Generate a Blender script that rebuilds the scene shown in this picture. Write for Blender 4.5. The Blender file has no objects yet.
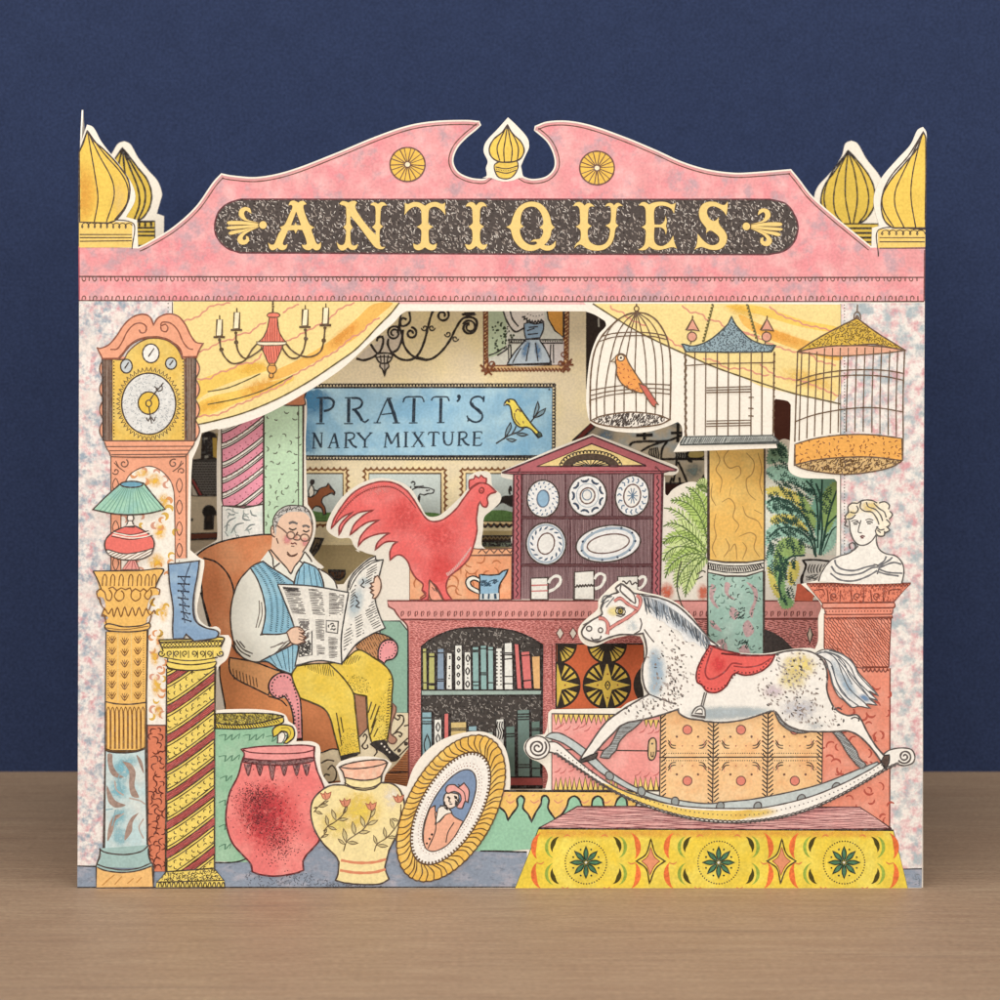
# Pop-up paper "antiques shop" card on a wooden table, built object by object.
import bpy, math, random
from mathutils import Vector
from mathutils.geometry import tessellate_polygon

# ------------------------------------------------------------------ camera, light, exposure
SC = bpy.context.scene
MM = 0.25e-3               # one photograph pixel on the front sheet of the card, in metres
DIST = 0.600               # camera to front sheet
CX, CY = 470.0, 380.0      # where the optical axis meets the front sheet, photograph pixels
BASE = 888.0               # the card's bottom edge
ZC = (BASE - CY) * MM      # camera height over the table
DEPTH = {'A': 0.0, 'B': 0.030, 'C': 0.058, 'D': 0.090}

cd = bpy.data.cameras.new('camera'); cam = bpy.data.objects.new('camera', cd)
SC.collection.objects.link(cam); SC.camera = cam
cd.sensor_width = 36.0; cd.lens = 36.0 * DIST / (1000 * MM)
cam.location = (0, -DIST, ZC); cam.rotation_euler = (math.pi / 2, 0, 0)
cd.shift_x = (500 - CX) / 1000.0; cd.shift_y = -(500 - CY) / 1000.0
cd.clip_start = 0.02; cd.clip_end = 50
cd.dof.use_dof = True; cd.dof.focus_distance = DIST + 0.01; cd.dof.aperture_fstop = 30

w = bpy.data.worlds.new('World'); SC.world = w; w.use_nodes = True
w.node_tree.nodes['Background'].inputs['Color'].default_value = (0.95, 0.97, 1.0, 1)
w.node_tree.nodes['Background'].inputs['Strength'].default_value = 0.105

def softbox(name, loc, target, size, power, col):
    l = bpy.data.lights.new(name, 'AREA'); l.shape = 'RECTANGLE'; l.size = size[0]; l.size_y = size[1]
    l.energy = power; l.color = col
    o = bpy.data.objects.new(name, l); SC.collection.objects.link(o)
    o.location = loc
    o.rotation_euler = (Vector(target) - Vector(loc)).to_track_quat('-Z', 'Y').to_euler()
    return o
softbox('softbox_key', (-0.30, -1.10, 0.34), (0, 0.0, 0.11), (0.45, 0.30), 6.0, (1.0, 0.982, 0.955))
softbox('softbox_fill', (0.42, -1.10, 0.32), (0, 0.0, 0.11), (0.45, 0.30), 4.2, (1.0, 0.985, 0.96))
softbox('softbox_top', (0.0, -0.20, 0.80), (0, -0.04, 0.0), (0.9, 0.30), 5.5, (1.0, 0.98, 0.95))
SC.view_settings.view_transform = 'Standard'
SC.view_settings.look = 'None'
SC.view_settings.exposure = 0.0
SC.view_settings.gamma = 1.0
SC.cycles.transparent_max_bounces = 40
SC.cycles.max_bounces = 6

# ------------------------------------------------------------------ materials
def lin(c):
    c /= 255.0
    return c / 12.92 if c <= 0.04045 else ((c + 0.055) / 1.055) ** 2.4
def hexc(h, k=1.0):
    c = [lin(int(h[i:i + 2], 16)) * k for i in (0, 2, 4)]; g = .3 * c[0] + .59 * c[1] + .11 * c[2]
    return tuple(min(0.93, x + (g - x) * 0.07) for x in c) + (1.0,)
_mats = {}
def N(nt, t, **kw):
    n = nt.nodes.new(t)
    for k, v in kw.items():
        if hasattr(n, k): setattr(n, k, v)
        else: n.inputs[k].default_value = v
    return n
def ramp(nt, src, a, b):
    n = nt.nodes.new('ShaderNodeMapRange'); n.inputs[1].default_value = a; n.inputs[2].default_value = b
    nt.links.new(src, n.inputs[0]); return n.outputs[0]
def mixc(nt, fac, a, b, mode='MIX'):
    n = nt.nodes.new('ShaderNodeMix'); n.data_type = 'RGBA'; n.blend_type = mode
    for sock, v in ((n.inputs[0], fac), (n.inputs[6], a), (n.inputs[7], b)):
        if isinstance(v, (int, float)): sock.default_value = v
        elif isinstance(v, tuple): sock.default_value = v
        else: nt.links.new(v, sock)
    return n.outputs[2]
def noise(nt, vec, period_px, detail=2.0, rough=0.5, dist=0.0):
    n = nt.nodes.new('ShaderNodeTexNoise'); n.inputs['Scale'].default_value = 1.0 / (MM * period_px)
    n.inputs['Detail'].default_value = detail; n.inputs['Roughness'].default_value = rough
    n.inputs['Distortion'].default_value = dist
    nt.links.new(vec, n.inputs['Vector']); return n.outputs['Fac']
SHEET_K = 1.0
def paint(h, grain=0.10, mottle=0.06, blots=(), rough=0.8, k=None, stretch=None):
    """Printed water-colour on paper: base colour, soft mottling, fine print grain, optional blots of other colours
    blots = [(hex, period_px, threshold, softness, detail)]"""
    k = k or SHEET_K
    key = ('p', h, grain, mottle, tuple(blots), k, stretch)
    if key in _mats: return _mats[key]
    m = bpy.data.materials.new('print_' + h); m.use_nodes = True; nt = m.node_tree
    b = nt.nodes['Principled BSDF']; b.inputs['Roughness'].default_value = rough
    b.inputs['Specular IOR Level'].default_value = 0.18
    tc = nt.nodes.new('ShaderNodeTexCoord'); vec = tc.outputs['Object']
    if stretch:
        mp = nt.nodes.new('ShaderNodeMapping'); mp.inputs['Scale'].default_value = stretch
        nt.links.new(vec, mp.inputs['Vector']); vec2 = mp.outputs[0]
    else: vec2 = vec
    c = hexc(h, k)
    for i, (bh, per, thr, soft, det) in enumerate(blots):
        off = nt.nodes.new('ShaderNodeVectorMath'); off.operation = 'ADD'; off.inputs[1].default_value = (0.31 * i + .1, 0.7 * i, 0.13 * i)
        nt.links.new(vec2, off.inputs[0])
        f = ramp(nt, noise(nt, off.outputs[0], per, det, 0.62), thr - soft, thr + soft)
        c = mixc(nt, f, c, hexc(bh, k))
    f = ramp(nt, noise(nt, vec, 28, 3.0), 0.3, 0.7)
    mr = nt.nodes.new('ShaderNodeMapRange'); mr.inputs[3].default_value = 1 - mottle; mr.inputs[4].default_value = 1 + mottle
    nt.links.new(f, mr.inputs[0])
    g = nt.nodes.new('ShaderNodeMapRange'); g.inputs[1].default_value = 0.28; g.inputs[2].default_value = 0.72
    g.inputs[3].default_value = 1 - grain; g.inputs[4].default_value = 1 + grain * 0.8
    nt.links.new(noise(nt, vec, 2.6, 1.0), g.inputs[0])
    mu = nt.nodes.new('ShaderNodeMath'); mu.operation = 'MULTIPLY'
    nt.links.new(mr.outputs[0], mu.inputs[0]); nt.links.new(g.outputs[0], mu.inputs[1])
    hs = nt.nodes.new('ShaderNodeVectorMath'); hs.operation = 'SCALE'
    if isinstance(c, tuple): hs.inputs[0].default_value = c[:3]
    else: nt.links.new(c, hs.inputs[0])
    nt.links.new(mu.outputs[0], hs.inputs['Scale'])
    nt.links.new(hs.outputs[0], b.inputs['Base Color'])
    _mats[key] = m; return m
def ink(h, k=0.85, fade=0.17):
    """Pen line: one ink colour, uneven like a dry nib on rough paper."""
    key = ('i', h, k, fade)
    if key in _mats: return _mats[key]
    m = bpy.data.materials.new('ink_' + h); m.use_nodes = True; nt = m.node_tree
    b = nt.nodes['Principled BSDF']; b.inputs['Roughness'].default_value = 0.8; b.inputs['Specular IOR Level'].default_value = 0.15
    tc = nt.nodes.new('ShaderNodeTexCoord')
    a = hexc(h, k); z = tuple(x + (0.5 - x) * fade for x in a[:3]) + (1,)
    f = ramp(nt, noise(nt, tc.outputs['Object'], 3.2, 2.0), 0.45, 0.75)
    nt.links.new(mixc(nt, f, a, z), b.inputs['Base Color'])
    _mats[key] = m; return m
def washm(h, grain=0.7):
    """Grainy soft-edged spot of printed colour: cover read from the mesh attribute 'cover'."""
    key = ('w', h, grain)
    if key in _mats: return _mats[key]
    m = bpy.data.materials.new('wash_' + h); m.use_nodes = True; nt = m.node_tree
    b = nt.nodes['Principled BSDF']; b.inputs['Roughness'].default_value = 0.8; b.inputs['Specular IOR Level'].default_value = 0.15
    b.inputs['Base Color'].default_value = hexc(h)
    at = nt.nodes.new('ShaderNodeAttribute'); at.attribute_name = 'cover'
    tc = nt.nodes.new('ShaderNodeTexCoord')
    g = nt.nodes.new('ShaderNodeMapRange'); g.inputs[1].default_value = 0.3; g.inputs[2].default_value = 0.7
    g.inputs[3].default_value = 1 - grain; g.inputs[4].default_value = 1 + grain
    nt.links.new(noise(nt, tc.outputs['Object'], 4.0, 2.0), g.inputs[0])
    mu = nt.nodes.new('ShaderNodeMath'); mu.operation = 'MULTIPLY'; mu.use_clamp = True
    nt.links.new(at.outputs['Fac'], mu.inputs[0]); nt.links.new(g.outputs[0], mu.inputs[1])
    nt.links.new(mu.outputs[0], b.inputs['Alpha'])
    _mats[key] = m; return m
WHITE = paint('F5EDDD', grain=0.06, mottle=0.03)
INK = ink('51423A'); DK = ink('342B28', fade=.2); BRN = ink('7C5647'); GRY = ink('767473')

# ------------------------------------------------------------------ geometry helpers
EPS = 0.007e-3            # one print layer over the next
_Z = (0.0, 0.0, 1.0)
def Z(x=0, y=0, s=1.0):
    """Following coordinates are read in an enlargement: origin and scale in photograph pixels."""
    global _Z; _Z = (x, y, s)
def pts(p):
    """'x,y x,y* ...' -> [(x,y,corner)]; a leading '!' makes every point a corner."""
    if not isinstance(p, str): return [(q[0], q[1], q[2] if len(q) > 2 else False) for q in p]
    allc = p.startswith('!'); out = []
    for t in p.lstrip('!').split():
        c = t.endswith('*'); x, y = t.rstrip('*').split(',')
        out.append((_Z[0] + float(x) * _Z[2], _Z[1] + float(y) * _Z[2], c or allc))
    return out
def smooth(P, closed=False):
    n = len(P)
    if n < 3: return [(a[0], a[1]) for a in P]
    out = []; rng = range(n if closed else n - 1)
    for i in rng:
        p1 = P[i]; p2 = P[(i + 1) % n]
        p0 = P[i - 1] if (i > 0 or closed) and not p1[2] else (2 * p1[0] - p2[0], 2 * p1[1] - p2[1])
        p3 = P[(i + 2) % n] if (i + 2 < n or closed) and not p2[2] else (2 * p2[0] - p1[0], 2 * p2[1] - p1[1])
        out.append((p1[0], p1[1]))
        if p1[2] and p2[2]: continue
        d = math.hypot(p2[0] - p1[0], p2[1] - p1[1]); k = max(2, min(9, int(d / 2.0)))
        d0 = max(1e-6, math.hypot(p1[0] - p0[0], p1[1] - p0[1])); d3 = max(1e-6, math.hypot(p3[0] - p2[0], p3[1] - p2[1]))
        if d < 1e-6: continue
        m1 = [(p2[j] - p0[j]) / (d0 + d) * d for j in (0, 1)]; m2 = [(p3[j] - p1[j]) / (d3 + d) * d for j in (0, 1)]
        for q in range(1, k):
            t = q / k; h1 = 2 * t**3 - 3 * t * t + 1; h2 = t**3 - 2 * t * t + t; h3 = -2 * t**3 + 3 * t * t; h4 = t**3 - t * t
            out.append(tuple(h1 * p1[j] + h2 * m1[j] + h3 * p2[j] + h4 * m2[j] for j in (0, 1)))
    if not closed: out.append((P[-1][0], P[-1][1]))
    return out
def sp(p, closed=False): return smooth(pts(p), closed)
def resample(L, step):
    out = [L[0]]; acc = 0.0
    for a, b in zip(L, L[1:]):
        d = math.hypot(b[0] - a[0], b[1] - a[1])
        if d == 0: continue
        t = step - acc
        while t <= d:
            out.append((a[0] + (b[0] - a[0]) * t / d, a[1] + (b[1] - a[1]) * t / d)); t += step
        acc = d - (t - step)
    return out
def tang(L, i):
    a = L[max(0, i - 1)]; b = L[min(len(L) - 1, i + 1)]
    d = math.hypot(b[0] - a[0], b[1] - a[1]) or 1
    return (b[0] - a[0]) / d, (b[1] - a[1]) / d
def inside(P, x, y):
    c = False; j = len(P) - 1
    for i in range(len(P)):
        if (P[i][1] > y) != (P[j][1] > y) and x < (P[j][0] - P[i][0]) * (y - P[i][1]) / (P[j][1] - P[i][1]) + P[i][0]: c = not c
        j = i
    return c
def ell(cx, cy, rx, ry, rot=0, n=28, a0=0, a1=360):
    """ellipse as photograph-pixel points (given in the current enlargement)"""
    r = math.radians(rot); out = []
    for i in range(n + (0 if a1 - a0 >= 360 else 1)):
        a = math.radians(a0 + (a1 - a0) * i / n)
        x = rx * math.cos(a); y = ry * math.sin(a)
        out.append((_Z[0] + (cx + x * math.cos(r) - y * math.sin(r)) * _Z[2], _Z[1] + (cy + x * math.sin(r) + y * math.cos(r)) * _Z[2], False))
    return out
def rect(x0, y0, x1, y1): return pts('!%g,%g %g,%g %g,%g %g,%g' % (x0, y0, x1, y0, x1, y1, x0, y1))
def to3(x, y, dep):
    k = MM * (DIST + dep) / DIST
    return ((x - CX) * k, ZC + (CY - y) * k)

class Part:
    def __init__(s, thing, name, parent=None, label=None):
        s.t = thing; s.name = name; s.parent = parent; s.label = label
        s.v = []; s.f = []; s.m = []; s.mats = []; s.cov = {}; s.last = None
    def mi(s, m):
        if m not in s.mats: s.mats.append(m)
        return s.mats.index(m)
    def vert(s, x, y, lvl, dy=0.0):
        X, Zz = to3(x, y, s.t.dep); s.v.append((X, s.t.dep - lvl * EPS + dy, Zz)); return len(s.v) - 1
    def poly(s, loops, mat, lvl):
        loops = [[(a[0], a[1]) for a in L] for L in loops]
        tri = tessellate_polygon([[Vector((a[0], a[1], 0)) for a in L] for L in loops])
        flat = [a for L in loops for a in L]; b = [s.vert(a[0], a[1], lvl) for a in flat]; mi = s.mi(mat)
        for t in tri:
            p, q, r = (flat[i] for i in t)
            ar = (q[0] - p[0]) * (r[1] - p[1]) - (q[1] - p[1]) * (r[0] - p[0])
            if abs(ar) < 1e-9: continue
            t = t if ar < 0 else (t[0], t[2], t[1])
            s.f.append((b[t[0]], b[t[2]], b[t[1]]) if False else (b[t[0]], b[t[1]], b[t[2]])); s.m.append(mi)
    def fill(s, p, mat, ol=0, olm=None, smoothed=False):
        """flat printed area, optionally with a pen outline of width ol"""
        L = p if smoothed else sp(p, True)
        s.t.l += 1; s.poly([L], mat, s.t.l); s.last = [(q[0], q[1]) for q in L]
        if ol: s.ribbon(L + [L[0]], olm or INK, ol)
        return L
    def board(s, loops, mat, edge, thick):
        """die-cut paper board with real thickness and cut edges"""
        lv = s.t.l; s.poly(loops, mat, lv)
        e = s.mi(edge); me = s.mi(mat)
        n0 = len(s.f)
        for f, m in [(f, m) for f, m in zip(s.f, s.m)]:
            g = []
            for i in reversed(f):
                x, y, z = s.v[i]; s.v.append((x, y + thick, z)); g.append(len(s.v) - 1)
            s.f.append(tuple(g)); s.m.append(e)
        for L in loops:
            for a, b in zip(L, list(L[1:]) + [L[0]]):
                if math.hypot(a[0] - b[0], a[1] - b[1]) < 1e-6: continue
                q = (s.vert(a[0], a[1], lv), s.vert(b[0], b[1], lv), s.vert(b[0], b[1], lv, thick), s.vert(a[0], a[1], lv, thick))
                s.f.append(q); s.m.append(e)
    def ribbon(s, L, mat, wd=1.2, taper=0.0, wob=0.16, lift=0.55):
        L = [L[0]] + [b for a, b in zip(L, L[1:]) if math.hypot(b[0] - a[0], b[1] - a[1]) > 0.05]
        if len(L) < 2: return
        lv = s.t.l + lift * (0.8 + 0.4 * s.t.r.random()); mi = s.mi(mat); n = len(L); prev = None
        closed = math.hypot(L[0][0] - L[-1][0], L[0][1] - L[-1][1]) < 0.05
        ph = s.t.r.random() * 9
        for i in range(n):
            if closed and i in (0, n - 1): a, b = L[-2], L[1]
            else: a, b = L[max(0, i - 1)], L[min(n - 1, i + 1)]
            dx, dy = b[0] - a[0], b[1] - a[1]; d = math.hypot(dx, dy)
            if d < 1e-6: dx, dy, d = 1, 0, 1
            # mitre so that corners keep their width
            u = 1.0
            if 0 < i < n - 1:
                e = math.hypot(L[i][0] - L[i - 1][0], L[i][1] - L[i - 1][1]) or 1
                cs = abs((L[i][0] - L[i - 1][0]) * dx + (L[i][1] - L[i - 1][1]) * dy) / (e * d); u = 1 / max(0.55, cs)
            t = i / (n - 1)
            h = wd * (0.58 if wd < 2.2 else 0.5) * (1 + wob * math.sin(ph + i * 1.3) * 0.7 + wob * (s.t.r.random() - .5)) * u
            if taper: h *= max(0.22, 1 - taper * abs(2 * t - 1) ** 2.2)
            nx, ny = -dy / d * h, dx / d * h
            q = (s.vert(L[i][0] + nx, L[i][1] + ny, lv + i * 0.002), s.vert(L[i][0] - nx, L[i][1] - ny, lv + i * 0.002))
            if prev: s.f.append((prev[0], prev[1], q[1], q[0])); s.m.append(mi)
            prev = q
    def line(s, p, wd=1.2, mat=None, closed=False, taper=0.0, wob=0.16):
        """pen line through the points; several separated by ';'"""
        for q in (p.split(';') if isinstance(p, str) else [p]):
            L = sp(q.strip() if isinstance(q, str) else q, closed)
            if closed: L = L + [L[0]]
            s.ribbon(L, mat or INK, wd, taper, wob)
    def wash(s, x, y, rx, ry, h, a=0.7, rot=0, grain=0.7):
        """soft grainy spot of colour kept inside the outline filled last"""
        s.t.l += 0.25; mat = washm(h, grain); mi = s.mi(mat); r = math.radians(rot); n = 24; clip = s.last
        x = _Z[0] + x * _Z[2]; y = _Z[1] + y * _Z[2]; rx *= _Z[2]; ry *= _Z[2]; K = 7
        def vv(px, py, av):
            q = s.vert(px, py, s.t.l); ok = clip is None or inside(clip, px, py); s.cov[q] = av if ok else 0.0; return q, ok
        rings = []
        for k in range(K + 1):
            f = k / K; av = a * (1 - f * f) ** 2
            rings.append([vv(x + rx * f * math.cos(t) * math.cos(r) - ry * f * math.sin(t) * math.sin(r), y + rx * f * math.cos(t) * math.sin(r) + ry * f * math.sin(t) * math.cos(r), av) for t in (2 * math.pi * i / n for i in range(n))])
        for k in range(K):
            for i in range(n):
                j = (i + 1) % n; q = (rings[k][i], rings[k + 1][i], rings[k + 1][j], rings[k][j])
                if sum(o for _, o in q) < 4: continue
                s.f.append(tuple(v for v, _ in q) if k else (q[0][0], q[1][0], q[2][0])); s.m.append(mi)
    def washes(s, L, items):
        for q in items: s.wash(*q)
    def dot(s, x, y, r, mat=None, n=7):
        """ink dot at photograph-pixel position"""
        lv = s.t.l + 0.5 + 0.5 * s.t.r.random(); mi = s.mi(mat or INK); a0 = s.t.r.random() * 6; b = []
        for i in range(n):
            t = a0 + 2 * math.pi * i / n; rr = r * (0.85 + 0.3 * s.t.r.random()); b.append(s.vert(x + rr * math.cos(t), y + rr * math.sin(t), lv))
        s.f.append(tuple(b)); s.m.append(mi)
    def dots(s, p, r, mat=None):
        for a in pts(p): s.dot(a[0], a[1], r, mat)
    def dotline(s, p, step, r, mat=None, closed=False):
        L = sp(p, closed)
        if closed: L = L + [L[0]]
        for a in resample(L, step): s.dot(a[0], a[1], r, mat, 6)
    def rand_in(s, L, n, tries=40):
        xs = [a[0] for a in L]; ys = [a[1] for a in L]; x0, x1, y0, y1 = min(xs), max(xs), min(ys), max(ys); R = s.t.r
        for _ in range(n):
            for _ in range(tries):
                x, y = R.uniform(x0, x1), R.uniform(y0, y1)
                if inside(L, x, y): yield x, y; break
    def spread_in(s, L, n, gap):
        got = []
        for x, y in s.rand_in(L, n * 4):
            if all((x - a)**2 + (y - b)**2 > gap * gap for a, b in got):
                got.append((x, y))
                if len(got) >= n: break
        return got
    def scratch(s, L, n, ln, mat, wd=0.7, ang=None, spread=90):
        """short straight pen scratches"""
        for x, y in s.rand_in(L, n):
            a = math.radians((ang if ang is not None else 0) + s.t.r.uniform(-spread, spread)); l = ln * s.t.r.uniform(.5, 1.3) / 2
            q = [(x - l * math.cos(a), y - l * math.sin(a)), (x + l * math.cos(a), y + l * math.sin(a))]
            if inside(L, *q[0]) and inside(L, *q[1]): s.ribbon(q, mat, wd)
    def curls(s, L, n, size, mat, wd=0.9, gap=None, bend=1.0):
        """short curved pen marks"""
        for x, y in s.spread_in(L, n, gap or size * 1.1):
            a = s.t.r.uniform(0, 6.3); l = size * s.t.r.uniform(.7, 1.2) / 2; b = bend * l * s.t.r.choice((-1, 1)) * s.t.r.uniform(.5, .9)
            c, d = math.cos(a), math.sin(a)
            q = [(x - l * c, y - l * d, 0), (x - b * d * .8 - l * .4 * c, y + b * c * .8 - l * .4 * d, 0), (x - b * d * .8 + l * .4 * c, y + b * c * .8 + l * .4 * d, 0), (x + l * c, y + l * d, 0)]
            if all(inside(L, u[0], u[1]) for u in q): s.ribbon(smooth(q), mat, wd, 0.6)
    def hatch(s, L, ang, step, mat, wd=0.6, jit=0.25, wave=0.0, per=9.0, trim=0.3, broken=0.0):
        """parallel pen lines clipped to the outline"""
        a = math.radians(ang); c, d = math.cos(a), math.sin(a)
        U = [(x * c + y * d, -x * d + y * c) for x, y in ((q[0], q[1]) for q in L)]
        v = min(u[1] for u in U) + step * .5; vmax = max(u[1] for u in U)
        while v < vmax:
            xs = []
            for i in range(len(U)):
                p, q = U[i - 1], U[i]
                if (p[1] > v) != (q[1] > v): xs.append(p[0] + (q[0] - p[0]) * (v - p[1]) / (q[1] - p[1]))
            xs.sort()
            for x0, x1 in zip(xs[::2], xs[1::2]):
                x0 += trim + s.t.r.random() * trim; x1 -= trim + s.t.r.random() * trim
                segs = [(x0, x1)]
                if broken:
                    segs = []; x = x0
                    while x < x1:
                        l = broken * s.t.r.uniform(.5, 1.5); segs.append((x, min(x1, x + l))); x += l * 1.25
                for x0b, x1b in segs:
                    if x1b - x0b < 0.8: continue
                    n = max(2, int((x1b - x0b) / (2.5 if wave else 6))); ph = s.t.r.random() * 6; Q = []
                    for i in range(n + 1):
                        x = x0b + (x1b - x0b) * i / n; y = v + (s.t.r.random() - .5) * jit + wave * math.sin(ph + x * 6.283 / per)
                        Q.append((x * c - y * d, x * d + y * c))
                    s.ribbon(Q, mat, wd, 0.3)
            v += step * s.t.r.uniform(.75, 1.25)
    def wavy(s, p, amp, per, mat=None, wd=1.0, closed=False, side=0, shape='sin'):
        """wave, zigzag, scallop or loop border along a path; side shifts it"""
        L = sp(p, closed)
        if closed: L = L + [L[0]]
        stp = per / 8.0; R = resample(L, stp); Q = []
        for i, a in enumerate(R):
            tx, ty = tang(R, i); t = i * stp / per * 2 * math.pi
            if shape == 'sin': o = amp * math.sin(t); e = 0
            elif shape == 'zig': u = (t / (2 * math.pi)) % 1; o = amp * (4 * abs(u - .5) - 1); e = 0
            elif shape == 'scallop': o = amp * (abs(math.sin(t / 2)) * 2 - 1); e = 0
            else: o = amp * math.sin(t); e = per * .32 * math.cos(t)     # loops
            o += side
            Q.append((a[0] - ty * o + tx * e, a[1] + tx * o + ty * e))
        s.ribbon(Q, mat or INK, wd)
    def teeth(s, p, h, per, mat, ol=0, flip=1):
        """row of small filled triangles along a path"""
        R = resample(sp(p), per); 
        for a, b in zip(R, R[1:]):
            tx, ty = (b[0] - a[0]), (b[1] - a[1]); d = math.hypot(tx, ty); nx, ny = -ty / d * h * flip, tx / d * h * flip
            T3 = [a, b, ((a[0] + b[0]) / 2 + nx, (a[1] + b[1]) / 2 + ny)]
            if mat: s.poly([T3], mat, s.t.l + .3)
            if ol: s.ribbon([a, T3[2], b], INK, ol)
    def rope(s, p, h, per, mat=None, wd=0.9, slant=0.8):
        R = resample(sp(p), per)
        for i, a in enumerate(R[:-1]):
            tx, ty = tang(R, i); nx, ny = -ty, tx
            q = [(a[0] - nx * h / 2 - tx * per * slant / 2, a[1] - ny * h / 2 - ty * per * slant / 2, 0), (a[0] + tx * per * .15, a[1] + ty * per * .15, 0), (a[0] + nx * h / 2 + tx * per * slant / 2, a[1] + ny * h / 2 + ty * per * slant / 2, 0)]
            s.ribbon(smooth(q), mat or INK, wd, .3)
    def spiral(s, x, y, r0, r1, turns, a0=0, mat=None, wd=1.1, cw=1):
        x = _Z[0] + x * _Z[2]; y = _Z[1] + y * _Z[2]; r0 *= _Z[2]; r1 *= _Z[2]; n = max(10, int(turns * 18)); Q = []
        for i in range(n + 1):
            t = i / n; a = math.radians(a0) + cw * t * turns * 2 * math.pi; r = r0 + (r1 - r0) * t
            Q.append((x + r * math.cos(a), y + r * math.sin(a)))
        s.ribbon(Q, mat or INK, wd)
    def mesh(s, origin):
        me = bpy.data.meshes.new(s.name)
        me.from_pydata([(a[0] - origin[0], a[1] - origin[1], a[2] - origin[2]) for a in s.v], [], s.f)
        for m in s.mats: me.materials.append(m)
        me.polygons.foreach_set('material_index', s.m)
        if s.cov:
            at = me.attributes.new('cover', 'FLOAT', 'POINT')
            for i, a in s.cov.items(): at.data[i].value = a
        me.update(); return me

class Thing:
    count = 0
    def __init__(s, name, label, cat, sheet='A', lvl=2, group=None, kind=None):
        s.name, s.label, s.cat, s.group, s.kind = name, label, cat, group, kind
        s.dep = DEPTH[sheet] if isinstance(sheet, str) else sheet; s.l = lvl; s.parts = []
        Thing.count += 1; s.r = random.Random(Thing.count * 77 + 5)
    def part(s, name, parent=None, label=None):
        p = Part(s, name, parent, label); s.parts.append(p); return p
    def done(s):
        ps = [p for p in s.parts if p.f]; V = [v for p in ps for v in p.v]
        xs = [v[0] for v in V]; zs = [v[2] for v in V]
        org = ((min(xs) + max(xs)) / 2, s.dep, min(zs))
        if len(ps) == 1 and ps[0].name == s.name: root = bpy.data.objects.new(s.name, ps[0].mesh(org)); ps = []
        else: root = bpy.data.objects.new(s.name, None); root.empty_display_size = 0.01
        root.location = org; SC.collection.objects.link(root)
        if s.label: root['label'] = s.label
        if s.cat: root['category'] = s.cat
        if s.group: root['group'] = s.group
        if s.kind: root['kind'] = s.kind
        done = {}
        for p in ps:
            o = bpy.data.objects.new(p.name, p.mesh(org)); SC.collection.objects.link(o)
            o.parent = done[p.parent] if p.parent else root; done[p] = o
            if p.label: o['label'] = p.label
        s.root = root; return root
def one(name, label, cat, sheet='A', lvl=2, group=None, kind=None):
    t = Thing(name, label, cat, sheet, lvl, group, kind); return t, t.part(name)
# ------------------------------------------------------------------ the setting
def plane_mesh(name, vs, mat):
    me = bpy.data.meshes.new(name); me.from_pydata(vs, [], [(0, 1, 2, 3)]); me.materials.append(mat)
    o = bpy.data.objects.new(name, me); SC.collection.objects.link(o); o['kind'] = 'structure'; return o
WALL_Y = 0.178
def wood_mat():
    m = bpy.data.materials.new('table_wood'); m.use_nodes = True; nt = m.node_tree; b = nt.nodes['Principled BSDF']
    b.inputs['Roughness'].default_value = 0.55; b.inputs['Specular IOR Level'].default_value = 0.25
    tc = nt.nodes.new('ShaderNodeTexCoord'); mp = nt.nodes.new('ShaderNodeMapping'); mp.inputs['Scale'].default_value = (0.10, 1, 1)
    nt.links.new(tc.outputs['Object'], mp.inputs['Vector'])
    f1 = ramp(nt, noise(nt, mp.outputs[0], 36, 5, .6, .6), .3, .7)
    f2 = ramp(nt, noise(nt, mp.outputs[0], 7, 4, .7, .4), .35, .7)
    mp2 = nt.nodes.new('ShaderNodeMapping'); mp2.inputs['Scale'].default_value = (0.03, 1, 1); nt.links.new(tc.outputs['Object'], mp2.inputs['Vector'])
    f3 = ramp(nt, noise(nt, mp2.outputs[0], 14, 3, .6, .3), .58, .72)
    c = mixc(nt, f1, hexc('A88A6E'), hexc('B4987A'))
    c = mixc(nt, f2, c, hexc('9A7C62'))
    s = nt.nodes.new('ShaderNodeMath'); s.operation = 'MULTIPLY'; s.inputs[1].default_value = .85; nt.links.new(f3, s.inputs[0])
    c = mixc(nt, s.outputs[0], c, hexc('8E7460'))
    g = nt.nodes.new('ShaderNodeMapRange'); g.inputs[1].default_value = .3; g.inputs[2].default_value = .7; g.inputs[3].default_value = .83; g.inputs[4].default_value = 1.13
    mp3 = nt.nodes.new('ShaderNodeMapping'); mp3.inputs['Scale'].default_value = (0.55, 1, 1); nt.links.new(tc.outputs['Object'], mp3.inputs['Vector'])
    nt.links.new(noise(nt, mp3.outputs[0], 3, 2), g.inputs[0])
    v = nt.nodes.new('ShaderNodeVectorMath'); v.operation = 'SCALE'; nt.links.new(c, v.inputs[0]); nt.links.new(g.outputs[0], v.inputs['Scale'])
    nt.links.new(v.outputs[0], b.inputs['Base Color'])
    bp = nt.nodes.new('ShaderNodeBump'); bp.inputs['Strength'].default_value = .12; bp.inputs['Distance'].default_value = .0003
    nt.links.new(f2, bp.inputs['Height']); nt.links.new(bp.outputs[0], b.inputs['Normal'])
    return m
tb = plane_mesh('table_top', [(-.9, -.58, 0), (.9, -.58, 0), (.9, WALL_Y + .01, 0), (-.9, WALL_Y + .01, 0)], wood_mat())
plane_mesh('backdrop_wall', [(-.9, WALL_Y, -.02), (.9, WALL_Y, -.02), (.9, WALL_Y, .75), (-.9, WALL_Y, .75)],
           paint('2C3858', grain=.3, mottle=.05, rough=.9))

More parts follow.
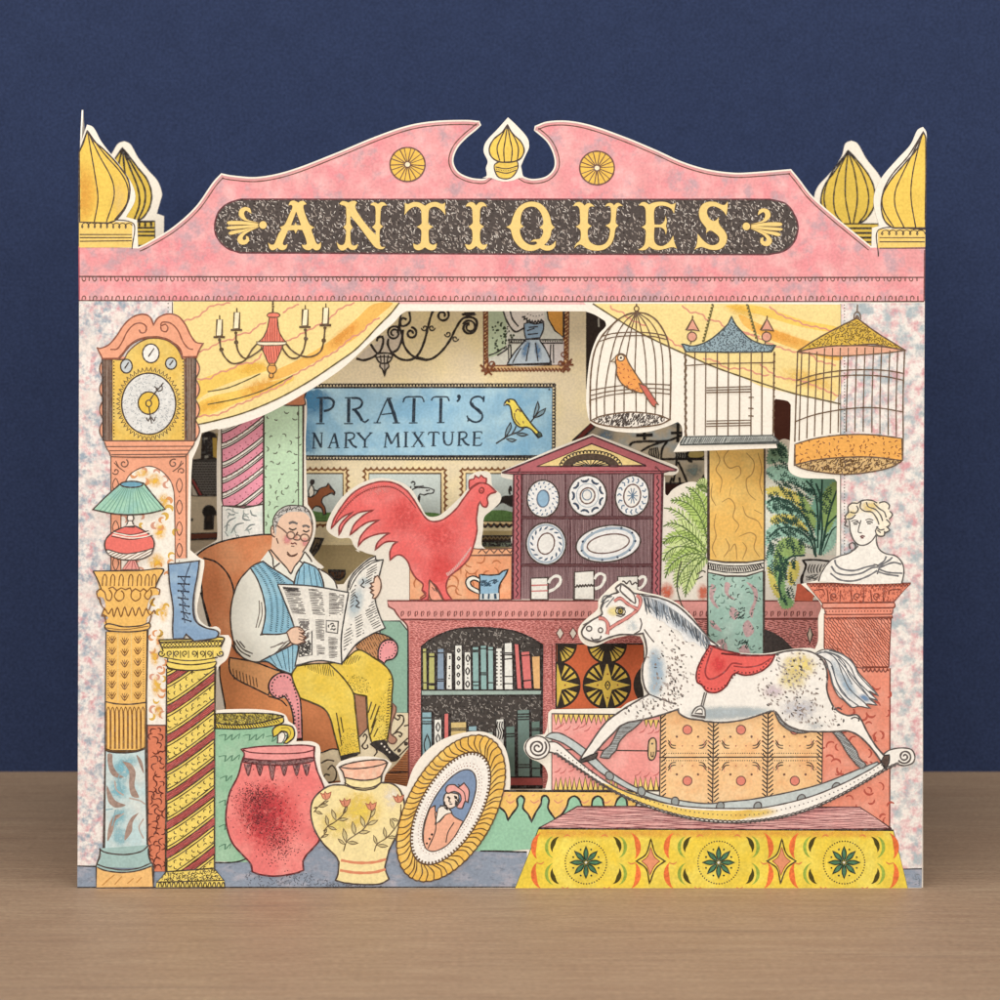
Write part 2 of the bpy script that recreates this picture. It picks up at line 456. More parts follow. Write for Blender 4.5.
# ------------------------------------------------------------------ front sheet of the card
def off(L, d):
    out = []
    for i in range(len(L)):
        tx, ty = tang(L, i); out.append((L[i][0] - ty * d, L[i][1] + tx * d, 0))
    return out
Z(); finL = '79,888*  79,246  79,160* 82,140 87,124.5* 93,127 101.6,142 119.8,165.4 132.8,186 135,200 126,217* 137,220* 138,247*'
Z(60, 90, .26); pedL = '302,602* 330,590 430,530 520,450 590,352 620,320* 660,328 760,334 880,310'
Z(); A1 = pts(finL)
Z(60, 90, .26); A2 = pts(pedL)[1:]
Z(300, 90, .26); A3 = pts('130,245 300,175 420,135 520,119 640,115 690,119* 697,135* 680,152 640,185 605,225 590,272 607,312 650,335 700,342 722,337* 715,300* 722,275 706,235 715,200 760,150 800,105* 835,138 875,185 881,220 866,255 850,292* 858,335* 900,342 950,330 978,295 975,250 950,200 900,155* 903,138* 950,121')
Z(500, 90, .26); A4 = pts('260,118 350,135 480,180 600,230 700,275 800,305 900,318')
Z(700, 90, .26); A5 = pts('200,316 350,304* 380,340 430,405 520,487 600,553 660,602* 662,530* 690,523* 676,478 668,430 674,390 700,335 760,265 810,210 838,152 858,142* 870,160 872,180*')
Z(); A6 = pts('925,250* 921.5,888*')
A_out = smooth(A1 + A2 + A3 + A4 + A5 + A6, True)
PEDTOP = smooth([A1[-1]] + A2 + A3 + A4 + A5[:7])
# opening of the front sheet, clockwise from the top left of the curtain
H = []
Z(340, 290, .18); H += pts('370,117* 340,135 300,180 250,222 170,290 85,372 0,445')
Z(200, 290, .18); H += pts('650,532 590,568 480,632 350,697 200,752 100,775')
Z(180, 420, .14); H += pts('265,62 155,92* 130,182 88,278* 80,400 76,600 73,930*')
Z(70, 450, .18); H += pts('715,597* 745,612* 746,640 738,690 722,790 706,890 725,950 775,985')
Z(70, 610, .18); H += pts('812,92 836,112 832,140* 880,140* 897,170 890,220 870,275 830,310 815,345* 812,430 808,558*')
Z(200, 640, .22); H += pts('118,316 250,315 340,325 388,342 402,370* 432,392 442,425 437,462* 505,462 540,478 548,505* 546,560 558,615 585,655* 640,648* 632,615 618,575* 640,552 740,530 845,543 872,562* 842,615 835,648* 885,655 940,668*')
Z(370, 720, .2); H += pts('215,245 270,168 350,105 450,68 550,58 620,80 670,130 695,210 702,300 700,352* 875,352* 890,280 872,232 840,208* 800,190 770,150 776,112 815,82 872,72* 884,45 886,5*')
Z(540, 560, .2); H += pts('42,880 42,765 60,748* 405,742* 440,715 520,684* 517,650 505,600 508,530 522,490 518,420 500,380* 440,378 350,398 300,422 250,432 208,408 190,360 203,325 240,288 288,245 293,200 330,158 376,115 400,103 432,125 482,148 530,163 600,178 680,212 750,270 800,335 850,395 905,430')
Z(700, 560, .23); H += pts('60,375 130,398 270,408 400,388 480,383 500,388* 512,360 515,330 515,250 528,200 500,158 440,105*')
Z(760, 440, .18); H += pts('325,778* 342,725 390,668 424,645* 428,450 428,232* 413,216* 300,214 235,210 180,190 158,160 160,100')
Z(740, 290, .19); H += pts('265,760 268,605* 252,585 186,573* 174,600 180,765 196,832*')
Z(570, 290, .19); H += pts('545,852* 582,790 592,768 587,715 568,694* 500,722 400,748 300,750 200,736 112,702 90,640 85,560 95,430 112,330 150,235 190,188 184,163* 130,130 80,112*')
A_hole = smooth(H, True)

t = Thing('pop_up_card', 'front sheet of the pop-up card with pink broken pediment and black sign', 'paper front', 'A', 0)
EDGE = paint('EFE6D6', grain=.05)
b = t.part('paper_sheet'); b.board([A_out, A_hole], WHITE, EDGE, 0.00045)
PINK = paint('EFA0A1', mottle=.07, blots=[('EF9298', 50, .54, .12, 4), ('F6B6B4', 20, .56, .1, 5), ('CDA2A8', 17, .58, .08, 5)])
PINKL = paint('F5BDB9', mottle=.05)
pd = t.part('pediment'); t.l = 1
top = off(PEDTOP, 1.6)
Z(); poly = [(79, 246)] + [(a[0], a[1]) for a in top] + [(925, 246), (924.5, 301.5), (79, 300.5)]
pd.fill(poly, PINK, smoothed=True)
pd.ribbon(off(PEDTOP, 4.6), BRN, 1.0)
pd.ribbon(off(PEDTOP, 2.3), ink('E7A9A5', fade=.1), 1.2)
Z(); pd.fill('!395,301 583,301.8 586,304.5 392,303.8', PINKL)
tr = t.part('trim')
for y, s_ in ((276.5, 1), (300.6, -1)):
    tr.line('79,%g 300,%g 600,%g 924,%g' % (y, y + .4, y + .9, y + .9), 1.1, ink('6B4540'))
    x = 84.0; k = 0
    while x < 920:
        if k % 2: tr.line('%g,%g %g,%g' % (x, y + .4, x + t.r.uniform(-.4, .6), y + 4.6 * s_), 1.0, BRN)
        else:
            tr.line('%g,%g %g,%g %g,%g %g,%g %g,%g' % (x - 1.9, y + .3, x - 1.7, y + 3.2 * s_, x + .1, y + 4.7 * s_, x + 1.7, y + 3.0 * s_, x + 1.2, y + 1.1 * s_), .9, BRN)
        x += 5.6 + t.r.uniform(-.5, .5); k += 1
tr.line('79,246 79.4,300', 1, ink('C8606A')); tr.line('924.6,250 924,301', 1, ink('8A5552'))
# sign
sb = t.part('sign_board'); SIGN = paint('544B47', grain=.2, mottle=.08)
Z(); L = sb.fill('240,199.3* 700,199.3 770,199.3* 786,204 795,216 798,228 794,242 784,251 768,254.6* 500,254 240,252.8* 227,248 218,239 214.6,228 218,213 227,204', SIGN, 1.3, ink('6E3B3E'))
SCR = ink('E6DCD0', k=1, fade=.1); SCR2 = ink('A5978C', k=1, fade=.1); SCR3 = ink('3A302C')
sb.scratch(L, 1500, 3.0, SCR2, .6, 60, 50); sb.scratch(L, 900, 2.6, SCR3, .8, 20, 90); sb.scratch(L, 1100, 2.6, SCR, .5, 60, 60)
LET = paint('F2D07C', grain=.06, mottle=.04); LETD = ink('7A5A30')
lt = t.part('lettering', sb)
def letter(outer, hole=None, mirror=None):
    L = pts(outer)
    if mirror is not None:
        mx = _Z[0] + mirror * _Z[2]; L = L + [(2 * mx - a[0], a[1], a[2]) for a in reversed(L)]
    L = smooth(L, True); loops = [L]
    if hole: loops.append(sp(hole, True))
    t.l = 14
    lt.poly(loops, LET, t.l)
    for q in loops: lt.ribbon(q + [q[0]], LETD, .55, lift=-.3)
Z(210, 190, .1)
letter('785,155* 802,117 840,106 885,128* 905,112 940,112 966,142* 936,152 935,185 962,270 1000,350 1045,375* 1015,395 1040,470 1062,530 1085,545 1108,522* 1110,565 1090,597 1055,602 1025,580* 1000,600 960,597 930,575 918,545* 945,552 968,540 962,500 945,450 922,400* 878,396* 856,436* 842,400* 780,404* 748,480 727,535 745,555 775,540* 765,580 730,602 692,592 675,575* 655,592 620,602 595,580 582,525* 606,546 640,545 657,510 690,432 715,396 700,370* 738,355 762,320 800,232 826,168 812,148',
       '862,215* 810,352* 846,352* 857,322* 868,352* 912,352*')
Z(330, 190, .1)
letter('92,140* 120,112 155,115 185,127* 215,112 250,110 270,125* 255,150 255,185 320,290 400,390 455,447* 458,408 420,370* 452,340 457,260 455,182 440,157 405,150* 420,130 450,125 480,141* 510,122 545,128 568,155* 530,158 510,190 502,300 502,340 530,365* 500,395 496,480 502,550 520,570 552,568* 530,590 490,590 450,570 400,510 300,375 205,258* 206,340 228,375* 206,405 206,500 216,545 245,558 282,540* 265,585 230,600 200,592 178,572* 150,598 115,605 85,580 65,520* 95,548 130,550 150,520 158,440 158,405 130,370* 158,340 160,230 158,180 145,160 115,152')
letter('950,160* 935,148 890,125 830,122 780,142 748,128* 750,190 745,250* 790,197 840,168 882,172 910,202 915,270 915,338 868,368* 910,397 912,480 905,530 870,550 832,533* 840,580 875,602 915,596 945,575*', mirror=950)
Z(430, 190, .1)
letter('463,157* 440,130 410,121 375,135 355,166* 395,162 420,190 425,270 425,335 385,365* 418,397 425,480 415,530 390,550 350,540* 365,580 395,597 430,586 461,560*', mirror=462)
Z(500, 190, .1)
letter('62,370* 105,345 130,270 170,190 240,135 320,117 400,135 460,190 500,270 515,340 547,375* 515,402 505,460 470,520 440,550* 490,558 530,540 556,508* 552,560 520,596 470,606 430,597 400,580* 340,606 270,606 200,572 140,500 115,430 105,392',
       '310,165 250,185 215,240 207,335 237,366* 200,388 207,450 240,510 290,545 340,551 372,535* 360,515 305,520* 340,494 395,490 428,440 430,398 395,376* 432,340 425,270 400,215 360,175')
Z(570, 190, .1)
letter('30,165* 55,130 95,120 125,135 145,157* 170,135 205,133 245,165* 205,165 185,190 180,270 180,335 215,360* 180,390 180,470 200,520 250,550 300,555 350,538 385,490 400,420 398,385 355,355* 395,335 408,300 410,220 405,175 385,158 350,165* 370,138 400,130 425,138 440,156* 460,135 490,130 528,160* 490,160 470,185 460,260 458,330 484,355* 455,385 440,470 410,540 350,590 280,606 210,600 150,575 120,550 90,545 65,560 43,582* 60,540 90,515 105,490 103,400 58,365* 98,340 100,260 95,190 75,160 50,158')
Z(630, 190, .1)
letter('86,155* 115,125 150,122 190,146* 230,128 300,118 370,125 415,146 456,130* 446,180 440,237* 415,190 370,165 310,155 260,170 242,205 240,290 245,345* 310,345 345,310 355,262* 368,310 360,360 368,400 358,447* 345,400 310,375 245,373* 240,440 246,520 280,555 330,560 390,520 432,458* 442,520 468,587* 430,570 360,586 290,600 230,590 192,565* 160,595 120,603 82,597* 120,575 145,545 155,480 155,400 116,370* 155,345 158,260 155,195 140,165 115,155')
letter('977,113* 975,180 962,257* 940,220 890,182 830,162 785,177 768,220 790,280 830,310 865,300 887,268* 885,320 900,355 945,410 970,470 955,540 910,585 850,600 780,590 730,572 695,572 643,597* 668,545 678,438* 710,480 750,520 800,550 850,550 890,520 890,470 850,430 810,405 785,410 760,434* 765,390 755,370 710,310 690,250 695,190 730,140 790,118 860,122 910,146 948,150')
for side in (0, 1):
    o = t.part('ornament', sb); t.l = 14
    def orn(p):
        L = [(a[0], a[1], a[2]) for a in pts(p)]
        if side: L = [(1009.3 - a[0], a[1] + 1.4, a[2]) for a in L]
        L = smooth(L, True); o.poly([L], LET, t.l); o.ribbon(L + [L[0]], LETD, .5, lift=-.3); t.l += .2
    Z(210, 190, .1)
    orn('480,336 300,310 185,313 170,330 190,346 330,346 480,350'); orn('480,352 330,356 190,365 165,379 190,393 340,382 480,362'); orn('480,364 340,392 220,410 185,430 205,448 260,436 380,406 485,372')
    orn('492,328 400,316 330,296 288,248 300,195 350,170 400,185 415,238* 385,218 358,205 340,235 365,290 420,312'); orn('490,370 420,388 340,418 288,460 273,500 300,540 350,545 390,512 385,470 360,460 362,492 338,502 325,480 352,442 420,402')
    orn('568,350 557,377 530,389 503,377 492,350 503,323 530,311 557,323')
for cx, cy, r_ in ((407.5, 164.5, 17.5), (597, 168, 17.3)):
    t.l = 8; Z(); p = t.part('rosette'); L = p.fill(ell(cx, cy, r_, r_ * .97), paint('EFC04A', mottle=.08), 1.3, BRN)
    n = 18
    for i in range(n):
        a = 2 * math.pi * i / n + t.r.uniform(-.08, .08); p.ribbon([(cx + 3.2 * math.cos(a), cy + 3.2 * math.sin(a)), (cx + r_ * math.cos(a), cy + r_ * math.sin(a) * .97)], BRN, .8, wob=.3)
    t.l += 1; p.fill(ell(cx, cy, 3.0, 2.8, n=12), paint('F7E6C0'), .9, BRN)
GOLD = paint('F2CB50', mottle=.08); GOLDL = paint('F3CE6A')
def dome(p, out, mat, ribs, olw=1.3, m2=None):
    L = p.fill(out, mat, olw, m2 or INK); p.line(ribs, 1.1, m2 or INK); return L
t.l = 8; p = t.part('finial'); Z(300, 90, .26)
p.fill('700,338* 718,330 715,300 722,275 706,235 715,200 760,150 800,107* 835,140 875,185 880,220 866,255 850,292 858,330 880,340* 845,338 820,348 785,352 755,346 735,338', WHITE)
p.fill('750,285 830,270 838,300 815,335 785,342 758,330', GOLD, 1.1); p.line('752,296 795,303 836,292;754,312 795,320 832,308', .9); p.dotline('756,305 795,311 832,300', 1.7, .5)
dome(p, '798,133* 815,165 850,200 862,232 850,262 825,275 795,278 762,275 735,255 728,225 745,190 780,160', GOLD, '798,135 772,185 758,225 768,272;798,135 790,190 784,230 786,277;798,135 808,190 816,230 812,277;798,135 828,190 840,225 836,270')
Z(60, 90, .26); p = t.part('finial'); t.l = 8
p.fill('!73,505 278,508 278,606 73,606', GOLDL); p.line('73,508 278,510 277,612;76,582 276,580;76,556 276,556;76,568 276,568', .9)
p.wavy('80,520 272,522', 2.6, 6.2, INK, .8, shape='loop')
dome(p, '74,240* 106,155* 125,190 175,235 225,290 262,345 268,400 250,455 215,500 185,512* 74,508*', GOLD, '106,158 118,230 135,330 146,420 132,508;106,158 150,250 200,345 208,410 178,510;106,158 170,245 235,320 262,380 255,440 210,500;104,160 88,210 76,235'); p.wash(90, 400, 70, 150, 'EBA93A', .5, 0, .3); p.wash(230, 420, 40, 90, 'F7DC86', .5, 0, .3)
Z(700, 90, .26); p = t.part('finial'); t.l = 8
p.fill('!684,535 866,535 866,604 684,608', GOLDL); p.line('866,537 688,537 686,640;690,608 866,608;690,568 864,568;690,584 864,584', .9)
p.wavy('694,548 862,548', 2.4, 7.0, INK, .8, shape='loop')
dome(p, '858,160* 868,185 866,532* 740,530* 712,505 698,460 702,405 735,345 790,280 835,225', GOLD, '858,162 820,240 775,330 750,395 752,455 785,530;858,162 835,240 815,340 812,420 830,532;856,165 800,255 735,330 702,400 705,460 745,528')
# mottled side strips
STRIP = paint('F1EAE2', mottle=.04, blots=[('DCA2A7', 8, .55, .09, 6), ('9AA9B6', 8.5, .55, .09, 6), ('F0E4DA', 26, .57, .10, 4)])
STRIPR = paint('F1E9E0', mottle=.04, blots=[('DEA3A7', 11, .55, .09, 6), ('AFBBBF', 12, .555, .09, 6)])
Z(); p = t.part('side_strip'); t.l = 2; p.fill('!79.2,301.4 172,301.4 172,330 140,700 150,864 77.6,866', STRIP); p.line('172.4,302 172.4,316', .9)
p.dotline('168.2,303.5 168,320', 4, .7)
p = t.part('side_strip'); t.l = 2; p.fill('!841,303 924.5,303 922,869 824,869 824,640 830,585 841,585', STRIPR); p.line('840.6,304 840.6,572', .8)
p.dotline('844.5,305 844.5,576', 3.1, .65); p.line('824,672 824,842', 1.0, BRN)
# cut-back side walls of the concertina, printed inside plain
def side_wall(xa, top):
    sw = t.part('side_wall')
    X0, _ = to3(xa, 0, 0); mi = sw.mi(EDGE); z = lambda y: ZC + (CY - y) * MM
    n = len(top); k = 0.0004 if xa < 500 else -0.0004
    for dx in (0, k):
        b0 = len(sw.v)
        for (d, y) in top: sw.v.append((X0 + dx + (-0.0006 if xa < 500 else .0002) * min(1, d / .012), d, z(y)))
        for d in (top[-1][0], top[0][0]): sw.v.append((X0 + dx + (-0.0006 if xa < 500 else .0002) * min(1, d / .012), d, z(888)))
        sw.f.append(tuple(range(b0, b0 + n + 2))); sw.m.append(mi)
    a = b0 - (n + 2)
    for i in range(n + 2):
        j = (i + 1) % (n + 2); sw.f.append((a + i, a + j, b0 + j, b0 + i)); sw.m.append(mi)
side_wall(79.6, [(.0006, 150), (.0022, 130), (.0046, 108), (.0062, 118), (.012, 150), (.022, 180), (.034, 200), (.030, 222), (.036, 224), (.036, 246), (.089, 246)])
side_wall(923.4, [(.0006, 150), (.008, 132), (.012, 140), (.020, 160), (.030, 185), (.034, 205), (.030, 226), (.036, 228), (.036, 246), (.089, 246)])
t.done()

# printed floor along the foot of the front sheet
FLOOR = paint('8F9BAC', mottle=.05, blots=[('B0ADB6', 22, .58, .1, 4), ('7F8896', 9, .62, .06, 3)], stretch=(1, 1, 2.2))
t, p = one('painted_floor', 'blue grey painted floor strip along the foot of the front sheet', 'floor', lvl=3, kind='structure'); Z()
L = p.fill('!77.4,866 100,866 150,868 215,863 225,863 262,860 300,850 318,834 350,834 395,838 402,850 481,851 527,851.5 527,887.6 77.4,887.6', FLOOR); p.line('77.5,866 97,866.5;153,871 170,871;480,851 527,852', 1.2, DK)
p.line('77.5,887.4 300,887.3 515,887', 1.1, DK)
DS = ink('5F6470', fade=.2)
Z(200, 730, .2); p.curls(sp('!215,715 250,700 540,715 700,770 690,782 240,782'), 130, 2.2, DS, .7, 1.3); p.curls(sp('!630,765 900,772 940,770 960,785 620,785'), 60, 2.2, DS, .8, 1.5)
Z(); p.fill('!888,869 922,868 921.6,887.6 893,887.6', FLOOR); p.line('888,869.4 922,868.8', 1.1, DK); p.curls(sp('!913,870 921,870 921,887 913,887'), 26, 2.4, ink('7B8690'), .7, 1.4)
t.done()
# ------------------------------------------------------------------ curtains with their printed folds
CURT = paint('F5DB8E', mottle=.05); CURT2 = washm('F0B23E', .35); WAVY = ink('F0A083', fade=.1); OLV = ink('6F6037')
t = Thing('curtain', 'yellow swag curtain on the left with orange fold, behind the red chandelier', 'curtain', lvl=5)
p = t.part('curtain'); Z(200, 290, .18)
L = p.fill('!-148,64 1000,64 1108,70 1060,130 1000,190 870,325 760,405 650,480 560,535 460,590 340,645 220,690 80,727 -20,750 -60,735 -148,150', CURT)
# painted fold stripes
Z(200, 290, .18)
def band(p, q, mat): t.l += .6; p.poly([sp(q, True)], mat, t.l)
ORG = paint('F3BB55', mottle=.08); YEL = paint('F5CC58', mottle=.06)
band(p, '1070,72 960,80 880,150 790,230 650,330 520,400 400,460 380,500 480,480 640,400 760,330 860,270 930,200 1010,130', ORG)
band(p, '0,500 120,450 210,420 300,405 380,440 300,470 180,510 60,560 0,600 -40,620 -60,540', YEL)
band(p, '520,480 360,520 200,560 40,600 -40,660 -20,705 60,690 200,630 400,560 520,500', YEL)
p.wash(330, 540, 150, 60, 'F0B040', .55, -22); p.wash(60, 640, 120, 45, 'F2BE3C', .6, -15); p.wash(800, 250, 140, 45, 'F0A63C', .5, -40); p.wash(300, 430, 120, 45, 'F4C540', .6, -15)
p.line('1108,70 1060,130 1000,190 870,325 760,405 650,480 560,535 460,590 340,645 220,690 80,727 -20,748 -60,748', 1.3, OLV)
p.line('42,565 150,545 240,510 335,465;42,636 200,605 330,565 430,520 515,475', 1.1, OLV)
for q in ('-108,185 -70,165 -40,160 0,140 60,90 120,80 170,70', '-60,360 0,340 50,325 90,300 140,280 180,275 220,245 280,235 320,200 370,178;460,125 500,100 550,80', '-55,500 0,495 60,490 100,460 160,445 230,410 300,400 350,350;480,280 520,270 560,245 620,215 680,180 730,150 770,110 820,85 860,72', '-50,735 0,700 90,695 160,665 200,640 260,620 320,590 380,560 440,535 500,490 560,450 620,420 690,375 740,350 790,310 840,265 900,235 940,190 1000,150'):
    for s_ in q.split(';'): p.wavy(s_, .55, 9, WAVY, 1.3)
t.done()
t = Thing('curtain', 'yellow swag curtain on the right, cages hanging in front', 'curtain', lvl=5)
p = t.part('curtain'); Z(570, 290, .19)
L = p.fill('!120,72 890,72 1424,76 1424,545 1390,585 1180,548 1000,505 900,455 760,400 600,335 480,280 350,215 250,155', CURT)
Z(570, 290, .19)
band(p, '890,130 1000,180 1120,225 1260,270 1424,305 1424,370 1250,330 1050,260 920,190', ORG)
band(p, '820,85 960,80 1080,110 1230,160 1424,200 1424,225 1200,190 1000,130', YEL)
p.wash(1100, 240, 190, 40, 'F0B040', .5, 18); p.wash(900, 110, 120, 40, 'F4C540', .5, 20); p.wash(1250, 470, 190, 60, 'F4CC60', .6, 15)
p.line('120,72 250,155 350,215 480,280 600,335 760,405 900,455 1000,488 1180,545 1300,572 1424,600', 1.3, OLV)
for q in ('215,80 225,105 270,115 310,150 400,190', '590,80 630,115 690,125 720,155 780,165 815,195 860,205 950,235 1000,245', '510,245 560,290 600,300;700,360 770,375 820,410 920,415 1000,445 1050,450', '1050,85 1090,120 1140,145 1200,165 1240,185 1300,195 1380,215', '900,215 990,250 1070,290 1180,325 1270,340 1300,370 1400,395', '1000,390 1090,455 1170,470 1230,480 1290,505 1420,560'):
    for s_ in q.split(';'): p.wavy(s_, .55, 9, WAVY, 1.3)
t.done()

# ------------------------------------------------------------------ longcase clock
CLK = paint('F1A682', mottle=.06); CLKD = ink('A0604A'); CI = ink('7E5A48')
t = Thing('longcase_clock', 'tall salmon longcase clock with brass dial and flame pattern trunk', 'clock', lvl=14)
bd = t.part('case'); Z(70, 450, .18)
bd.fill('!225,20 660,20 650,600 470,610 470,1540 225,1540', CLK)
TRK = paint('F7EFE0', mottle=.03)
tk = t.part('trunk_panel')
L = tk.fill('285,1000* 285,300 300,200 340,130 430,90 500,110 560,175 580,260 583,1000* 583,1540* 285,1540*', TRK, 1.0, CI)
FL1 = washm('F6C64A', .4); FLM = [ink('F0C04A', fade=.1), ink('E9A88C', fade=.1), ink('F2A66A', fade=.1)]
for x, y in tk.spread_in(L, 74, 7.0):
    a = t.r.uniform(0, 6.3); ln = t.r.uniform(7, 12); m = t.r.choice(FLM); c = t.r.choice((-1, 1)); q = []
    for i in range(5):
        q.append((x + math.cos(a) * ln * (i / 4 - .5), y + math.sin(a) * ln * (i / 4 - .5), 0)); a += c * .42
    tk.ribbon(smooth(q), m, t.r.uniform(2.0, 3.8), .8)
for q in ((470, 170, 60, 50), (500, 450, 45, 60), (520, 280, 40, 50), (480, 620, 60, 60), (520, 900, 30, 70), (400, 130, 50, 30)): tk.wash(*q, 'F5BE2E', .75)
bd.line('228,30 228,1010;645,32 648,600', 1.1, CI)
Z(70, 450, .18)
for x in (608, 254):
    for k, y in enumerate((195, 315, 435, 555) if x > 500 else (195, 430, 628)):
        bd.line('%g,%g %g,%g %g,%g %g,%g' % (x, y - 38, x + 17, y, x, y + 40, x - 17, y), .9, CI, closed=True); bd.dots('%g,%g' % (x, y + 62), .55, CI)
for cx, s_ in ((300, 1), (575, -1)):
    bd.spiral(cx, 75, 26, 6, 1.1, -60, CI, 1.1, s_); bd.line('%g,60 %g,85 %g,105;%g,70 %g,95 %g,120' % (cx - 45 * s_, cx - 35 * s_, cx - 20 * s_, cx - 55 * s_, cx - 30 * s_, cx + 5 * s_), .9, CI); bd.spiral(cx - 45 * s_, 118, 20, 5, 1, 160, CI, 1.0, -s_)
bs = t.part('base'); Z(70, 610, .18)
L = bs.fill('!425,172 540,172 540,1450 425,1450', paint('DE8460', mottle=.08), 1.1); L = bs.fill('!428,176 538,176 538,1448 428,1448', paint('DE8460', mottle=.08)) if False else L
Z(70, 610, .18); t.l += 1
Lc = bs.fill('!430,640 536,640 536,1452 430,1452', paint('DC7E5A', mottle=.1), 1.2, BRN)
bs.curls(sp('!432,650 534,650 534,1448 432,1448'), 170, 7.0, ink('6B2F22', fade=.1), 1.2, 4.4, 1.4)
Z(70, 610, .18); t.l += 1; L = tk.fill('!426,100 540,100 538,640 430,640', TRK)
for x, y in tk.spread_in(L, 40, 6.0):
    a = t.r.uniform(0, 6.3); ln = t.r.uniform(7, 12); m = t.r.choice(FLM); c = t.r.choice((-1, 1)); q = []
    for i in range(5):
        q.append((x + math.cos(a) * ln * (i / 4 - .5), y + math.sin(a) * ln * (i / 4 - .5), 0)); a += c * .42
    if inside(L, q[0][0], q[0][1]) and inside(L, q[-1][0], q[-1][1]): tk.ribbon(smooth(q), m, t.r.uniform(1.8, 3.2), .8)
for q in ((480, 420, 35, 80), (500, 170, 30, 60), (470, 260, 30, 70), (490, 560, 30, 50)): tk.wash(*q, 'F5BE2E', .65)
tk.line('430,640 536,640', 1.2, BRN)
hd = t.part('hood'); Z(70, 290, .18)
hd.fill('!188,370 700,370 690,840 205,840', CLK)
for x in (1, -1):
    base = 185 if x == 1 else 700
    hd.fill('%g,376* ' % (base + x * 40) + ' '.join('%g,%g' % (base - x * (24 * abs(math.sin(i * .25 * math.pi)) - 4), 380 + i * 28.5) + ('*' if i % 4 == 0 else '') for i in range(17)) + ' %g,838*' % (base + x * 40), CLK, 1.2, CI)
for x in () and (1, -1):
    base = 185 if x == 1 else 700
    hd.line(' '.join('%g,%g' % (base - x * (24 * abs(math.sin(i * .5 * math.pi)) - 4), 380 + i * 57) for i in range(9)), 1.2, CI)
DARKW = paint('8D7060', mottle=.12)
for x0, x1 in ((180, 232), (645, 698)):
    L = hd.fill('!%g,378 %g,378 %g,838 %g,838' % (x0, x1, x1 - 2, x0 + 6), DARKW, 1.0); hd.hatch(L, 90, 1.2, ink('5A463C'), .6, .3); hd.hatch(L, 90, 1.9, ink('BFA893'), .45, .3)
L = hd.fill('190,838* 695,838* 685,865 665,890 650,915 635,925 230,925 222,905 205,880', CLK, 1.1, CI); hd.line('205,870 685,868;218,893 660,890;230,915 650,912', 1.0, CI)
dl = t.part('dial'); DG = paint('E9BF50', mottle=.1, blots=[('EBCB6A', 30, .52, .12, 2)])
dl.fill('235,836* 235,384* 300,384 320,350 360,310 420,275 480,268 550,285 600,330 625,384* 640,384* 640,836*', DG, 1.1, CI)
dl.dotline('245,400 245,830', 3.4, .75, DK); dl.dotline('628,400 628,830', 3.4, .75, DK)
n = 46
for i in range(n):
    a = 2 * math.pi * i / n; r0, r1 = 1.06, 1.19
    Z(70, 290, .18); q = [(438 + 150 * r0 * math.cos(a - .05), 632 + 170 * r0 * math.sin(a - .05)), (438 + 150 * r1 * math.cos(a), 632 + 170 * r1 * math.sin(a)), (438 + 150 * r0 * math.cos(a + .05), 632 + 170 * r0 * math.sin(a + .05))]
    dl.ribbon([(70 + x * .18, 290 + y * .18) for x, y in q], INK, .75)
t.l += 1
ch = t.part('chapter_ring', dl); L = ch.fill(ell(438, 632, 150, 170), paint('E2E1DC', mottle=.05), 1.3)
ch.curls(L, 240, 2.2, ink('B9BDBE', fade=.1), .6, 1.2)
ch.fill(ell(438, 628, 58, 62), paint('E9C03E'), 1.2)
hn = t.part('hands', dl); hn.line(ell(438, 630, 16, 18), 1.1, closed=True); hn.line('445,612 470,575 500,540 520,515;440,648 445,690 455,742', 1.1)
hn.line('470,535 490,550 510,530 512,555 490,562 478,548;425,708 435,728 450,705 468,728 475,705', 1.0)
for cx, cy, rx, ry, h in ((450, 352, 46, 52, 'F2EEE6'), (314, 423, 32, 38, 'C6CDCE'), (562, 408, 30, 32, 'C6CDCE')):
    sdl = t.part('small_dial', dl); t.l += 1; sdl.fill(ell(cx, cy, rx, ry), paint(h), 1.2); sdl.line('%g,%g %g,%g' % (cx - rx * .3, cy + ry * .35, cx + rx * .4, cy - ry * .55), 1.1); sdl.dots('%g,%g' % (cx - 5, cy + 5), .9)
pt = t.part('swan_neck_pediment'); t.l += 1
pt.fill('150,318* 165,325 215,305 260,255 300,195 350,150 405,135 445,150 465,195* 490,155 545,133 600,145 640,190 670,250 700,290 740,298* 720,330 705,372* 622,372* 612,330 575,295 520,268 455,262 385,275 330,310 290,360 270,382* 182,382*', CLK, 1.3, ink('9A5A42'))
pt.line('225,330 262,328 290,290 320,230 360,190 400,185 425,205 418,235 395,238 385,220;505,205 510,225 535,232 545,210 530,190 505,200 512,180 560,185 600,225 630,290 660,325 685,330', 1.2, ink('9A5A42')); pt.line('270,382 290,360 330,310 385,275 455,262 520,268 575,295 612,330 622,372', 1.9, ink('7A5038'))
t.done()

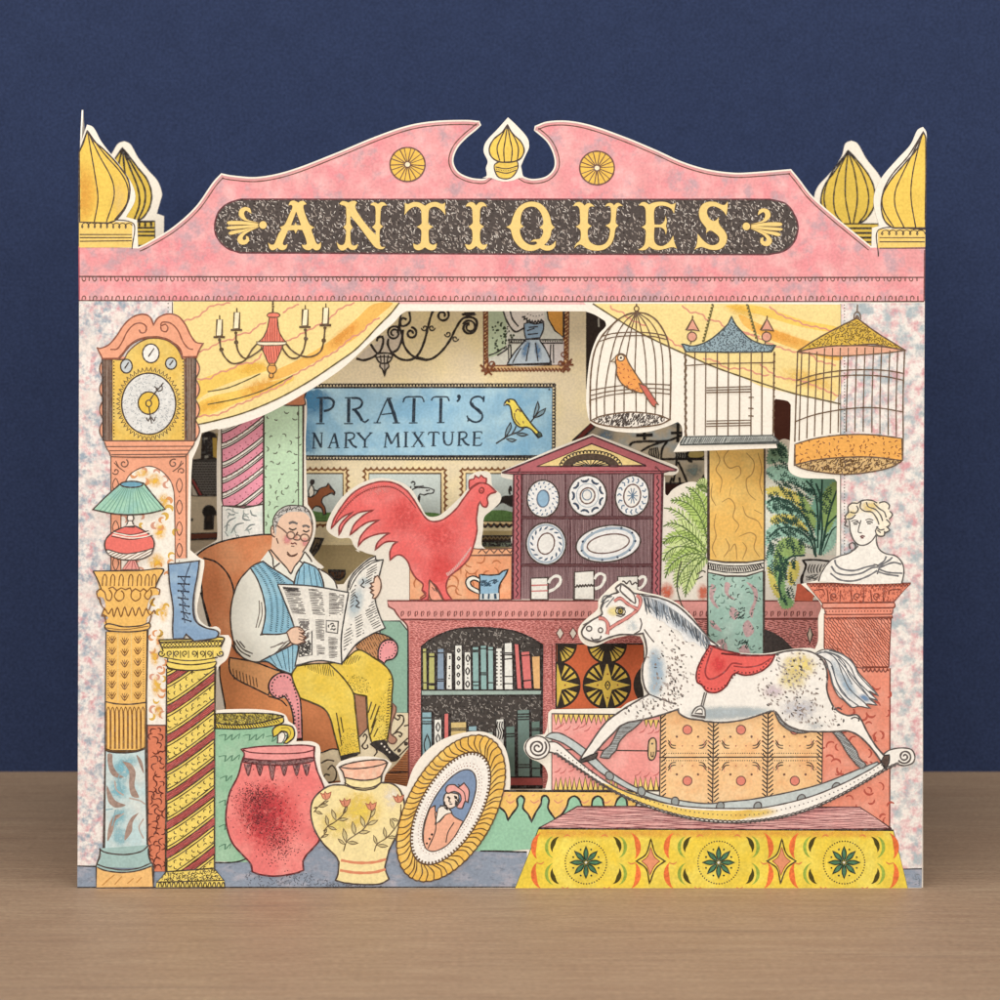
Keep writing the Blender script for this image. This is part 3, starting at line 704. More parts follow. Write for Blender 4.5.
# ------------------------------------------------------------------ left column, lamp, boot, spiral column
t = Thing('column', 'yellow column with blue marble foot, carrying the green lamp', 'column', lvl=58, kind='thing')
YC = paint('F2BE60', mottle=.06); p = t.part('shaft'); Z(70, 610, .18)
L = p.fill('202,120* 432,110* 424,520* 424,780* 198,780* 198,520*', YC, 1.2); YI = ink('8A5A28', fade=.15)
for y in range(6):
    for x in (235, 305, 378):
        yy = 165 + y * 62 + (8 if x == 305 else 0); p.line('%g,%g %g,%g %g,%g;%g,%g %g,%g;%g,%g %g,%g %g,%g' % (x - 22, yy - 10, x, yy + 18, x + 22, yy - 14, x, yy + 20, x, yy - 22, x - 14, yy - 20, x, yy + 4, x + 14, yy - 22), 1.0, YI, taper=.4)
p.dotline('212,140 212,500', 2.4, .6, YI); p.dotline('268,135 268,505', 1.9, .65, ink('F8DE9C', fade=0)); p.dotline('342,130 342,505', 1.9, .65, ink('F8DE9C', fade=0)); p.dotline('410,130 410,500', 2.4, .6, YI)
p.line('198,508 260,520 340,522 424,512', 1.2)
x = 214
while x < 415:
    p.line('%g,560 %g,538 %g,560 %g,770' % (x - 9, x, x + 9, x + 10), .8, YI); p.line('%g,560 %g,770' % (x - 9, x - 8), .8, YI); x += 24
p.line('198,772 240,782 300,788 370,782 424,764', 2.0, ink('6A4A20'))
mb = t.part('marble_foot'); MAR = paint('BFD9DA', mottle=.05, blots=[('D6DED8', 30, .52, .1, 3)])
t.l += 1; Z(70, 750, .18)
L = mb.fill('198,5* 240,12 300,15 370,8 424,-10* 430,540* 400,560 300,565 220,560 190,545*', MAR, 1.2)
mb.washes(L, [(290, 110, 70, 90, '7FC3D4', .8), (270, 220, 70, 80, '7FC3D4', .6), (270, 380, 50, 90, '86C4D2', .7, 20), (280, 480, 60, 60, '9AC8D2', .7), (330, 60, 60, 40, '9ACAD4', .6)])
MB_ = paint('A68C7E', grain=.2, mottle=.1); t.l += 1
for q in ('210,20 235,20 240,80 265,125 300,150 250,148 220,110', '290,60* 340,75 365,120 360,200 385,262 345,255 330,200 330,120 310,85', '205,195 225,230 255,280 310,305 255,318 215,285', '285,350* 250,400 240,450 210,505 215,430 240,370', '385,345* 350,400 345,450 305,500 315,430 345,370', '370,25 400,60 412,130 400,110'): mb.poly([sp(q, True)], MB_, t.l)
mb.line('330,265 390,280 420,300;410,380 385,430 410,490;300,250 260,220 250,170;260,380 300,350', 1.2, ink('C9B3A6', fade=.1)); mb.line('255,330 235,420;285,120 270,160 290,230;200,330 240,325', 1, ink('8FB9C2', fade=.1))
bs = t.part('base'); t.l += 1; TEAL = paint('A3C2BD')
bs.fill('165,545* 440,525* 432,560 450,640 150,640 175,590', TEAL); bs.line('165,545 185,562 240,575 320,578 400,560 440,525;170,548 165,590 150,632;440,545 436,570 450,625', 1.3); bs.fill('150,632* 200,650 290,665 380,655 455,625* 462,645 380,672 290,680 200,672 148,650', TEAL, 1.2)
Z(70, 750, .18); t.l += 1; L = bs.fill('148,648* 200,668 290,678 380,668 462,640* 464,764* 148,764*', paint('F3BF72', mottle=.07), 1.3); bs.line('200,730 250,690;250,745 290,700;320,740 355,710;370,735 400,705;180,750 215,720', 1.0, ink('D99A4A', fade=.1))
cp = t.part('capital'); Z(70, 450, .18); t.l += 1
L = cp.fill('130,670* 520,662* 480,760 500,800 455,810 430,880 470,905 432,925 425,970 440,985* 210,985* 190,960 215,930 180,905 200,870 185,820 150,810 165,770', YC); cp.line('130,672 400,668 520,662 495,715 475,765;130,672 155,720 175,770', 1.2)
for x in (195, 240, 287, 340, 388, 432, 470):
    cp.line('%g,755 %g,705 %g,690 %g,705 %g,755' % (x - 14, x - 10, x, x + 10, x + 8), 1.0, YI); 
cp.line('175,770 150,785 155,815 165,830;170,770 195,790 205,830 225,835 235,800 220,775;262,780 248,810 270,838 298,825 300,795 285,780;345,785 340,815 365,838 392,820 392,790;430,780 415,810 435,830 455,800 450,775;475,765 500,775 495,805', 1.1, YI); cp.line('215,770 240,760 262,780 285,765 310,775 335,765 345,785 365,770 392,785 410,770 430,785 450,765 478,765', 1.1, YI)
cp.line('182,905 195,880 215,910 235,880 245,925 265,875 285,925 305,872 325,922 348,875 365,920 385,875 405,922 425,880 445,915 470,890 475,910;182,905 178,920 205,920', 1.1, YI); cp.line('165,820 175,860 200,890;470,820 450,860 440,890;190,910 205,970;455,915 440,965', 1.0, YI)
t.l += 1; Z(70, 610, .18); cp.fill('195,85 215,75 300,92 400,85 440,70 448,90 430,108 330,120 230,115 200,105', YC, 1.2); cp.line('200,98 300,108 440,88', .8, YI)
t.done()
t = Thing('table_lamp', 'table lamp with pleated green shade and red bulbous base', 'lamp', lvl=96)
b = t.part('base'); Z(70, 450, .18); b.fill('330,610* 365,610* 388,664* 290,664*', paint('E89A90'), .9, BRN); b.line('340,615 310,660;350,615 345,662;355,615 370,660', .7, ink('B8605C'))
b.fill('350,418 400,440 455,480 470,520 455,570 410,600 350,610 280,605 220,580 195,535 205,490 250,450 310,425', paint('EE7468', mottle=.06), 1.2)
L = b.fill('203,552 300,575 390,565 462,545* 455,575 410,600 350,610 280,605 220,582', paint('F4EADC'), 1.0); b.hatch(L, -28, 2.6, ink('8C7464'), .9, .3)
b.line('245,458 340,475 420,462 445,450;238,470 340,488 430,478 455,466', 1.0, paint('F3E6D6')); b.line('243,453 340,469 440,447;232,478 340,496 462,474', .8)
nk = t.part('neck'); t.l += 1; nk.fill('325,362* 350,362* 356,380 348,395 360,425* 312,425* 325,395 320,380', paint('F4EADC'), 1.0); nk.line('322,392 350,392', .8)
sh = t.part('lamp_shade'); t.l += 1
L = sh.fill('285,185* 410,182* 460,245 530,328* 440,350 340,358 240,352 130,330* 200,260', paint('A4D3B8', mottle=.07, blots=[('8CC2BC', 24, .56, .1, 2)]), 1.2)
for i in range(14): sh.line('%g,%g %g,%g' % (292 + i * 8.4, 206, 165 + i * 27, 338 + 12 * math.sin(i * .24)), .8, ink('7FB59E', fade=.1), wob=.5)
t.l += 1; sh.fill(ell(345, 190, 62, 17), paint('6FA7BE'), 1.2)
t.done()
t = Thing('spiral_column', 'yellow spiral column with red bands, under the blue boot', 'column', lvl=62, kind='thing')
YS = paint('F1D662', mottle=.06); SI = ink('4A3C28'); p = t.part('shaft'); Z(70, 610, .18)
L = p.fill('538,325* 640,335 720,332 808,312* 803,700* 803,1460* 700,1490 620,1485 536,1450*', YS, 1.2, SI)
RED = paint('C65F58', grain=.2, mottle=.12)
def clipband(y0, y1, dy, mat, wd=0):
    n = 14; xs = [538 + (803 - 538) * i / n for i in range(n + 1)]
    f = lambda x, y: y - dy * ((x - 538) / 265.0) ** 1.15
    return xs, f
for k in range(9):
    y0 = 305 + k * 163 - max(0, k - 2) * 3
    xs, f = clipband(0, 0, 185, RED)
    for a_, b_, m in ((0, 62, YS), (62, 108, RED)):
        T = [(70 + x * .18, 610 + min(1470, max(322, f(x, y0 + a_))) * .18) for x in xs]; B = [(70 + x * .18, 610 + min(1470, max(322, f(x, y0 + b_))) * .18) for x in reversed(xs)]
        if m is RED and max(q[1] for q in B) - min(q[1] for q in T) > 3: t.l += .2; p.poly([T + B], RED, t.l); p.hatch(T + B, -34, 1.5, ink('8E3A38'), .6, .3, .3)
    for o_, wd in ((44, 1.0), (62, 1.2), (108, 1.2), (126, 1.0)):
        q = [(70 + x * .18, 610 + f(x, y0 + o_) * .18) for x in xs if 325 < f(x, y0 + o_) < 1470]
        if len(q) > 2: p.ribbon(q, SI, wd)
    for o_ in (152, 186):
        for x in range(556, 800, 33):
            yy = f(x, y0 + o_ + t.r.uniform(-7, 7))
            if 345 < yy < 1450:
                a = t.r.uniform(0, 3.1); x2 = 70 + x * .18; y2 = 610 + yy * .18; q = [(x2 + 1.9 * math.cos(a + i * .9), y2 + 1.8 * math.sin(a + i * .9), 0) for i in range(4)]; p.ribbon(smooth(q), SI, .85, .4)
bs = t.part('base'); t.l += 1; Z(70, 750, .18)
L = bs.fill('!535,675 800,655 858,728 482,735', YS, 1.2, SI); bs.curls(L, 130, 3.0, SI, .8, 1.6); L = bs.fill('!482,732 858,722 860,764 478,764', YS, 1.2, SI)
x = 492
while x < 850: bs.line('%g,758 %g,735 %g,735 %g,758' % (x, x + 6, x + 14, x + 18), 1.0, SI); x += 25
cp = t.part('capital'); t.l += 1; Z(70, 610, .18)
L = cp.fill('495,165* 700,158 855,152* 835,200 850,240 800,262 815,290 790,315 700,332 600,330 540,305 550,270 495,255 505,210', YS)
cp.line('495,165 700,160 855,152 838,205;495,165 520,230;500,178 848,168', 1.3, SI); cp.wavy('505,186 845,176', 1.2, 3.6, SI, .8, shape='zig'); cp.wavy('512,204 840,194', 1.1, 3.2, SI, .8, shape='zig'); cp.line('515,210 835,202', .9, SI)
for x in (555, 595, 640, 690, 735, 775):
    cp.spiral(x, 240, 17, 4, 1.2, 90, SI, 1.0, 1 if x < 660 else -1); cp.line('%g,225 %g,265' % (x + 20, x + 20), .8, SI)
cp.spiral(508, 240, 20, 4, 1.2, 0, SI, 1.1); cp.spiral(838, 240, 20, 4, 1.2, 180, SI, 1.1, -1)
cp.line('540,285 620,300 700,302 815,285;536,300 545,318 620,332 720,332 800,315 815,290', 1.2, SI); cp.line('525,262 620,278 720,278 820,262', 1.0, SI)
t.done()
t = Thing('boot', 'blue lace-up ankle boot standing on the spiral column', 'boot', lvl=98)
p = t.part('boot'); Z(70, 450, .18)
L = p.fill('548,632* 600,628 720,614* 712,680 690,800 685,890 700,950 750,985 812,1000 828,1015 815,1040 760,1052 690,1060* 645,1020* 632,1048* 575,1048* 572,990 575,880 555,740', paint('86A6C6', mottle=.08, blots=[('9DB9D0', 20, .56, .1, 2)]), 1.3)
lc = t.part('laces'); lc.line('672,626 640,720 628,850 640,960', 1.1, ink('4B5A72')); 
for i in range(7):
    y = 702 + i * 39; x0 = 604 + (0 if i < 4 else (i - 3) * 8); lc.line('%g,%g %g,%g' % (x0, y, x0 + 62 - i * 3, y + 2 + i * 2), 1.2, ink('2F3442')); lc.dots('%g,%g %g,%g' % (x0, y, x0 + 62 - i * 3, y + 2 + i * 2), 1.1, ink('2F3442'))
    if i < 6: lc.line('%g,%g %g,%g' % (x0 + 10, y, x0 + 40, y + 38), .8, ink('3E465A'))
p.line('712,690 692,800 690,890 705,950 755,985 812,1000', 1.0, ink('4B5A72'))
t.done()

# ------------------------------------------------------------------ chandelier on the left curtain
t = Thing('chandelier', 'red chandelier with four white candles in front of the yellow curtain', 'chandelier', lvl=14)
CH = ink('6A5236'); b = t.part('stem'); Z(200, 290, .18)
b.line('405,62 405,85;400,90 412,95;405,100 405,128', 1.6, CH); RD = paint('EC7E66', mottle=.1)
b.fill('372,140 385,128 430,128 445,140 430,152 385,152', RD, .9, CH)
L = b.fill('385,152* 430,152* 440,230 465,275 482,292* 318,292* 350,265 375,210', RD, 1.0, CH); b.hatch(L, 90, 2.4, ink('A8463A'), .6, .4)
L = b.fill('335,305* 465,302* 440,360 415,410 385,410 360,360', RD, 1.0, CH); b.hatch(L, 84, 2.4, ink('A8463A'), .6, .4)
b.fill('312,288* 480,288* 475,302 400,308 325,304', paint('F7E7C8'), .9, CH)
b.fill(ell(400, 438, 25, 26), paint('EBA84E'), 1.0, CH); b.fill(ell(396, 475, 12, 13), paint('EBA84E'), .9, CH); b.fill('384,408* 418,408* 415,418 388,418', paint('EBA84E'), .8, CH)
for arm, (cx, cy) in (('108,270 118,330 140,375 180,408 235,400 260,380 290,330 318,298', (107, 262)), ('200,232 202,290 215,345 250,380 290,365 350,320 350,308', (203, 222)), ('585,215 588,270 572,340 540,378 500,375 465,335 455,310', (583, 206)), ('695,205 688,280 670,340 620,370 560,365 510,335 480,300', (697, 196))):
    a = t.part('arm'); a.line(arm, 1.5, CH); a.line('%g,%g %g,%g' % (cx - 32, cy, cx + 32, cy), 2.2, CH); L = pts(arm)
    a.dot(L[1][0], L[1][1], 2.3, CH, 9); a.dot(L[0][0], L[0][1] + 1.2, 1.7, CH)
    c = t.part('candle', a); t.l += .5; c.fill('!%g,%g %g,%g %g,%g %g,%g' % (cx - 17, cy - 8, cx + 15, cy - 8, cx + 18, cy - 98, cx - 12, cy - 98), paint('F8EBC4'), .9, CH); c.line('%g,%g %g,%g' % (cx + 3, cy - 98, cx + 2, cy - 122), 1.0, CH)
t.done()
# ------------------------------------------------------------------ pots in front
t = Thing('pot', 'large green pot with wave marks and gold rope rim, behind the red vase', 'pot', lvl=8)
b = t.part('body'); Z(200, 640, .22); GP = paint('93C29F', mottle=.06, blots=[('A9CFAE', 40, .54, .1, 3)])
L = b.fill('70,395* 375,395* 380,480 330,640 200,850 230,1000 150,1008* 70,1005*', GP); Z(200, 730, .2); b.line('76,662 130,663 190,658 240,640', 1.3, DK)
Z(200, 640, .22); WV = ink('5F8E70', fade=.1)
for (x, y) in ((85, 435), (195, 435), (300, 440), (85, 530), (90, 630), (85, 740), (85, 850), (85, 940)):
    if y > 600: b.line('%g,%g %g,%g %g,%g %g,%g %g,%g' % (x, y, x + 30, y - 12, x + 28, y + 12, x + 55, y - 14, x + 50, y + 8), 1.1, WV, taper=.4)
    else: b.line('%g,%g %g,%g %g,%g %g,%g %g,%g %g,%g %g,%g' % (x, y, x + 32, y - 4, x + 28, y + 22, x + 62, y - 6, x + 58, y + 20, x + 95, y - 8, x + 90, y + 14), 1.1, WV, taper=.4)
rm = t.part('rim'); L = rm.fill('70,335* 200,332 330,336 378,345* 360,362 260,378 150,385 70,380*', paint('C9B548', mottle=.1), 1.2, DK); rm.scratch(L, 420, 2.2, ink('5E5426'), .6, 60, 40)
L = rm.fill('70,378* 150,385 260,378 378,350* 380,372 340,388 200,404 70,402*', paint('E3C83E'), 1.2, DK); rm.rope('75,392 150,394 260,388 375,364', 3.4, 2.6, DK, .9)
hd = t.part('handle'); hd.fill('335,440* 330,410 350,390 385,385 420,395 430,420 425,445 395,470* 380,468* 400,440 395,420 370,415 355,430', paint('E6CB3C'), 1.3, DK); hd.line('368,400 400,400 412,425 400,448', .8, ink('9A8424')); t.l += 1; hd.fill('355,432* 372,418 385,425 385,445 372,468* 352,468*', paint('F2ECDF'), .8)
t.done()
t = Thing('vase', 'big round red vase with dark speckled belly', 'vase', lvl=26)
b = t.part('body'); Z(200, 730, .2); RV = paint('EE7A76', mottle=.06, blots=[('F4948C', 36, .55, .12, 3)]); RVI = ink('6E2C2E')
L = b.fill('212,148* 572,145* 585,200 610,260 622,300 600,420 598,545 565,590 535,620* 522,640 515,660 518,700* 480,715 380,730 300,722 262,708* 258,680 248,660 210,620 160,560 132,470 132,400 150,310 190,230', RV, 1.5, RVI)
b.wash(340, 430, 190, 220, 'E0484E', .8); b.wash(310, 420, 120, 150, 'B84048', .3)
R = t.r; k = 0
while k < 1500:
    q = R.random(); mx, my, sx, sy = (285, 335, 55, 38) if q < .35 else ((300, 440, 60, 40) if q < .6 else ((395, 560, 50, 50) if q < .9 else (360, 430, 100, 90)))
    x = 200 + R.gauss(mx, sx) * .2; y = 730 + R.gauss(my, sy) * .2
    if inside(L, x, y): b.dot(x, y, R.uniform(.28, .68), ink('5A2226', fade=.1), 5); k += 1
nk = t.part('neck'); L = nk.fill('215,138* 300,150 420,152 510,142 570,130* 572,150 520,166 420,175 300,172 212,160*', paint('9C7270', mottle=.1), 1.2, RVI); nk.scratch(L, 160, 2.0, ink('5E3C3E'), .6, 0, 30)
for x in (240, 298, 360, 420, 482, 532):
    hh = 60 if x != 360 else 82; T3 = sp('%g,168* %g,168* %g,%g*' % (x - 19, x + 19, x + 2, 168 + hh), True); nk.poly([T3], paint('B07E7B', mottle=.1), t.l + .3); nk.scratch(T3, 26, 2.4, ink('5E3C3E'), .6, 90, 15); nk.line('%g,168 %g,%g %g,168' % (x - 19, x + 2, 168 + hh, x + 19), .9, RVI)
rm = t.part('rim'); t.l += 1; rm.fill('205,95* 300,82 420,78 520,75 572,82* 570,135* 420,152 300,150 218,140* 222,115', paint('F29C98', mottle=.05), 1.3, RVI); rm.line('215,100 260,112 400,118 520,112 572,98', 1.1, RVI)
t.done()
t = Thing('vase', 'cream yellow vase painted with red flower sprigs and orange foot bands', 'vase', lvl=48)
b = t.part('body'); Z(200, 730, .2); YV = paint('F3E0A0', mottle=.04)
L = b.fill('725,275* 800,298 870,290 905,262* 960,268 1000,300 1022,370 1015,450 985,520 945,600* 930,660 925,690 945,745* 900,768 800,770 720,762 678,750* 690,720 695,660* 680,630 620,570 575,500 555,420 565,350 610,300 660,275', YV, 1.4)
b.wash(800, 400, 130, 130, 'F2D450', .7); b.wash(680, 470, 100, 90, 'F0DC78', .6); b.wash(960, 330, 60, 90, 'F6EEDA', .7)
BA = ink('EE9468', fade=.1)
b.line('705,650 780,662 870,660 930,645', 2.6, BA); b.line('700,700 780,712 870,710 928,695', 2.6, BA)
SP = ink('6A5436'); FLW = paint('E0906E')
def sprig(pt, leaves, fl):
    b.line(pt, 1.0, SP)
    for lx, ly, a, ln in leaves:
        a = math.radians(a); c, d = math.cos(a) * ln, math.sin(a) * ln; n = (-d * .15, c * .15)
        Q = sp('%g,%g* %g,%g %g,%g* %g,%g' % (lx, ly, lx + c * .5 + n[0], ly + d * .5 + n[1], lx + c, ly + d, lx + c * .5 - n[0], ly + d * .5 - n[1]), True)
        b.poly([Q], paint('CFBE86', mottle=.1), t.l + .2); b.ribbon(Q + [Q[0]], SP, .75)
    for fx, fy in fl:
        Q = sp('%g,%g %g,%g* %g,%g %g,%g* %g,%g %g,%g* %g,%g %g,%g' % (fx - 14, fy + 12, fx - 30, fy - 18, fx - 14, fy - 10, fx - 6, fy - 24, fx + 4, fy - 12, fx + 24, fy - 22, fx + 18, fy + 4, fx + 4, fy + 16), True)
        b.poly([Q], FLW, t.l + .3); b.ribbon(Q + [Q[0]], ink('A8583C'), .7); b.ribbon(sp('%g,%g %g,%g;' .replace(';', '') % (fx - 4, fy + 10, fx - 8, fy - 12)), ink('A8583C'), .6)
t.l += .3
sprig('618,505 640,480 680,455 720,415 728,380', [(640, 480, -100, 55), (640, 482, 20, 45), (680, 452, -110, 60), (690, 448, -5, 50), (715, 420, -60, 45)], [(728, 365)])
sprig('718,605 735,555 775,525 820,492 850,440 858,400', [(730, 560, -100, 70), (725, 572, -140, 45), (735, 560, 5, 55), (775, 525, -100, 70), (790, 512, -5, 60), (825, 488, -110, 65), (835, 475, -25, 60), (850, 440, -60, 55)], [(858, 382)])
sprig('872,605 885,570 930,540 975,490 1000,440 1005,370', [(885, 572, -110, 50), (885, 575, 5, 55), (930, 540, -100, 55), (935, 535, 0, 50), (970, 495, -110, 55), (995, 455, -160, 40)], [(995, 345)])
sprig('570,410 590,385 630,350', [(590, 385, 170, 20), (590, 382, -10, 50), (575, 405, 20, 40), (610, 365, -20, 35)], [(632, 330)])
sprig('605,540 620,525', [(605, 535, -20, 40), (620, 520, -60, 30)], [])
nk = t.part('neck'); t.l += 1; nk.fill('722,235* 800,250 870,245 908,228* 905,262* 870,290 800,298 725,275* 728,255', YV, 1.2); nk.line('722,262 760,282 830,290 880,278 908,258', 1.1)
rm = t.part('rim'); t.l += 1; L = rm.fill('695,185* 730,170 800,155 870,148 920,150 938,162* 925,190 905,230* 870,245 800,250 722,236* 715,210', paint('F4B99A', mottle=.07, blots=[('F7CDB0', 10, .52, .08, 3)]), 1.3); rm.line('700,185 760,192 830,188 900,175 936,162', 1.2)
t.done()

# ------------------------------------------------------------------ tablecloth, trunk and chest
t = Thing('tablecloth', 'green cloth with yellow scalloped border hanging behind the oval portrait', 'cloth', lvl=7)
b = t.part('cloth'); Z(370, 720, .2); GC = paint('98CBAA', mottle=.06)
L = b.fill('!480,370 1330,370 1310,480 880,640 640,658 500,655 480,600', GC); b.line('550,655 640,655 780,660', 1.3, DK)
bd = t.part('scalloped_border'); Z(370, 720, .2); bm = paint('F5C766', mottle=.08, blots=[('F2B487', 16, .6, .08, 3)])
Lb = bd.fill('640,354* 1330,357* 1332,420 1310,460* 1290,440 1280,395 1260,380 1238,395 1220,440 1200,470* 1170,430 1162,395 1140,380 1115,395 1105,440 1085,465* 1060,430 1045,395 1022,380 995,395 985,430 960,470 925,495* 890,440 895,400 880,378 860,385 855,420 830,460 808,508* 790,470 765,440 772,395 755,378 735,395 738,430 710,470 690,500* 675,460 640,430*', bm, 1.7, DK)
bd.line('640,354 900,354 1330,357', 1.4, DK); 
for x in (680, 800, 920, 1050, 1160): bd.line('%g,400 %g,415 %g,400;%g,380 %g,372' % (x, x + 20, x + 45, x + 10, x + 25), 1.3, ink('F2A078', fade=.1), taper=.4)
t.done()
t = Thing('trunk', 'pink travelling trunk with yellow tooth borders and small lock', 'trunk', lvl=10)
b = t.part('front_panel'); Z(510, 700, .22); PK = paint('F09A92', mottle=.05, blots=[('F4AFA6', 40, .55, .1, 3)])
L = b.fill('!190,62 705,68 695,412 190,410', PK, 1.2)
b.line('195,225 700,232', 1.1)
def teeth_band(y0, y1, x0, x1, up):
    x = x0
    while x < x1:
        wdt = t.r.uniform(17, 27); tip = (x + wdt / 2, y1 + t.r.uniform(-5, 5)); T3 = sp('!%g,%g %g,%g %g,%g' % (x, y0, x + wdt, y0, tip[0], tip[1]), True)
        b.poly([T3], paint('F1D06A', mottle=.08), t.l + .3); b.ribbon([T3[0], T3[2], T3[1]], INK, .9); x += wdt
teeth_band(66, 108, 200, 500, 0); teeth_band(410, 352, 200, 480, 1); teeth_band(90, 128, 610, 698, 0); teeth_band(410, 350, 560, 690, 1)
PKS = ink('D9706C', fade=.1)
for x, y in ((215, 120), (260, 125), (300, 122), (350, 128), (410, 118), (215, 315), (240, 320), (280, 312), (330, 318), (370, 310), (600, 135), (640, 140), (670, 135), (580, 330), (620, 335), (665, 330), (230, 110), (330, 112)): b.line('%g,%g %g,%g %g,%g' % (x - 14, y + 14, x + 4, y + 8, x + 16, y - 8), 1.0, PKS, taper=.4)
lk = t.part('lock'); t.l += 1; lk.fill('640,175* 652,172 662,180 665,210 662,250 652,270 636,272 628,255 628,215 632,185', paint('E9C58C'), 1.3); lk.dots('646,198', 1.1, DK); lk.line('642,235 642,255 650,258 652,235', 1.0)
t.done()
t = Thing('chest', 'peach tiled chest with red dot and twig motifs beneath the rocking horse', 'chest', lvl=14)
b = t.part('body'); Z(700, 560, .23); TL = paint('F5C68A', mottle=.06, blots=[('F7D09A', 30, .55, .1, 3), ('F1B87C', 22, .6, .1, 3)])
L = b.fill('!-175,600 535,600 530,1000 530,1085 -178,1085', TL)
for x0 in (-170, 60, 297): b.line('%g,600 %g,1080' % (x0, x0 - 6), 1.3)
b.line('533,740 528,1080', 1.0); b.line('-178,858 530,856', 1.2)
Z(700, 560, .23)
for x0 in (-172, 57, 294, 532):
    for y in range(620, 1075, 19):
        for s_ in ((1, -1) if x0 not in (-172,) else (1,)):
            if x0 == 532 and s_ == 1: continue
            b.line('%g,%g %g,%g' % (x0 + s_ * 3, y + 12, x0 + s_ * 24, y - 6), 1.1, DK)
b.dotline('-165,840 530,840', 2.3, .62, DK); b.dotline('-165,872 530,872', 2.3, .62, DK)
for cx in (-55, 178, 412):
    for cy in (738, 960):
        rd = ell(cx, cy, 20, 20); Lr = smooth(rd, True); b.poly([Lr], paint('E58672', mottle=.08), t.l + .4); b.ribbon(Lr + [Lr[0]], BRN, .9, lift=.9)
        for sx in (-1, 1):
            b.dots('%g,%g' % (cx + sx * 46, cy + (30 if cy < 800 else -28)), 1.25, BRN)
            for k, (dx, dy) in enumerate(((64, 60), (54, 72))):
                yy = cy + dy if cy < 800 else cy - dy; sg = 1 if cy < 800 else -1
                b.line('%g,%g %g,%g %g,%g' % (cx + sx * 50, yy + 8 * sg, cx + sx * 68, yy + 6 * sg, cx + sx * 84, yy - 16 * sg), 1.1, DK, taper=.4); b.line('%g,%g %g,%g' % (cx + sx * 74, yy, cx + sx * 72, yy - 22 * sg), 1.0, ink('E2957E', fade=.1), taper=.5)
            b.dots('%g,%g %g,%g' % (cx + sx * 22, cy + (70 if cy < 800 else -66), cx + sx * 92, cy + 50 * (1 if cy < 800 else -1)), .8, ink('C9745C'))
t.done()
t = Thing('pedestal', 'salmon pedestal with hatched shaft, supporting the white bust', 'pedestal', lvl=9)
SA = paint('EA8F74', mottle=.06, blots=[('EFA189', 30, .55, .1, 3)]); PI = ink('8A4230')
b = t.part('base'); Z(700, 560, .23); SQ = ink('C75B48', fade=.05)
L = b.fill('!532,470 826,470 822,1225 530,1225', SA); L = sp('!540,600 820,500 818,1200 540,1200', True)
for _ in range(3): pass
for x, y in b.spread_in(L, 64, 8.0):
    s_ = t.r.choice((-1, 1)); a = t.r.uniform(0, 6.3); ln = t.r.uniform(8, 13); q = []
    for i in range(7):
        q.append((x, y, 0)); x += math.cos(a) * ln / 6; y += math.sin(a) * ln / 6; a += s_ * .42
    b.ribbon(smooth(q), SQ, t.r.uniform(1.3, 2.0), .5)
b.line('826,470 824,1220', 1.1, PI)
sh = t.part('shaft'); L = sh.fill('!540,235 832,235 820,466 700,470 560,440 540,380', SA, 1.1, PI); sh.hatch(L, 52, 2.6, PI, .9, .4, .55, 6, .2)
sh.wavy('705,478 820,480', 1.6, 4.2, PI, 1.2, shape='scallop'); sh.line('705,466 818,466', 1.6, PI)
cp = t.part('capital'); t.l += 1; Z(760, 440, .18)
L = cp.fill('!258,798 838,796 742,900 345,905', paint('E88668', mottle=.08), 1.3, PI); cp.wavy('275,806 825,804', 1.5, 3.6, PI, 1.0, shape='scallop'); cp.scratch(L, 330, 2.2, ink('B0543E'), .7, 80, 30)
for x in (410, 540, 650): cp.spiral(x, 868, 22, 5, 1.2, 90, PI, 1.1); cp.line('%g,835 %g,898;%g,835 %g,898' % (x + 38, x + 34, x - 36, x - 30), 1.0, PI)
cp.line('300,835 350,832 360,860;780,830 720,835 715,860', 1.1, PI)
cp.fill('350,905* 745,903* 750,918 742,932 352,935 345,920', SA, 1.2, PI); cp.fill('358,935* 740,932* 728,968 372,970', SA, 1.2, PI); cp.dotline('368,952 730,950', 3.2, .75, PI); cp.fill('!368,970 730,968 738,985 362,990', SA, 1.0, PI); cp.wavy('370,990 735,988', .8, 3, PI, .9)
t.done()
t = Thing('bust', 'white marble bust of a woman with curled hair and draped shoulders', 'bust', lvl=40)
b = t.part('bust'); Z(760, 440, .18); BW = paint('F3EEE3', mottle=.03); BI = ink('5E5854')
L = b.fill('325,785* 340,735 385,675 440,645 500,625 530,610* 545,585 520,555 500,510 490,450 520,390 600,360 680,380 690,440 660,500 650,560* 655,600 690,630 750,645 785,680 795,730 788,795* 560,800', BW, 0)
b.line('325,785 342,735 390,670 440,645 500,625 545,588;648,520 645,560 660,605 695,630 755,645 790,685 798,735 786,795', 1.2, BI)
b.line('495,445 502,510 520,555 548,582 585,582 620,560 645,525', 1.2, BI); b.line('515,460 540,455 550,462;520,468 540,466;590,455 612,452 625,460;595,464 615,464', 1.2, BI); b.line('560,445 550,480 545,512 565,515', 1.0, BI); b.line('555,538 568,532 582,536;560,543 575,543', 1.3, ink('7A4A48'));b.line('505,452 525,445 545,450;585,445 605,438 628,446', .9, BI)
dr = t.part('drapery'); dr.line('415,665 420,690 450,715 520,725 590,705 640,695;395,700 420,735 480,750 560,740 620,710 655,705;390,740 440,775 520,782 600,755 650,725;650,700 690,670 700,645;655,705 720,665 735,650;660,710 740,680 785,690;655,715 710,735 790,740;650,730 700,745 770,755', 1.5, ink('77777A')); dr.line('630,690 660,700 650,745', 1.2, BI)
hr = t.part('hair'); t.l += 1; HR = paint('F5EBD2', mottle=.04)
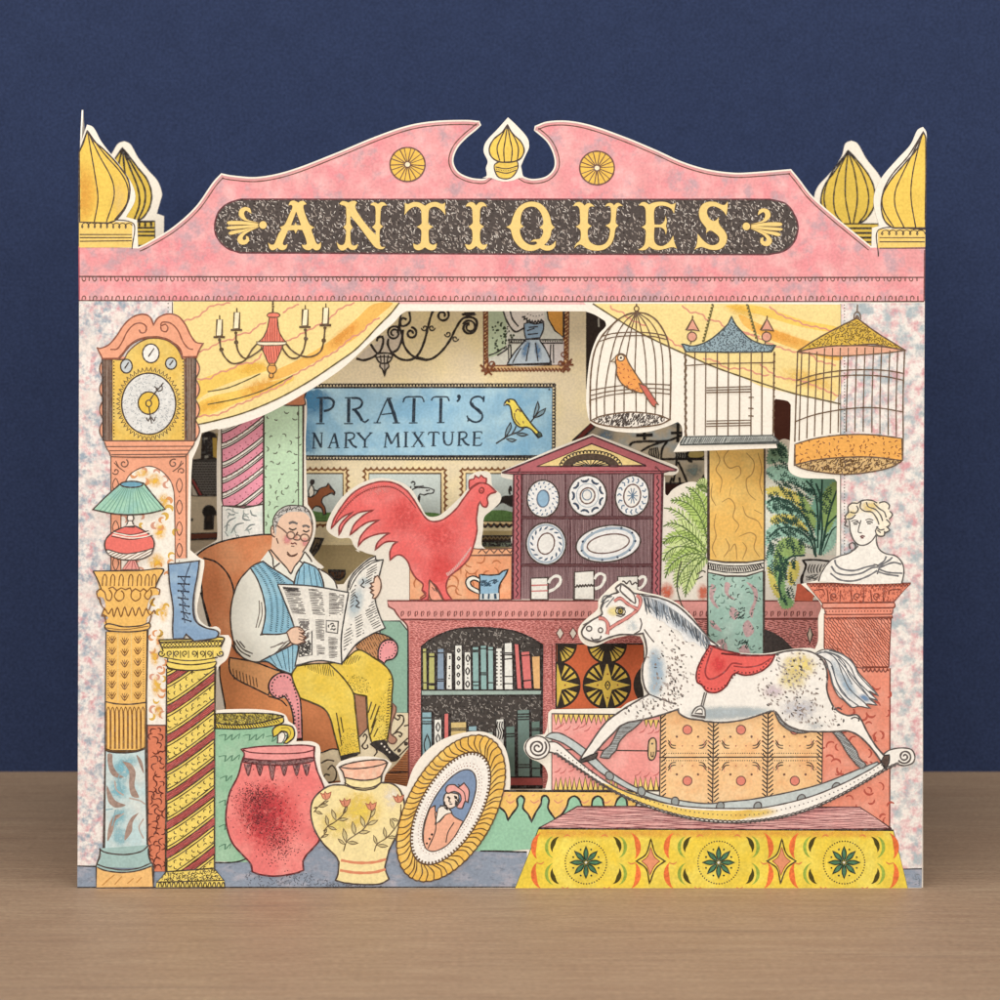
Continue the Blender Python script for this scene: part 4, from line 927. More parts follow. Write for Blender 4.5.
L = hr.fill('480,450* 475,420 490,400 488,370 520,340 560,345 600,330 640,340 690,345 720,370 715,395 735,415 715,440 725,465 700,480 718,505 690,510 680,535 650,530 640,500 660,480 640,450 620,420 580,400 540,410 505,430', HR, 0); hr.wash(610, 370, 60, 40, 'F0D58A', .8); hr.wash(510, 420, 40, 40, 'F0DDA0', .8)
hr.line('478,455 474,420 492,400 486,372 510,350 540,352;540,352 570,335 620,335 650,350;660,350 690,342 718,362 712,385;720,395 735,415 715,440;700,440 722,465 705,485;700,480 720,500 695,515;690,505 690,530 655,532 640,505 655,480;560,345 555,375 580,395 620,400 650,440 660,470;590,345 600,370 640,385 670,420 680,450;630,350 660,380 690,400 700,430;500,400 530,405 545,385 535,365;480,440 510,435 530,415;645,480 665,500 690,495;650,500 670,515', 1.2, BI)
Z(760, 440, .18); hr.line('500,605 495,580 515,570 530,585 525,605 505,615;480,450 470,475 490,480', 1.1, BI)
t.done()

# ------------------------------------------------------------------ oval portrait
t = Thing('oval_portrait', 'tilted oval portrait in twisted gold rope frame, leaning in front', 'picture', lvl=74)
fr = t.part('frame'); Z(370, 720, .2); GD = paint('EEBB4C', mottle=.08, blots=[('F3CC68', 18, .54, .1, 3)]); GI = ink('6A4A28')
CXp, CYp, ROT = 405, 440, -61
L = fr.fill(ell(CXp, CYp, 398, 215, ROT, 60), GD, 0)
t.l += .5
o1 = sp(ell(CXp, CYp, 398, 215, ROT, 60), True); o1 += [o1[0]]; i1 = sp(ell(CXp, CYp, 312, 150, ROT, 60), True); i1 += [i1[0]]
n = 58
for k in range(n):
    f = lambda P, u: P[int((u % 1.0) * (len(P) - 1))]
    a = f(o1, k / n); c = f(i1, (k + 1.3) / n); mid = ((a[0] + c[0]) / 2, (a[1] + c[1]) / 2); tx, ty = f(o1, (k + 1.0) / n)[0] - a[0], f(o1, (k + 1.0) / n)[1] - a[1]
    q = [(a[0], a[1], 0), (mid[0] - tx * .42, mid[1] - ty * .42, 0), (c[0], c[1], 0)]; fr.ribbon(smooth(q), GI, 1.1, .3)
    d = f(o1, (k + .5) / n); e = f(o1, (k + 1) / n); cx_, cy_ = 370 + CXp * .2, 720 + CYp * .2; bu = lambda p, s_: (cx_ + (p[0] - cx_) * s_, cy_ + (p[1] - cy_) * s_, 0)
    fr.ribbon(smooth([(a[0], a[1], 0), bu(d, 1.012), (e[0], e[1], 0)]), GI, 1.2)
mt = t.part('mount'); t.l += 1; L = mt.fill(ell(CXp - 2, CYp, 308, 148, ROT, 60), paint('F3EEE4', mottle=.03), 0); mt.wavy(ell(CXp - 2, CYp, 303, 147, ROT, 60), 1.2, 3.6, GI, 1.0, closed=True, shape='loop'); mt.line(ell(CXp - 2, CYp, 312, 152, ROT, 60), .9, GI, closed=True)
mt.dotline(ell(CXp - 5, CYp, 236, 104, ROT, 50), 3.0, .6, ink('B06A58'), True); mt.dotline(ell(CXp - 5, CYp, 252, 116, ROT, 50), 3.4, .5, ink('B06A58'), True)
pc = t.part('picture'); t.l += 1; L = pc.fill(ell(CXp - 8, CYp + 5, 222, 92, ROT, 50), paint('7F96B6', mottle=.08), 1.1)
CO = paint('F0B090', mottle=.06); t.l += 1
pc.fill('300,440* 315,430 325,425* 330,460 365,445 400,455 420,480 465,505* 430,570 390,620 350,645 310,655 280,640 268,600 270,540 285,480', CO, 1.0)
pc.fill('340,440* 365,425 400,445 410,462* 380,470 340,510 325,520* 335,470', paint('F2EBDD'), .9); pc.fill('405,362* 440,370 442,400 425,430 395,440 372,415 368,385 380,365', paint('F5E2CF'), 1.0)
pc.line('385,385 395,380;420,378 432,382;400,385 395,405 405,408;398,418 412,418', 1.1, DK); pc.line('325,460 330,520 325,560 290,640;370,480 345,510;420,510 390,560 380,610', 1.0)
pc.dots('310,570 298,592 285,615', 1.2, DK); pc.line('375,370 368,400 372,420;370,430 350,425', 1.0, DK); pc.scratch(sp('430,375 448,385 445,425 428,435', True), 26, 3, DK, 1.0, 80, 25); pc.scratch(sp('370,400 388,430 405,452 385,448 366,425', True), 22, 3, DK, .9, 60, 30); pc.line('392,383 398,395;425,380 428,392', 1.4, DK)
pc.fill('378,348 390,325 425,322 440,335 470,312* 495,350 490,410* 475,405 460,440 435,435 440,420 455,400 450,370 420,355 390,365', paint('EFA9A0'), 1.1); pc.line('440,335 470,360 478,405;440,318 452,330', .9)
t.done()

# ------------------------------------------------------------------ platform and rocking horse
t = Thing('platform', 'yellow painted platform with star flowers and pink wooden top', 'platform', lvl=18)
tp = t.part('top'); Z(510, 700, .22); L = tp.fill('!305,484 610,484 1590,487 1735,586 1200,592 130,582', paint('DC9C97', mottle=.08, blots=[('E8B5AE', 16, .52, .1, 4)], stretch=(.25, 1, 1)), 1.4, ink('5A332E'))
WI = ink('8C4A50'); tp.hatch(L, 1, 1.9, WI, .65, .3, .9, 70, 1.0)
fp = t.part('front_panel'); L = fp.fill('!130,585 1742,592 1810,865 20,862', paint('EFD02E', mottle=.07, blots=[('F3DE55', 30, .55, .12, 3), ('E6CB3A', 18, .58, .1, 3)]), 1.4, DK)
for x in range(180, 1720, 120): fp.wash(x, 604, 120, 34, 'F4AE4A', .4, 0, .3)
GRN = washm('A8C24A', .4)
def crescent(cx, cy, r, a0, th, mat, span=110):
    A = [math.radians(a0 - span / 2 + span * i / 8) for i in range(9)]; o = [(cx + r * math.cos(a), cy + r * math.sin(a), 0) for a in A]
    i_ = [(cx + (r - th * math.sin(math.pi * i / 8)) * math.cos(a), cy + (r - th * math.sin(math.pi * i / 8)) * math.sin(a), 0) for i, a in enumerate(A)][::-1][1:-1]
    Q = [(_Z[0] + q[0] * _Z[2], _Z[1] + q[1] * _Z[2]) for q in o + i_]; t.l += .05; fp.poly([Q], mat, t.l)
OR = paint('EC7230', grain=.2, mottle=.1); GRC = paint('98B03E', grain=.2, mottle=.1); OLC = paint('4E4618', grain=.2)
for cx in (345, 948, 1518):
    Z(510, 700, .22)
    for dx, sd in ((-1, 180), (1, 0)):
        if cx != 345 or True:
            crescent(cx + dx * 180, 668, 70, sd - 8 * dx, 26, OR, 122); crescent(cx + dx * 180, 792, 70, sd + 8 * dx, 26, OR, 122)
        for yy in (668, 790):
            crescent(cx + dx * 135, yy, 52, sd + 0, 15, GRC, 150); crescent(cx + dx * 118, yy - (4 if yy < 700 else -2), 44, sd + (22 if (yy < 700) == (dx > 0) else -22) * -1, 21, OLC, 125)
        fp.line('%g,735 %g,745 %g,738;%g,620 %g,612 %g,622;%g,850 %g,858 %g,848' % (cx + dx * 190, cx + dx * 205, cx + dx * 225, cx + dx * 70, cx + dx * 85, cx + dx * 100, cx + dx * 80, cx + dx * 95, cx + dx * 110), 1.1, ink('EE8A4A', fade=0), taper=.5)
    fp.dotline(ell(cx, 738, 94, 97, 0, 40), 2.7, .78, DK, True)
    for k in range(8):
        a = math.radians(k * 45 - 90); c, d = math.cos(a), math.sin(a); ln = 72
        Q = sp('%g,%g* %g,%g %g,%g* %g,%g' % (cx + 6 * c, 738 + 6 * d, cx + ln * .55 * c - 10 * d, 738 + ln * .55 * d + 10 * c, cx + ln * c, 738 + ln * d, cx + ln * .55 * c + 10 * d, 738 + ln * .55 * d - 10 * c), True)
        fp.poly([Q], paint('4F7F5C', grain=.2, mottle=.1), t.l + .3); fp.ribbon(Q + [Q[0]], ink('22382E'), 1.0, lift=.9); Z(510, 700, .22)
        a2 = a + math.radians(22.5); fp.dots('%g,%g' % (cx + 62 * math.cos(a2), 738 + 64 * math.sin(a2)), 1.0, ink('22382E'))
    fp.dots('%g,738' % cx, 1.3, paint('E8E2D0'))
for cx in (640, 1235):
    Z(510, 700, .22); Q = sp('%g,630* %g,700 %g,732* %g,765 %g,834* %g,765 %g,732* %g,700' % (cx, cx + 22, cx + 64, cx + 22, cx - 6, cx - 22, cx - 66, cx - 22), True); fp.poly([Q], paint('F3D84A'), t.l + .3); fp.ribbon(Q + [Q[0]], ink('5A4A18'), 1.3, lift=.8)
    Q = sp('%g,668* %g,712 %g,732* %g,755 %g,795* %g,755 %g,732* %g,712' % (cx, cx + 16, cx + 40, cx + 16, cx - 4, cx - 18, cx - 42, cx - 16), True); fp.poly([Q], paint('E8956A', mottle=.08), t.l + .6); fp.ribbon(Q + [Q[0]], ink('B0602E'), .8, lift=1)
t.done()
t = Thing('rocking_horse', 'dapple grey rocking horse with red saddle on white bow rocker', 'rocking horse', lvl=44)
HW = paint('F4EFE5', mottle=.03, grain=.07); HI = ink('5E5450'); ST = paint('C3CDCB', mottle=.05)
rk = t.part('rocker'); Z(510, 700, .22)
L = rk.fill('160,168* 185,150 225,150 270,172 320,205 370,245 450,320 560,390 680,435 800,460 900,470 1000,460 1089,452 1259,420 1409,382 1549,328 1669,280* 1680,300 1600,365 1480,430 1300,480 1100,505 900,495 700,465 540,405 420,335 330,260 240,195', ST, 1.2, HI)
Z(510, 700, .22)
for x, y, a in ((452, 344, -60), (597, 414, -40), (750, 461, -20), (955, 482, 0), (1125, 483, 0), (1323, 448, 15), (1482, 394, 20)): rk.fill(ell(x, y, 17, 21, a + 20, 12), paint('9AA19F'), 1.1, HI)
rl = t.part('rail', rk); t.l += .5
L = rl.fill('165,190* 210,192 260,230 310,275 380,330 480,395 600,440 760,478 900,490 1050,492 1159,487 1359,440 1509,380 1630,318 1690,280* 1699,245 1729,225 1779,217 1824,225 1839,255 1829,285 1789,297 1759,290* 1709,315 1609,375 1509,430 1409,478 1309,514 1209,538 1050,556 900,552 780,530 640,490 520,440 420,385 340,330 270,285 200,240 165,235*', HW, 1.2, HI)
t.l += .3; rl.poly([sp('405,372 520,408 640,452 780,490 900,500 1040,501 1100,500 1060,540 900,538 780,520 640,482 520,430 440,392', True)], paint('F3D062', mottle=.05), t.l); rl.wash(1110, 515, 130, 28, 'F3D062', .95, -6, .2)
rl.fill(ell(125, 215, 55, 52, 0, 26), HW, 1.2, HI); rl.spiral(125, 215, 42, 6, 2.1, -40, HI, 1.6); t.l += .5
Z(510, 700, .22); rl.spiral(1793, 256, 33, 5, 1.9, 150, HI, 1.5, -1)
rl.wavy('200,238 300,305 420,385 540,448 680,500 800,532 940,550 1080,552 1209,536 1309,511 1409,475 1509,427 1609,372 1709,312 1762,288', 1.3, 4.6, HI, 1.1, shape='loop')
rl.dotline('215,228 330,302 440,372 560,428 700,478 820,505 950,520 1100,520 1220,500 1360,462 1500,405 1610,345 1710,280', 4.6, .7, HI)
fl = t.part('far_leg', label='shaded far leg of the horse, grey hatched'); FG = paint('B9C0BF', mottle=.06)
Z(540, 560, .2); t.l += 1
for q in ('430,800* 520,792* 470,840 430,870 395,910 380,950 355,975 345,990 300,985* 320,950 350,925 370,890 395,840',):
    L = fl.fill(q, FG, 1.2, HI); fl.hatch(L, 0, 1.3, HI, .65, .3)
f2 = t.part('far_leg', label='shaded far leg of the horse, grey hatched'); Z(700, 560, .23)
for q in ('570,740* 605,738* 640,780 680,830 690,858 720,890 705,905 680,890* 640,840 610,790', '320,650* 345,655* 360,690 400,720 480,745* 440,752 390,740 345,705'):
    L = f2.fill(q, FG, 1.2, HI); f2.hatch(L, 30, 1.3, HI, .65, .3)
tl = t.part('tail'); t.l += 1; TI = ink('6A6E72')
L = tl.fill('500,405* 530,390 570,390 620,410 660,440 690,490 740,545 775,590* 735,570 770,610* 735,600 768,630* 720,625 740,645* 690,635 660,640 625,610 600,590 575,540 560,480 540,430', paint('EFECE6', mottle=.03), 1.0, HI)
tl.wash(640, 545, 34, 90, '9DBAD0', .7, -30, .3); tl.wash(715, 600, 40, 20, '6F95BE', .75, 25, .3); tl.wash(590, 470, 25, 70, 'B4C8D6', .5, -20, .3)
tl.line('505,408 545,400 590,430 620,500 650,560 720,625;520,400 570,405 620,440 650,500 700,560 768,630;540,395 600,415 650,460 680,520 740,580 770,608;560,392 620,412 665,450 690,500 775,590;530,420 570,450 590,520 620,580 690,635;545,450 565,490 580,545 620,600 660,640', 1.0, TI); tl.line('580,420 620,470 660,540;600,430 660,500 730,590;570,460 600,540 650,610', .8, ink('4F5A68'))
bd = t.part('body'); t.l += 1
Z(540, 560, .2)
A_ = pts('240,398 216,382 208,358 225,328 260,300 310,270 305,240 325,195 360,170 390,160 378,140 405,118* 440,140 470,165 520,172 600,190 680,225 745,280 800,340 845,395 890,430')
Z(700, 560, .23); B_ = pts('35,370 100,400 200,412 300,412 380,395 450,392 505,410 540,450 552,500 550,560 565,610 590,650 640,675 680,672 700,695 725,745 765,810 800,850* 815,850 805,885 790,880* 755,830 720,790 685,760 640,742 580,745 500,745 430,738 370,710 330,660* 310,655 250,675 180,695 100,705 20,700')
Z(540, 560, .2); C_ = pts('810,800 740,790 695,765 690,745* 660,755 600,775 520,795 440,810* 400,830 360,870 320,910 290,945 275,960* 255,985 200,998* 215,970 250,920 290,860 335,805 380,770 440,730 500,695 545,670* 525,640 512,580 515,520 532,470 530,420 515,365* 470,372 400,372 340,388 308,402 286,410 264,405')
LB = smooth(A_ + B_ + C_, True)
bd.fill(LB, HW, 1.5, HI, smoothed=True)
Z(540, 560, .2)
for q in ((585, 560, 60, 140, 'A9C4D8', .75, 0, .3), (570, 500, 40, 90, 'A9C4D8', .5, 0, .3), (570, 640, 45, 70, 'B4CBDA', .6, 0, .3), (370, 255, 45, 35, 'F0DE92', .8), (460, 330, 40, 40, 'C9D5DA', .5), (860, 770, 170, 48, 'C2CED2', .8, 0, .25), (1060, 762, 150, 42, 'C2CED2', .8, 0, .25), (700, 330, 90, 50, 'D5DCDC', .4, 40)): bd.wash(*q)
Z(700, 560, .23)
for q in ((430, 460, 90, 75, 'F0DA7E', .9), (400, 520, 80, 60, 'EEDD98', .7), (430, 650, 110, 70, 'CFCFD6', .7), (320, 570, 60, 40, 'DCCBD2', .7), (120, 662, 170, 40, 'C2CED2', .8, 0, .25), (500, 720, 60, 25, 'C6CCD0', .6)): bd.wash(*q)
DAP = [ink('4A423E', k=1), ink('8A7A70', k=1), ink('A99C94', k=1), ink('B9AEA6', k=1)]
def dapple(n, gen):
    k = 0; tr_ = 0
    while k < n and tr_ < n * 6:
        tr_ += 1; x, y = gen()
        if not inside(LB, x, y): continue
        a = t.r.uniform(-.6, 1.2) + .5; l = t.r.uniform(.7, 2.0); q = [(x - l * math.cos(a), y - l * math.sin(a)), (x, y + .2), (x + l * math.cos(a), y + l * math.sin(a))]
        bd.ribbon(q, t.r.choice(DAP), t.r.uniform(.9, 2.0), .7); k += 1
Rg = t.r.gauss
dapple(125, lambda: (540 + Rg(680, 55) * .2, 560 + Rg(540, 95) * .2)); dapple(50, lambda: (540 + Rg(540, 70) * .2, 560 + Rg(720, 30) * .2)); dapple(42, lambda: (540 + Rg(645, 40) * .2, 560 + Rg(640, 40) * .2))
dapple(115, lambda: (700 + Rg(420, 60) * .23, 560 + Rg(480, 55) * .23)); dapple(85, lambda: (700 + Rg(450, 70) * .23, 560 + Rg(640, 40) * .23)); dapple(30, lambda: (700 + Rg(310, 30) * .23, 560 + Rg(570, 30) * .23)); dapple(22, lambda: (700 + Rg(520, 40) * .23, 560 + Rg(690, 20) * .23))
Z(540, 560, .2)
bd.line('505,330 500,350 470,370;500,290 508,320 500,345;545,670 620,700 680,720;520,345 545,380 570,410', 1.1, HI)
hf = t.part('hoof', bd); t.l += .6; hf.fill('250,975* 290,962* 275,990 210,1010* 190,1005*', paint('5C5450', grain=.3), 1.2, DK)
Z(700, 560, .23); h2 = t.part('hoof', bd); h2.fill('800,848* 822,846* 820,880 805,905* 785,875*', paint('5C4A42', grain=.3), 1.2, DK); bd.line('655,690 670,682 690,690 688,700;580,650 600,640 615,650', 1.2, HI)
Z(540, 560, .2); hdp = t.part('face', bd); hdp.line('270,398 300,392 305,378;255,385 270,402 300,402', 1.2, HI)
hdp.line(ell(245, 342, 13, 12), 1.2, HI, closed=True); hdp.line(ell(302, 350, 11, 12), 1.1, HI, closed=True); hdp.line('215,325 225,318 240,312', .9, HI)
ey = t.part('eye', bd); t.l += .5; ey.fill(ell(402, 256, 24, 16, 10), paint('F0E6C8'), .9, DK); ey.fill(ell(402, 255, 13, 14), paint('A8923C'), .8, DK); ey.dots('402,255', 1.1, DK); hdp.line('378,240 400,232 425,242;380,275 405,282 425,270', 1.0, HI)
hdp.line('390,160 378,140 405,118 440,140 470,175 475,215 440,190 410,165;405,125 400,150 430,180 455,205', 1.2, HI)
mn = t.part('mane'); t.l += 1
L = mn.fill('505,190* 520,172 600,190 680,225 745,280 800,340 845,395* 820,440 790,425* 770,410 745,410* 720,400 700,360 670,345* 640,330 620,310* 590,295 560,280 535,240', paint('E9E9E6', mottle=.03), 0)
mn.wash(600, 240, 70, 60, 'A3B6C8', .55, 40, .3); mn.wash(690, 310, 45, 90, 'A3B6C8', .5, -45, .3); mn.wash(760, 370, 35, 70, 'B4C2CE', .5, -45, .3)
for i in range(62):
    u = i / 61; x0 = 512 + 330 * u; y0 = 178 + 215 * u ** 1.5; mn.line('%g,%g %g,%g %g,%g' % (x0, y0, x0 + 6 + t.r.uniform(-6, 8), y0 + 40, x0 + t.r.uniform(5, 40), y0 + (75 - 25 * u) + t.r.uniform(0, 35)), .9, t.r.choice([TI, ink('4C555E'), ink('8D9AA6')]), taper=.5)
mn.line('505,175 600,190 680,225 745,280 800,340 850,398', 1.5, HI); mn.line('345,200 320,215 310,235;360,180 330,190 305,210;370,185 345,215 330,235;355,175 320,180 310,200', .9, TI)
br = t.part('bridle'); t.l += 1; BR = paint('D98A80', mottle=.06)
for q, wd in (('482,175 500,190 500,220 488,245 440,285 380,320 342,345', 2.4), ('292,290 315,292 335,310 340,340 335,370', 2.6), ('370,205 400,190 440,220 488,245', 2.2)): br.line(q, wd + 1.2, ink('8C4440')); t.l += .5; br.line(q, wd, BR)
sd = t.part('saddle'); t.l += 1; RS = paint('E86058', mottle=.07)
Z(540, 560, .2); S1_ = pts('848,425* 900,445 1000,470'); Z(700, 560, .23); S2_ = pts('90,405 200,415 325,412* 305,450 260,485 200,500 155,490* 140,500 110,550 70,575 30,570 5,540'); Z(540, 560, .2); S3_ = pts('785,610 782,560 805,500')
L = sd.fill(smooth(S1_ + S2_ + S3_, True), RS, 1.5, ink('7A2A2A'), smoothed=True); sd.line('860,438 838,500 825,560 840,592 870,590 920,560 945,530 960,515 1010,520', 1.4, ink('A83C3C'))
sd.wash(890, 520, 50, 60, 'E5484A', .6)
sd.dotline('852,440 815,500 795,560 800,610 840,640 900,640 950,600 985,560', 3.6, .85, ink('6A2226')); Z(700, 560, .23); sd.dotline('150,480 200,490 260,475 305,430', 3.8, .85, ink('6A2226')); sd.line('145,460 200,465 260,455 310,425', 1.2, ink('A83C3C'))
st = t.part('stirrup'); t.l += 1; Z(540, 560, .2); st.line('822,660 805,725;832,662 815,728', 1.0, HI); st.fill('755,775* 775,740 805,728 822,745 825,785*', paint('E6E4DC'), 1.2, HI); st.fill('772,765* 790,745 808,745 812,768*', paint('F4EFE5'), 1.0, HI); st.line('758,775 820,782', 1.5, HI)
t.done()

# ------------------------------------------------------------------ bird cages
CG = ink('75593F')
t = Thing('birdcage', 'white domed wire birdcage holding the orange bird', 'birdcage', lvl=16)
b = t.part('cage_base'); Z(570, 290, .19)
L = b.fill('110,688* 160,665 240,650 320,643 400,648 470,660 525,682* 480,705 400,718 320,724 220,718 150,705', paint('EFE6D8'), 1.3, CG); b.scratch(L, 330, 3.4, ink('4A3E36'), .8, -60, 30)
w_ = t.part('wires'); w_.line('350,118 310,125 255,155 200,205 160,255 130,320 112,420 106,540 108,690;350,118 400,125 450,155 490,210 515,270 528,360 530,500 526,682', 1.4, CG)
for q in ('345,120 280,140 220,190 180,265 155,370 140,500 140,685', '345,120 295,160 250,230 220,330 195,450 182,560 182,670', '345,122 310,190 275,270 250,370 238,480 234,655', '348,122 325,200 305,300 290,400 285,520 284,648', '350,122 348,200 346,300 342,400 346,520 348,648', '352,122 372,200 390,300 400,400 402,520 400,650', '355,122 398,180 430,260 448,360 452,500 448,656', '358,120 420,165 465,240 485,340 490,470 488,668'): w_.line(q, 1.0, CG)
w_.line('165,245 230,228 350,222 440,228 510,242;150,272 230,248 350,240 440,245 515,262;108,528 200,512 350,495 440,495 528,500;106,556 200,535 350,520 440,518 528,525;106,580 200,555 330,540 440,540 528,548', 1.0, CG)
w_.line(ell(350, 98, 12, 13), 1.0, CG, closed=True); w_.line('350,72 350,88;340,112 362,112', 1.4, CG)
t.done()
t = Thing('bird', 'small orange bird perched inside the domed cage', 'bird', lvl=26)
b = t.part('body'); Z(570, 290, .19)
L = b.fill('235,375* 240,350 265,335 290,345 310,385 345,440 385,500* 395,525 380,542 350,535 310,520 270,490 245,440 245,400 240,385', paint('EFA04C', mottle=.08), 1.2, CG); b.curls(L, 26, 2.4, ink('C0572E'), .8, 2.5)
tl = t.part('tail'); tl.fill('360,490* 400,505* 440,565 465,605* 450,600 450,615* 435,610 400,560', paint('CE6A5A', mottle=.08), 1.0, CG); bk = t.part('beak'); bk.fill('240,350* 215,378* 240,380*', paint('D8C8A8'), 1.0, CG)
ey = t.part('eye'); ey.fill(ell(268, 357, 17, 17), paint('F6E8CC'), 1.0, CG); ey.dots('268,357', 1.2, DK); b.line('300,500 300,515;330,520 325,540', 1, CG)
t.done()
t = Thing('birdcage', 'empty square birdcage with blue pagoda roof, hung on two chains', 'birdcage', lvl=16)
rf = t.part('roof'); Z(570, 290, .19)
L = rf.fill('588,282* 640,295 690,285 740,260 790,220 830,180 850,140* 870,180 905,220 950,260 1010,285 1060,292 1080,288* 1060,325* 850,328 610,325*', paint('93AAB2', mottle=.08), 1.3, ink('4E524E')); rf.curls(L, 260, 2.2, ink('4E5A62'), .8, 1.25)
for cx in (645, 1037):
    f = t.part('finial'); t.l += .5; f.fill('%g,150* %g,175 %g,215* %g,210 %g,212*' % (cx, cx + 12, cx + 34, cx, cx - 34), paint('DF9E84'), 1.1, CG); f.fill(ell(cx - 3, 246, 24, 24), paint('DF9E84'), 1.0, CG); f.line('%g,150 %g,135;%g,215 %g,222;%g,272 %g,285' % (cx, cx, cx - 8, cx - 6, cx - 8, cx - 12), 1.1, CG)
w_ = t.part('wires')
for x in (657, 715, 775, 834, 894, 953, 1010): w_.line('%g,328 %g,765' % (x, x - 3 + (x > 900) * 2), 1.0, CG)
w_.line('607,325 608,775;1075,325 1068,770', 1.2, CG); w_.wavy('607,340 609,770', .9, 7.5, CG, 1.2); w_.dotline('607,345 609,770', 7, 1.3, CG); w_.dotline('1075,340 1070,760', 7, 1.3, CG)
w_.line('610,398 760,388 900,385 1075,382;718,515 950,508;718,540 950,536;718,528 950,522;718,690 950,685;716,718 950,712;718,704 950,699', 1.0, CG); w_.line('940,565 968,565;938,622 966,624;938,662 966,664', 1.0, CG); w_.dots('953,565 953,622 953,662', 1.0, CG)
fl = t.part('cage_base'); L = fl.fill('!600,772 1065,765 1098,795 1098,802 578,815 580,805', paint('C9CCC4', mottle=.06), 1.2, ink('4E524E')); fl.hatch(L, -62, 1.7, ink('4A4E4C'), .9, .3)
ch = t.part('chain')
for a, c in (('752,74 700,275', 0), ('932,74 985,270', 1)): ch.wavy(a, .8, 3.4, ink('7E7440'), 1.2, shape='loop')
t.done()
t = Thing('birdcage', 'large round straw roofed birdcage with orange base band', 'birdcage', lvl=16)
rf = t.part('roof'); Z(740, 290, .19)
un = rf.fill('300,325* 420,300 600,292 760,300 870,318* 780,330 640,342 500,348 400,338', paint('E8AC8C', mottle=.06), 1.1, CG)
L = rf.fill('300,325* 400,260 520,195 615,148* 720,225 800,275 870,318* 780,300 700,285 600,292 480,295 380,308', paint('DDB53C', mottle=.1), 1.3, CG); rf.curls(L, 230, 3.4, ink('7A5E1E'), .8, 1.7, .7)
rf.line('618,76 616,118', 1.0, CG); rf.line('600,150 602,125 618,115 632,128 634,155;608,150 614,135 622,140 624,155', 1.1, CG)
w_ = t.part('wires')
for i, x in enumerate((303, 325, 365, 405, 445, 487, 528, 570, 615, 658, 703, 745, 788, 830, 866)):
    u = (x - 300) / 566; y0 = 325 - 8 * u + (14 if 0 < i < 14 else 0) * 0 + (22 if 0 < i < 14 and i % 1 == 0 else 0) * 0; xb = x - 15 + 8 * u
    w_.line('%g,%g %g,560 %g,%g' % (x, y0 - (18 if 3 < i < 12 else 0), x - 8, xb, 800 - 45 * math.sin(math.pi * u) - 20 * u), 1.2 if i in (0, 14) else 1.0, CG)
w_.line('300,475 400,445 500,428 600,420 700,420 780,425 866,440;297,505 400,472 500,455 600,448 700,450 780,458 864,476;292,692 380,660 480,638 600,622 720,620 860,642', 1.1, CG)
bs = t.part('cage_base'); L = bs.fill('288,812* 380,785 480,768 600,760 720,764 855,782* 855,898* 700,885 560,885 420,900 288,925*', paint('F0AC4C', mottle=.06), 1.2, CG); bs.curls(L, 85, 3.0, ink('9A5A2A'), .9, 3.0)
L = bs.fill('288,920* 400,895 560,880 700,880 855,898* 800,930 700,955 560,970 420,958 330,940', paint('D9B478', mottle=.1), 1.3, CG); bs.scratch(L, 340, 3.0, ink('6A4A26'), .8, -50, 50)
t.done()
SHEET_K = 1.1     # middle sheet colours lifted to make up for weaker light inside the card
# ------------------------------------------------------------------ middle sheet of the card
Q_ = []
Z(); Q_ += pts('88,864* 88,600* 184,590* 186,578')
Z(180, 420, .14); Q_ += pts('92,968 150,925 240,872 264,852 264,700 262,500 262,300 265,180 275,60*')
Z(); Q_ += pts('218,262* 322,262* 318,352* 312,372 304,385 300,392')
Z(180, 410, .16); Q_ += pts('790,-60 785,200 790,420 798,590* 830,640 848,700 840,790 805,880* 850,940 900,985')
Z(260, 550, .16); Q_ += pts('380,120 440,170 478,216* 522,214* 560,160 620,100 680,52 725,35* 660,18 640,8 595,0')
Z(320, 440, .2); Q_ += pts('200,562 170,530 150,492 90,490 35,450 40,400 90,310 150,250 230,205 310,190 400,210 460,250 500,320 530,375 560,385 600,375 660,325 720,265 743,230 743,185 790,158 850,165 862,230 905,275 900,310 860,350 822,385 815,450 808,525 830,545* 900,545 962,535* 955,490 965,470 966,200* 905,182 908,155*')
Z(490, 430, .19); Q_ += pts('150,178 350,92 540,20* 700,78 860,143 985,193 992,220 970,237* 912,237*')
Z(600, 410, .12); Q_ += pts('522,540 540,560 545,700 565,712 600,668 680,620 760,598 830,610 872,640* 870,345*')
Z(); Q_ += pts('705,262* 767.5,262* 767.5,452 774,446 783,439 792,441 815,446* 900,446* 912,560* 912,864*')
B_out = smooth(Q_, True)
t = Thing('middle_sheet', 'white middle paper sheet cut round the armchair, rooster, dresser and columns', 'paper sheet', 'B', 0)
b = t.part('middle_sheet'); b.board([B_out], WHITE, EDGE, 0.00045); t.done()

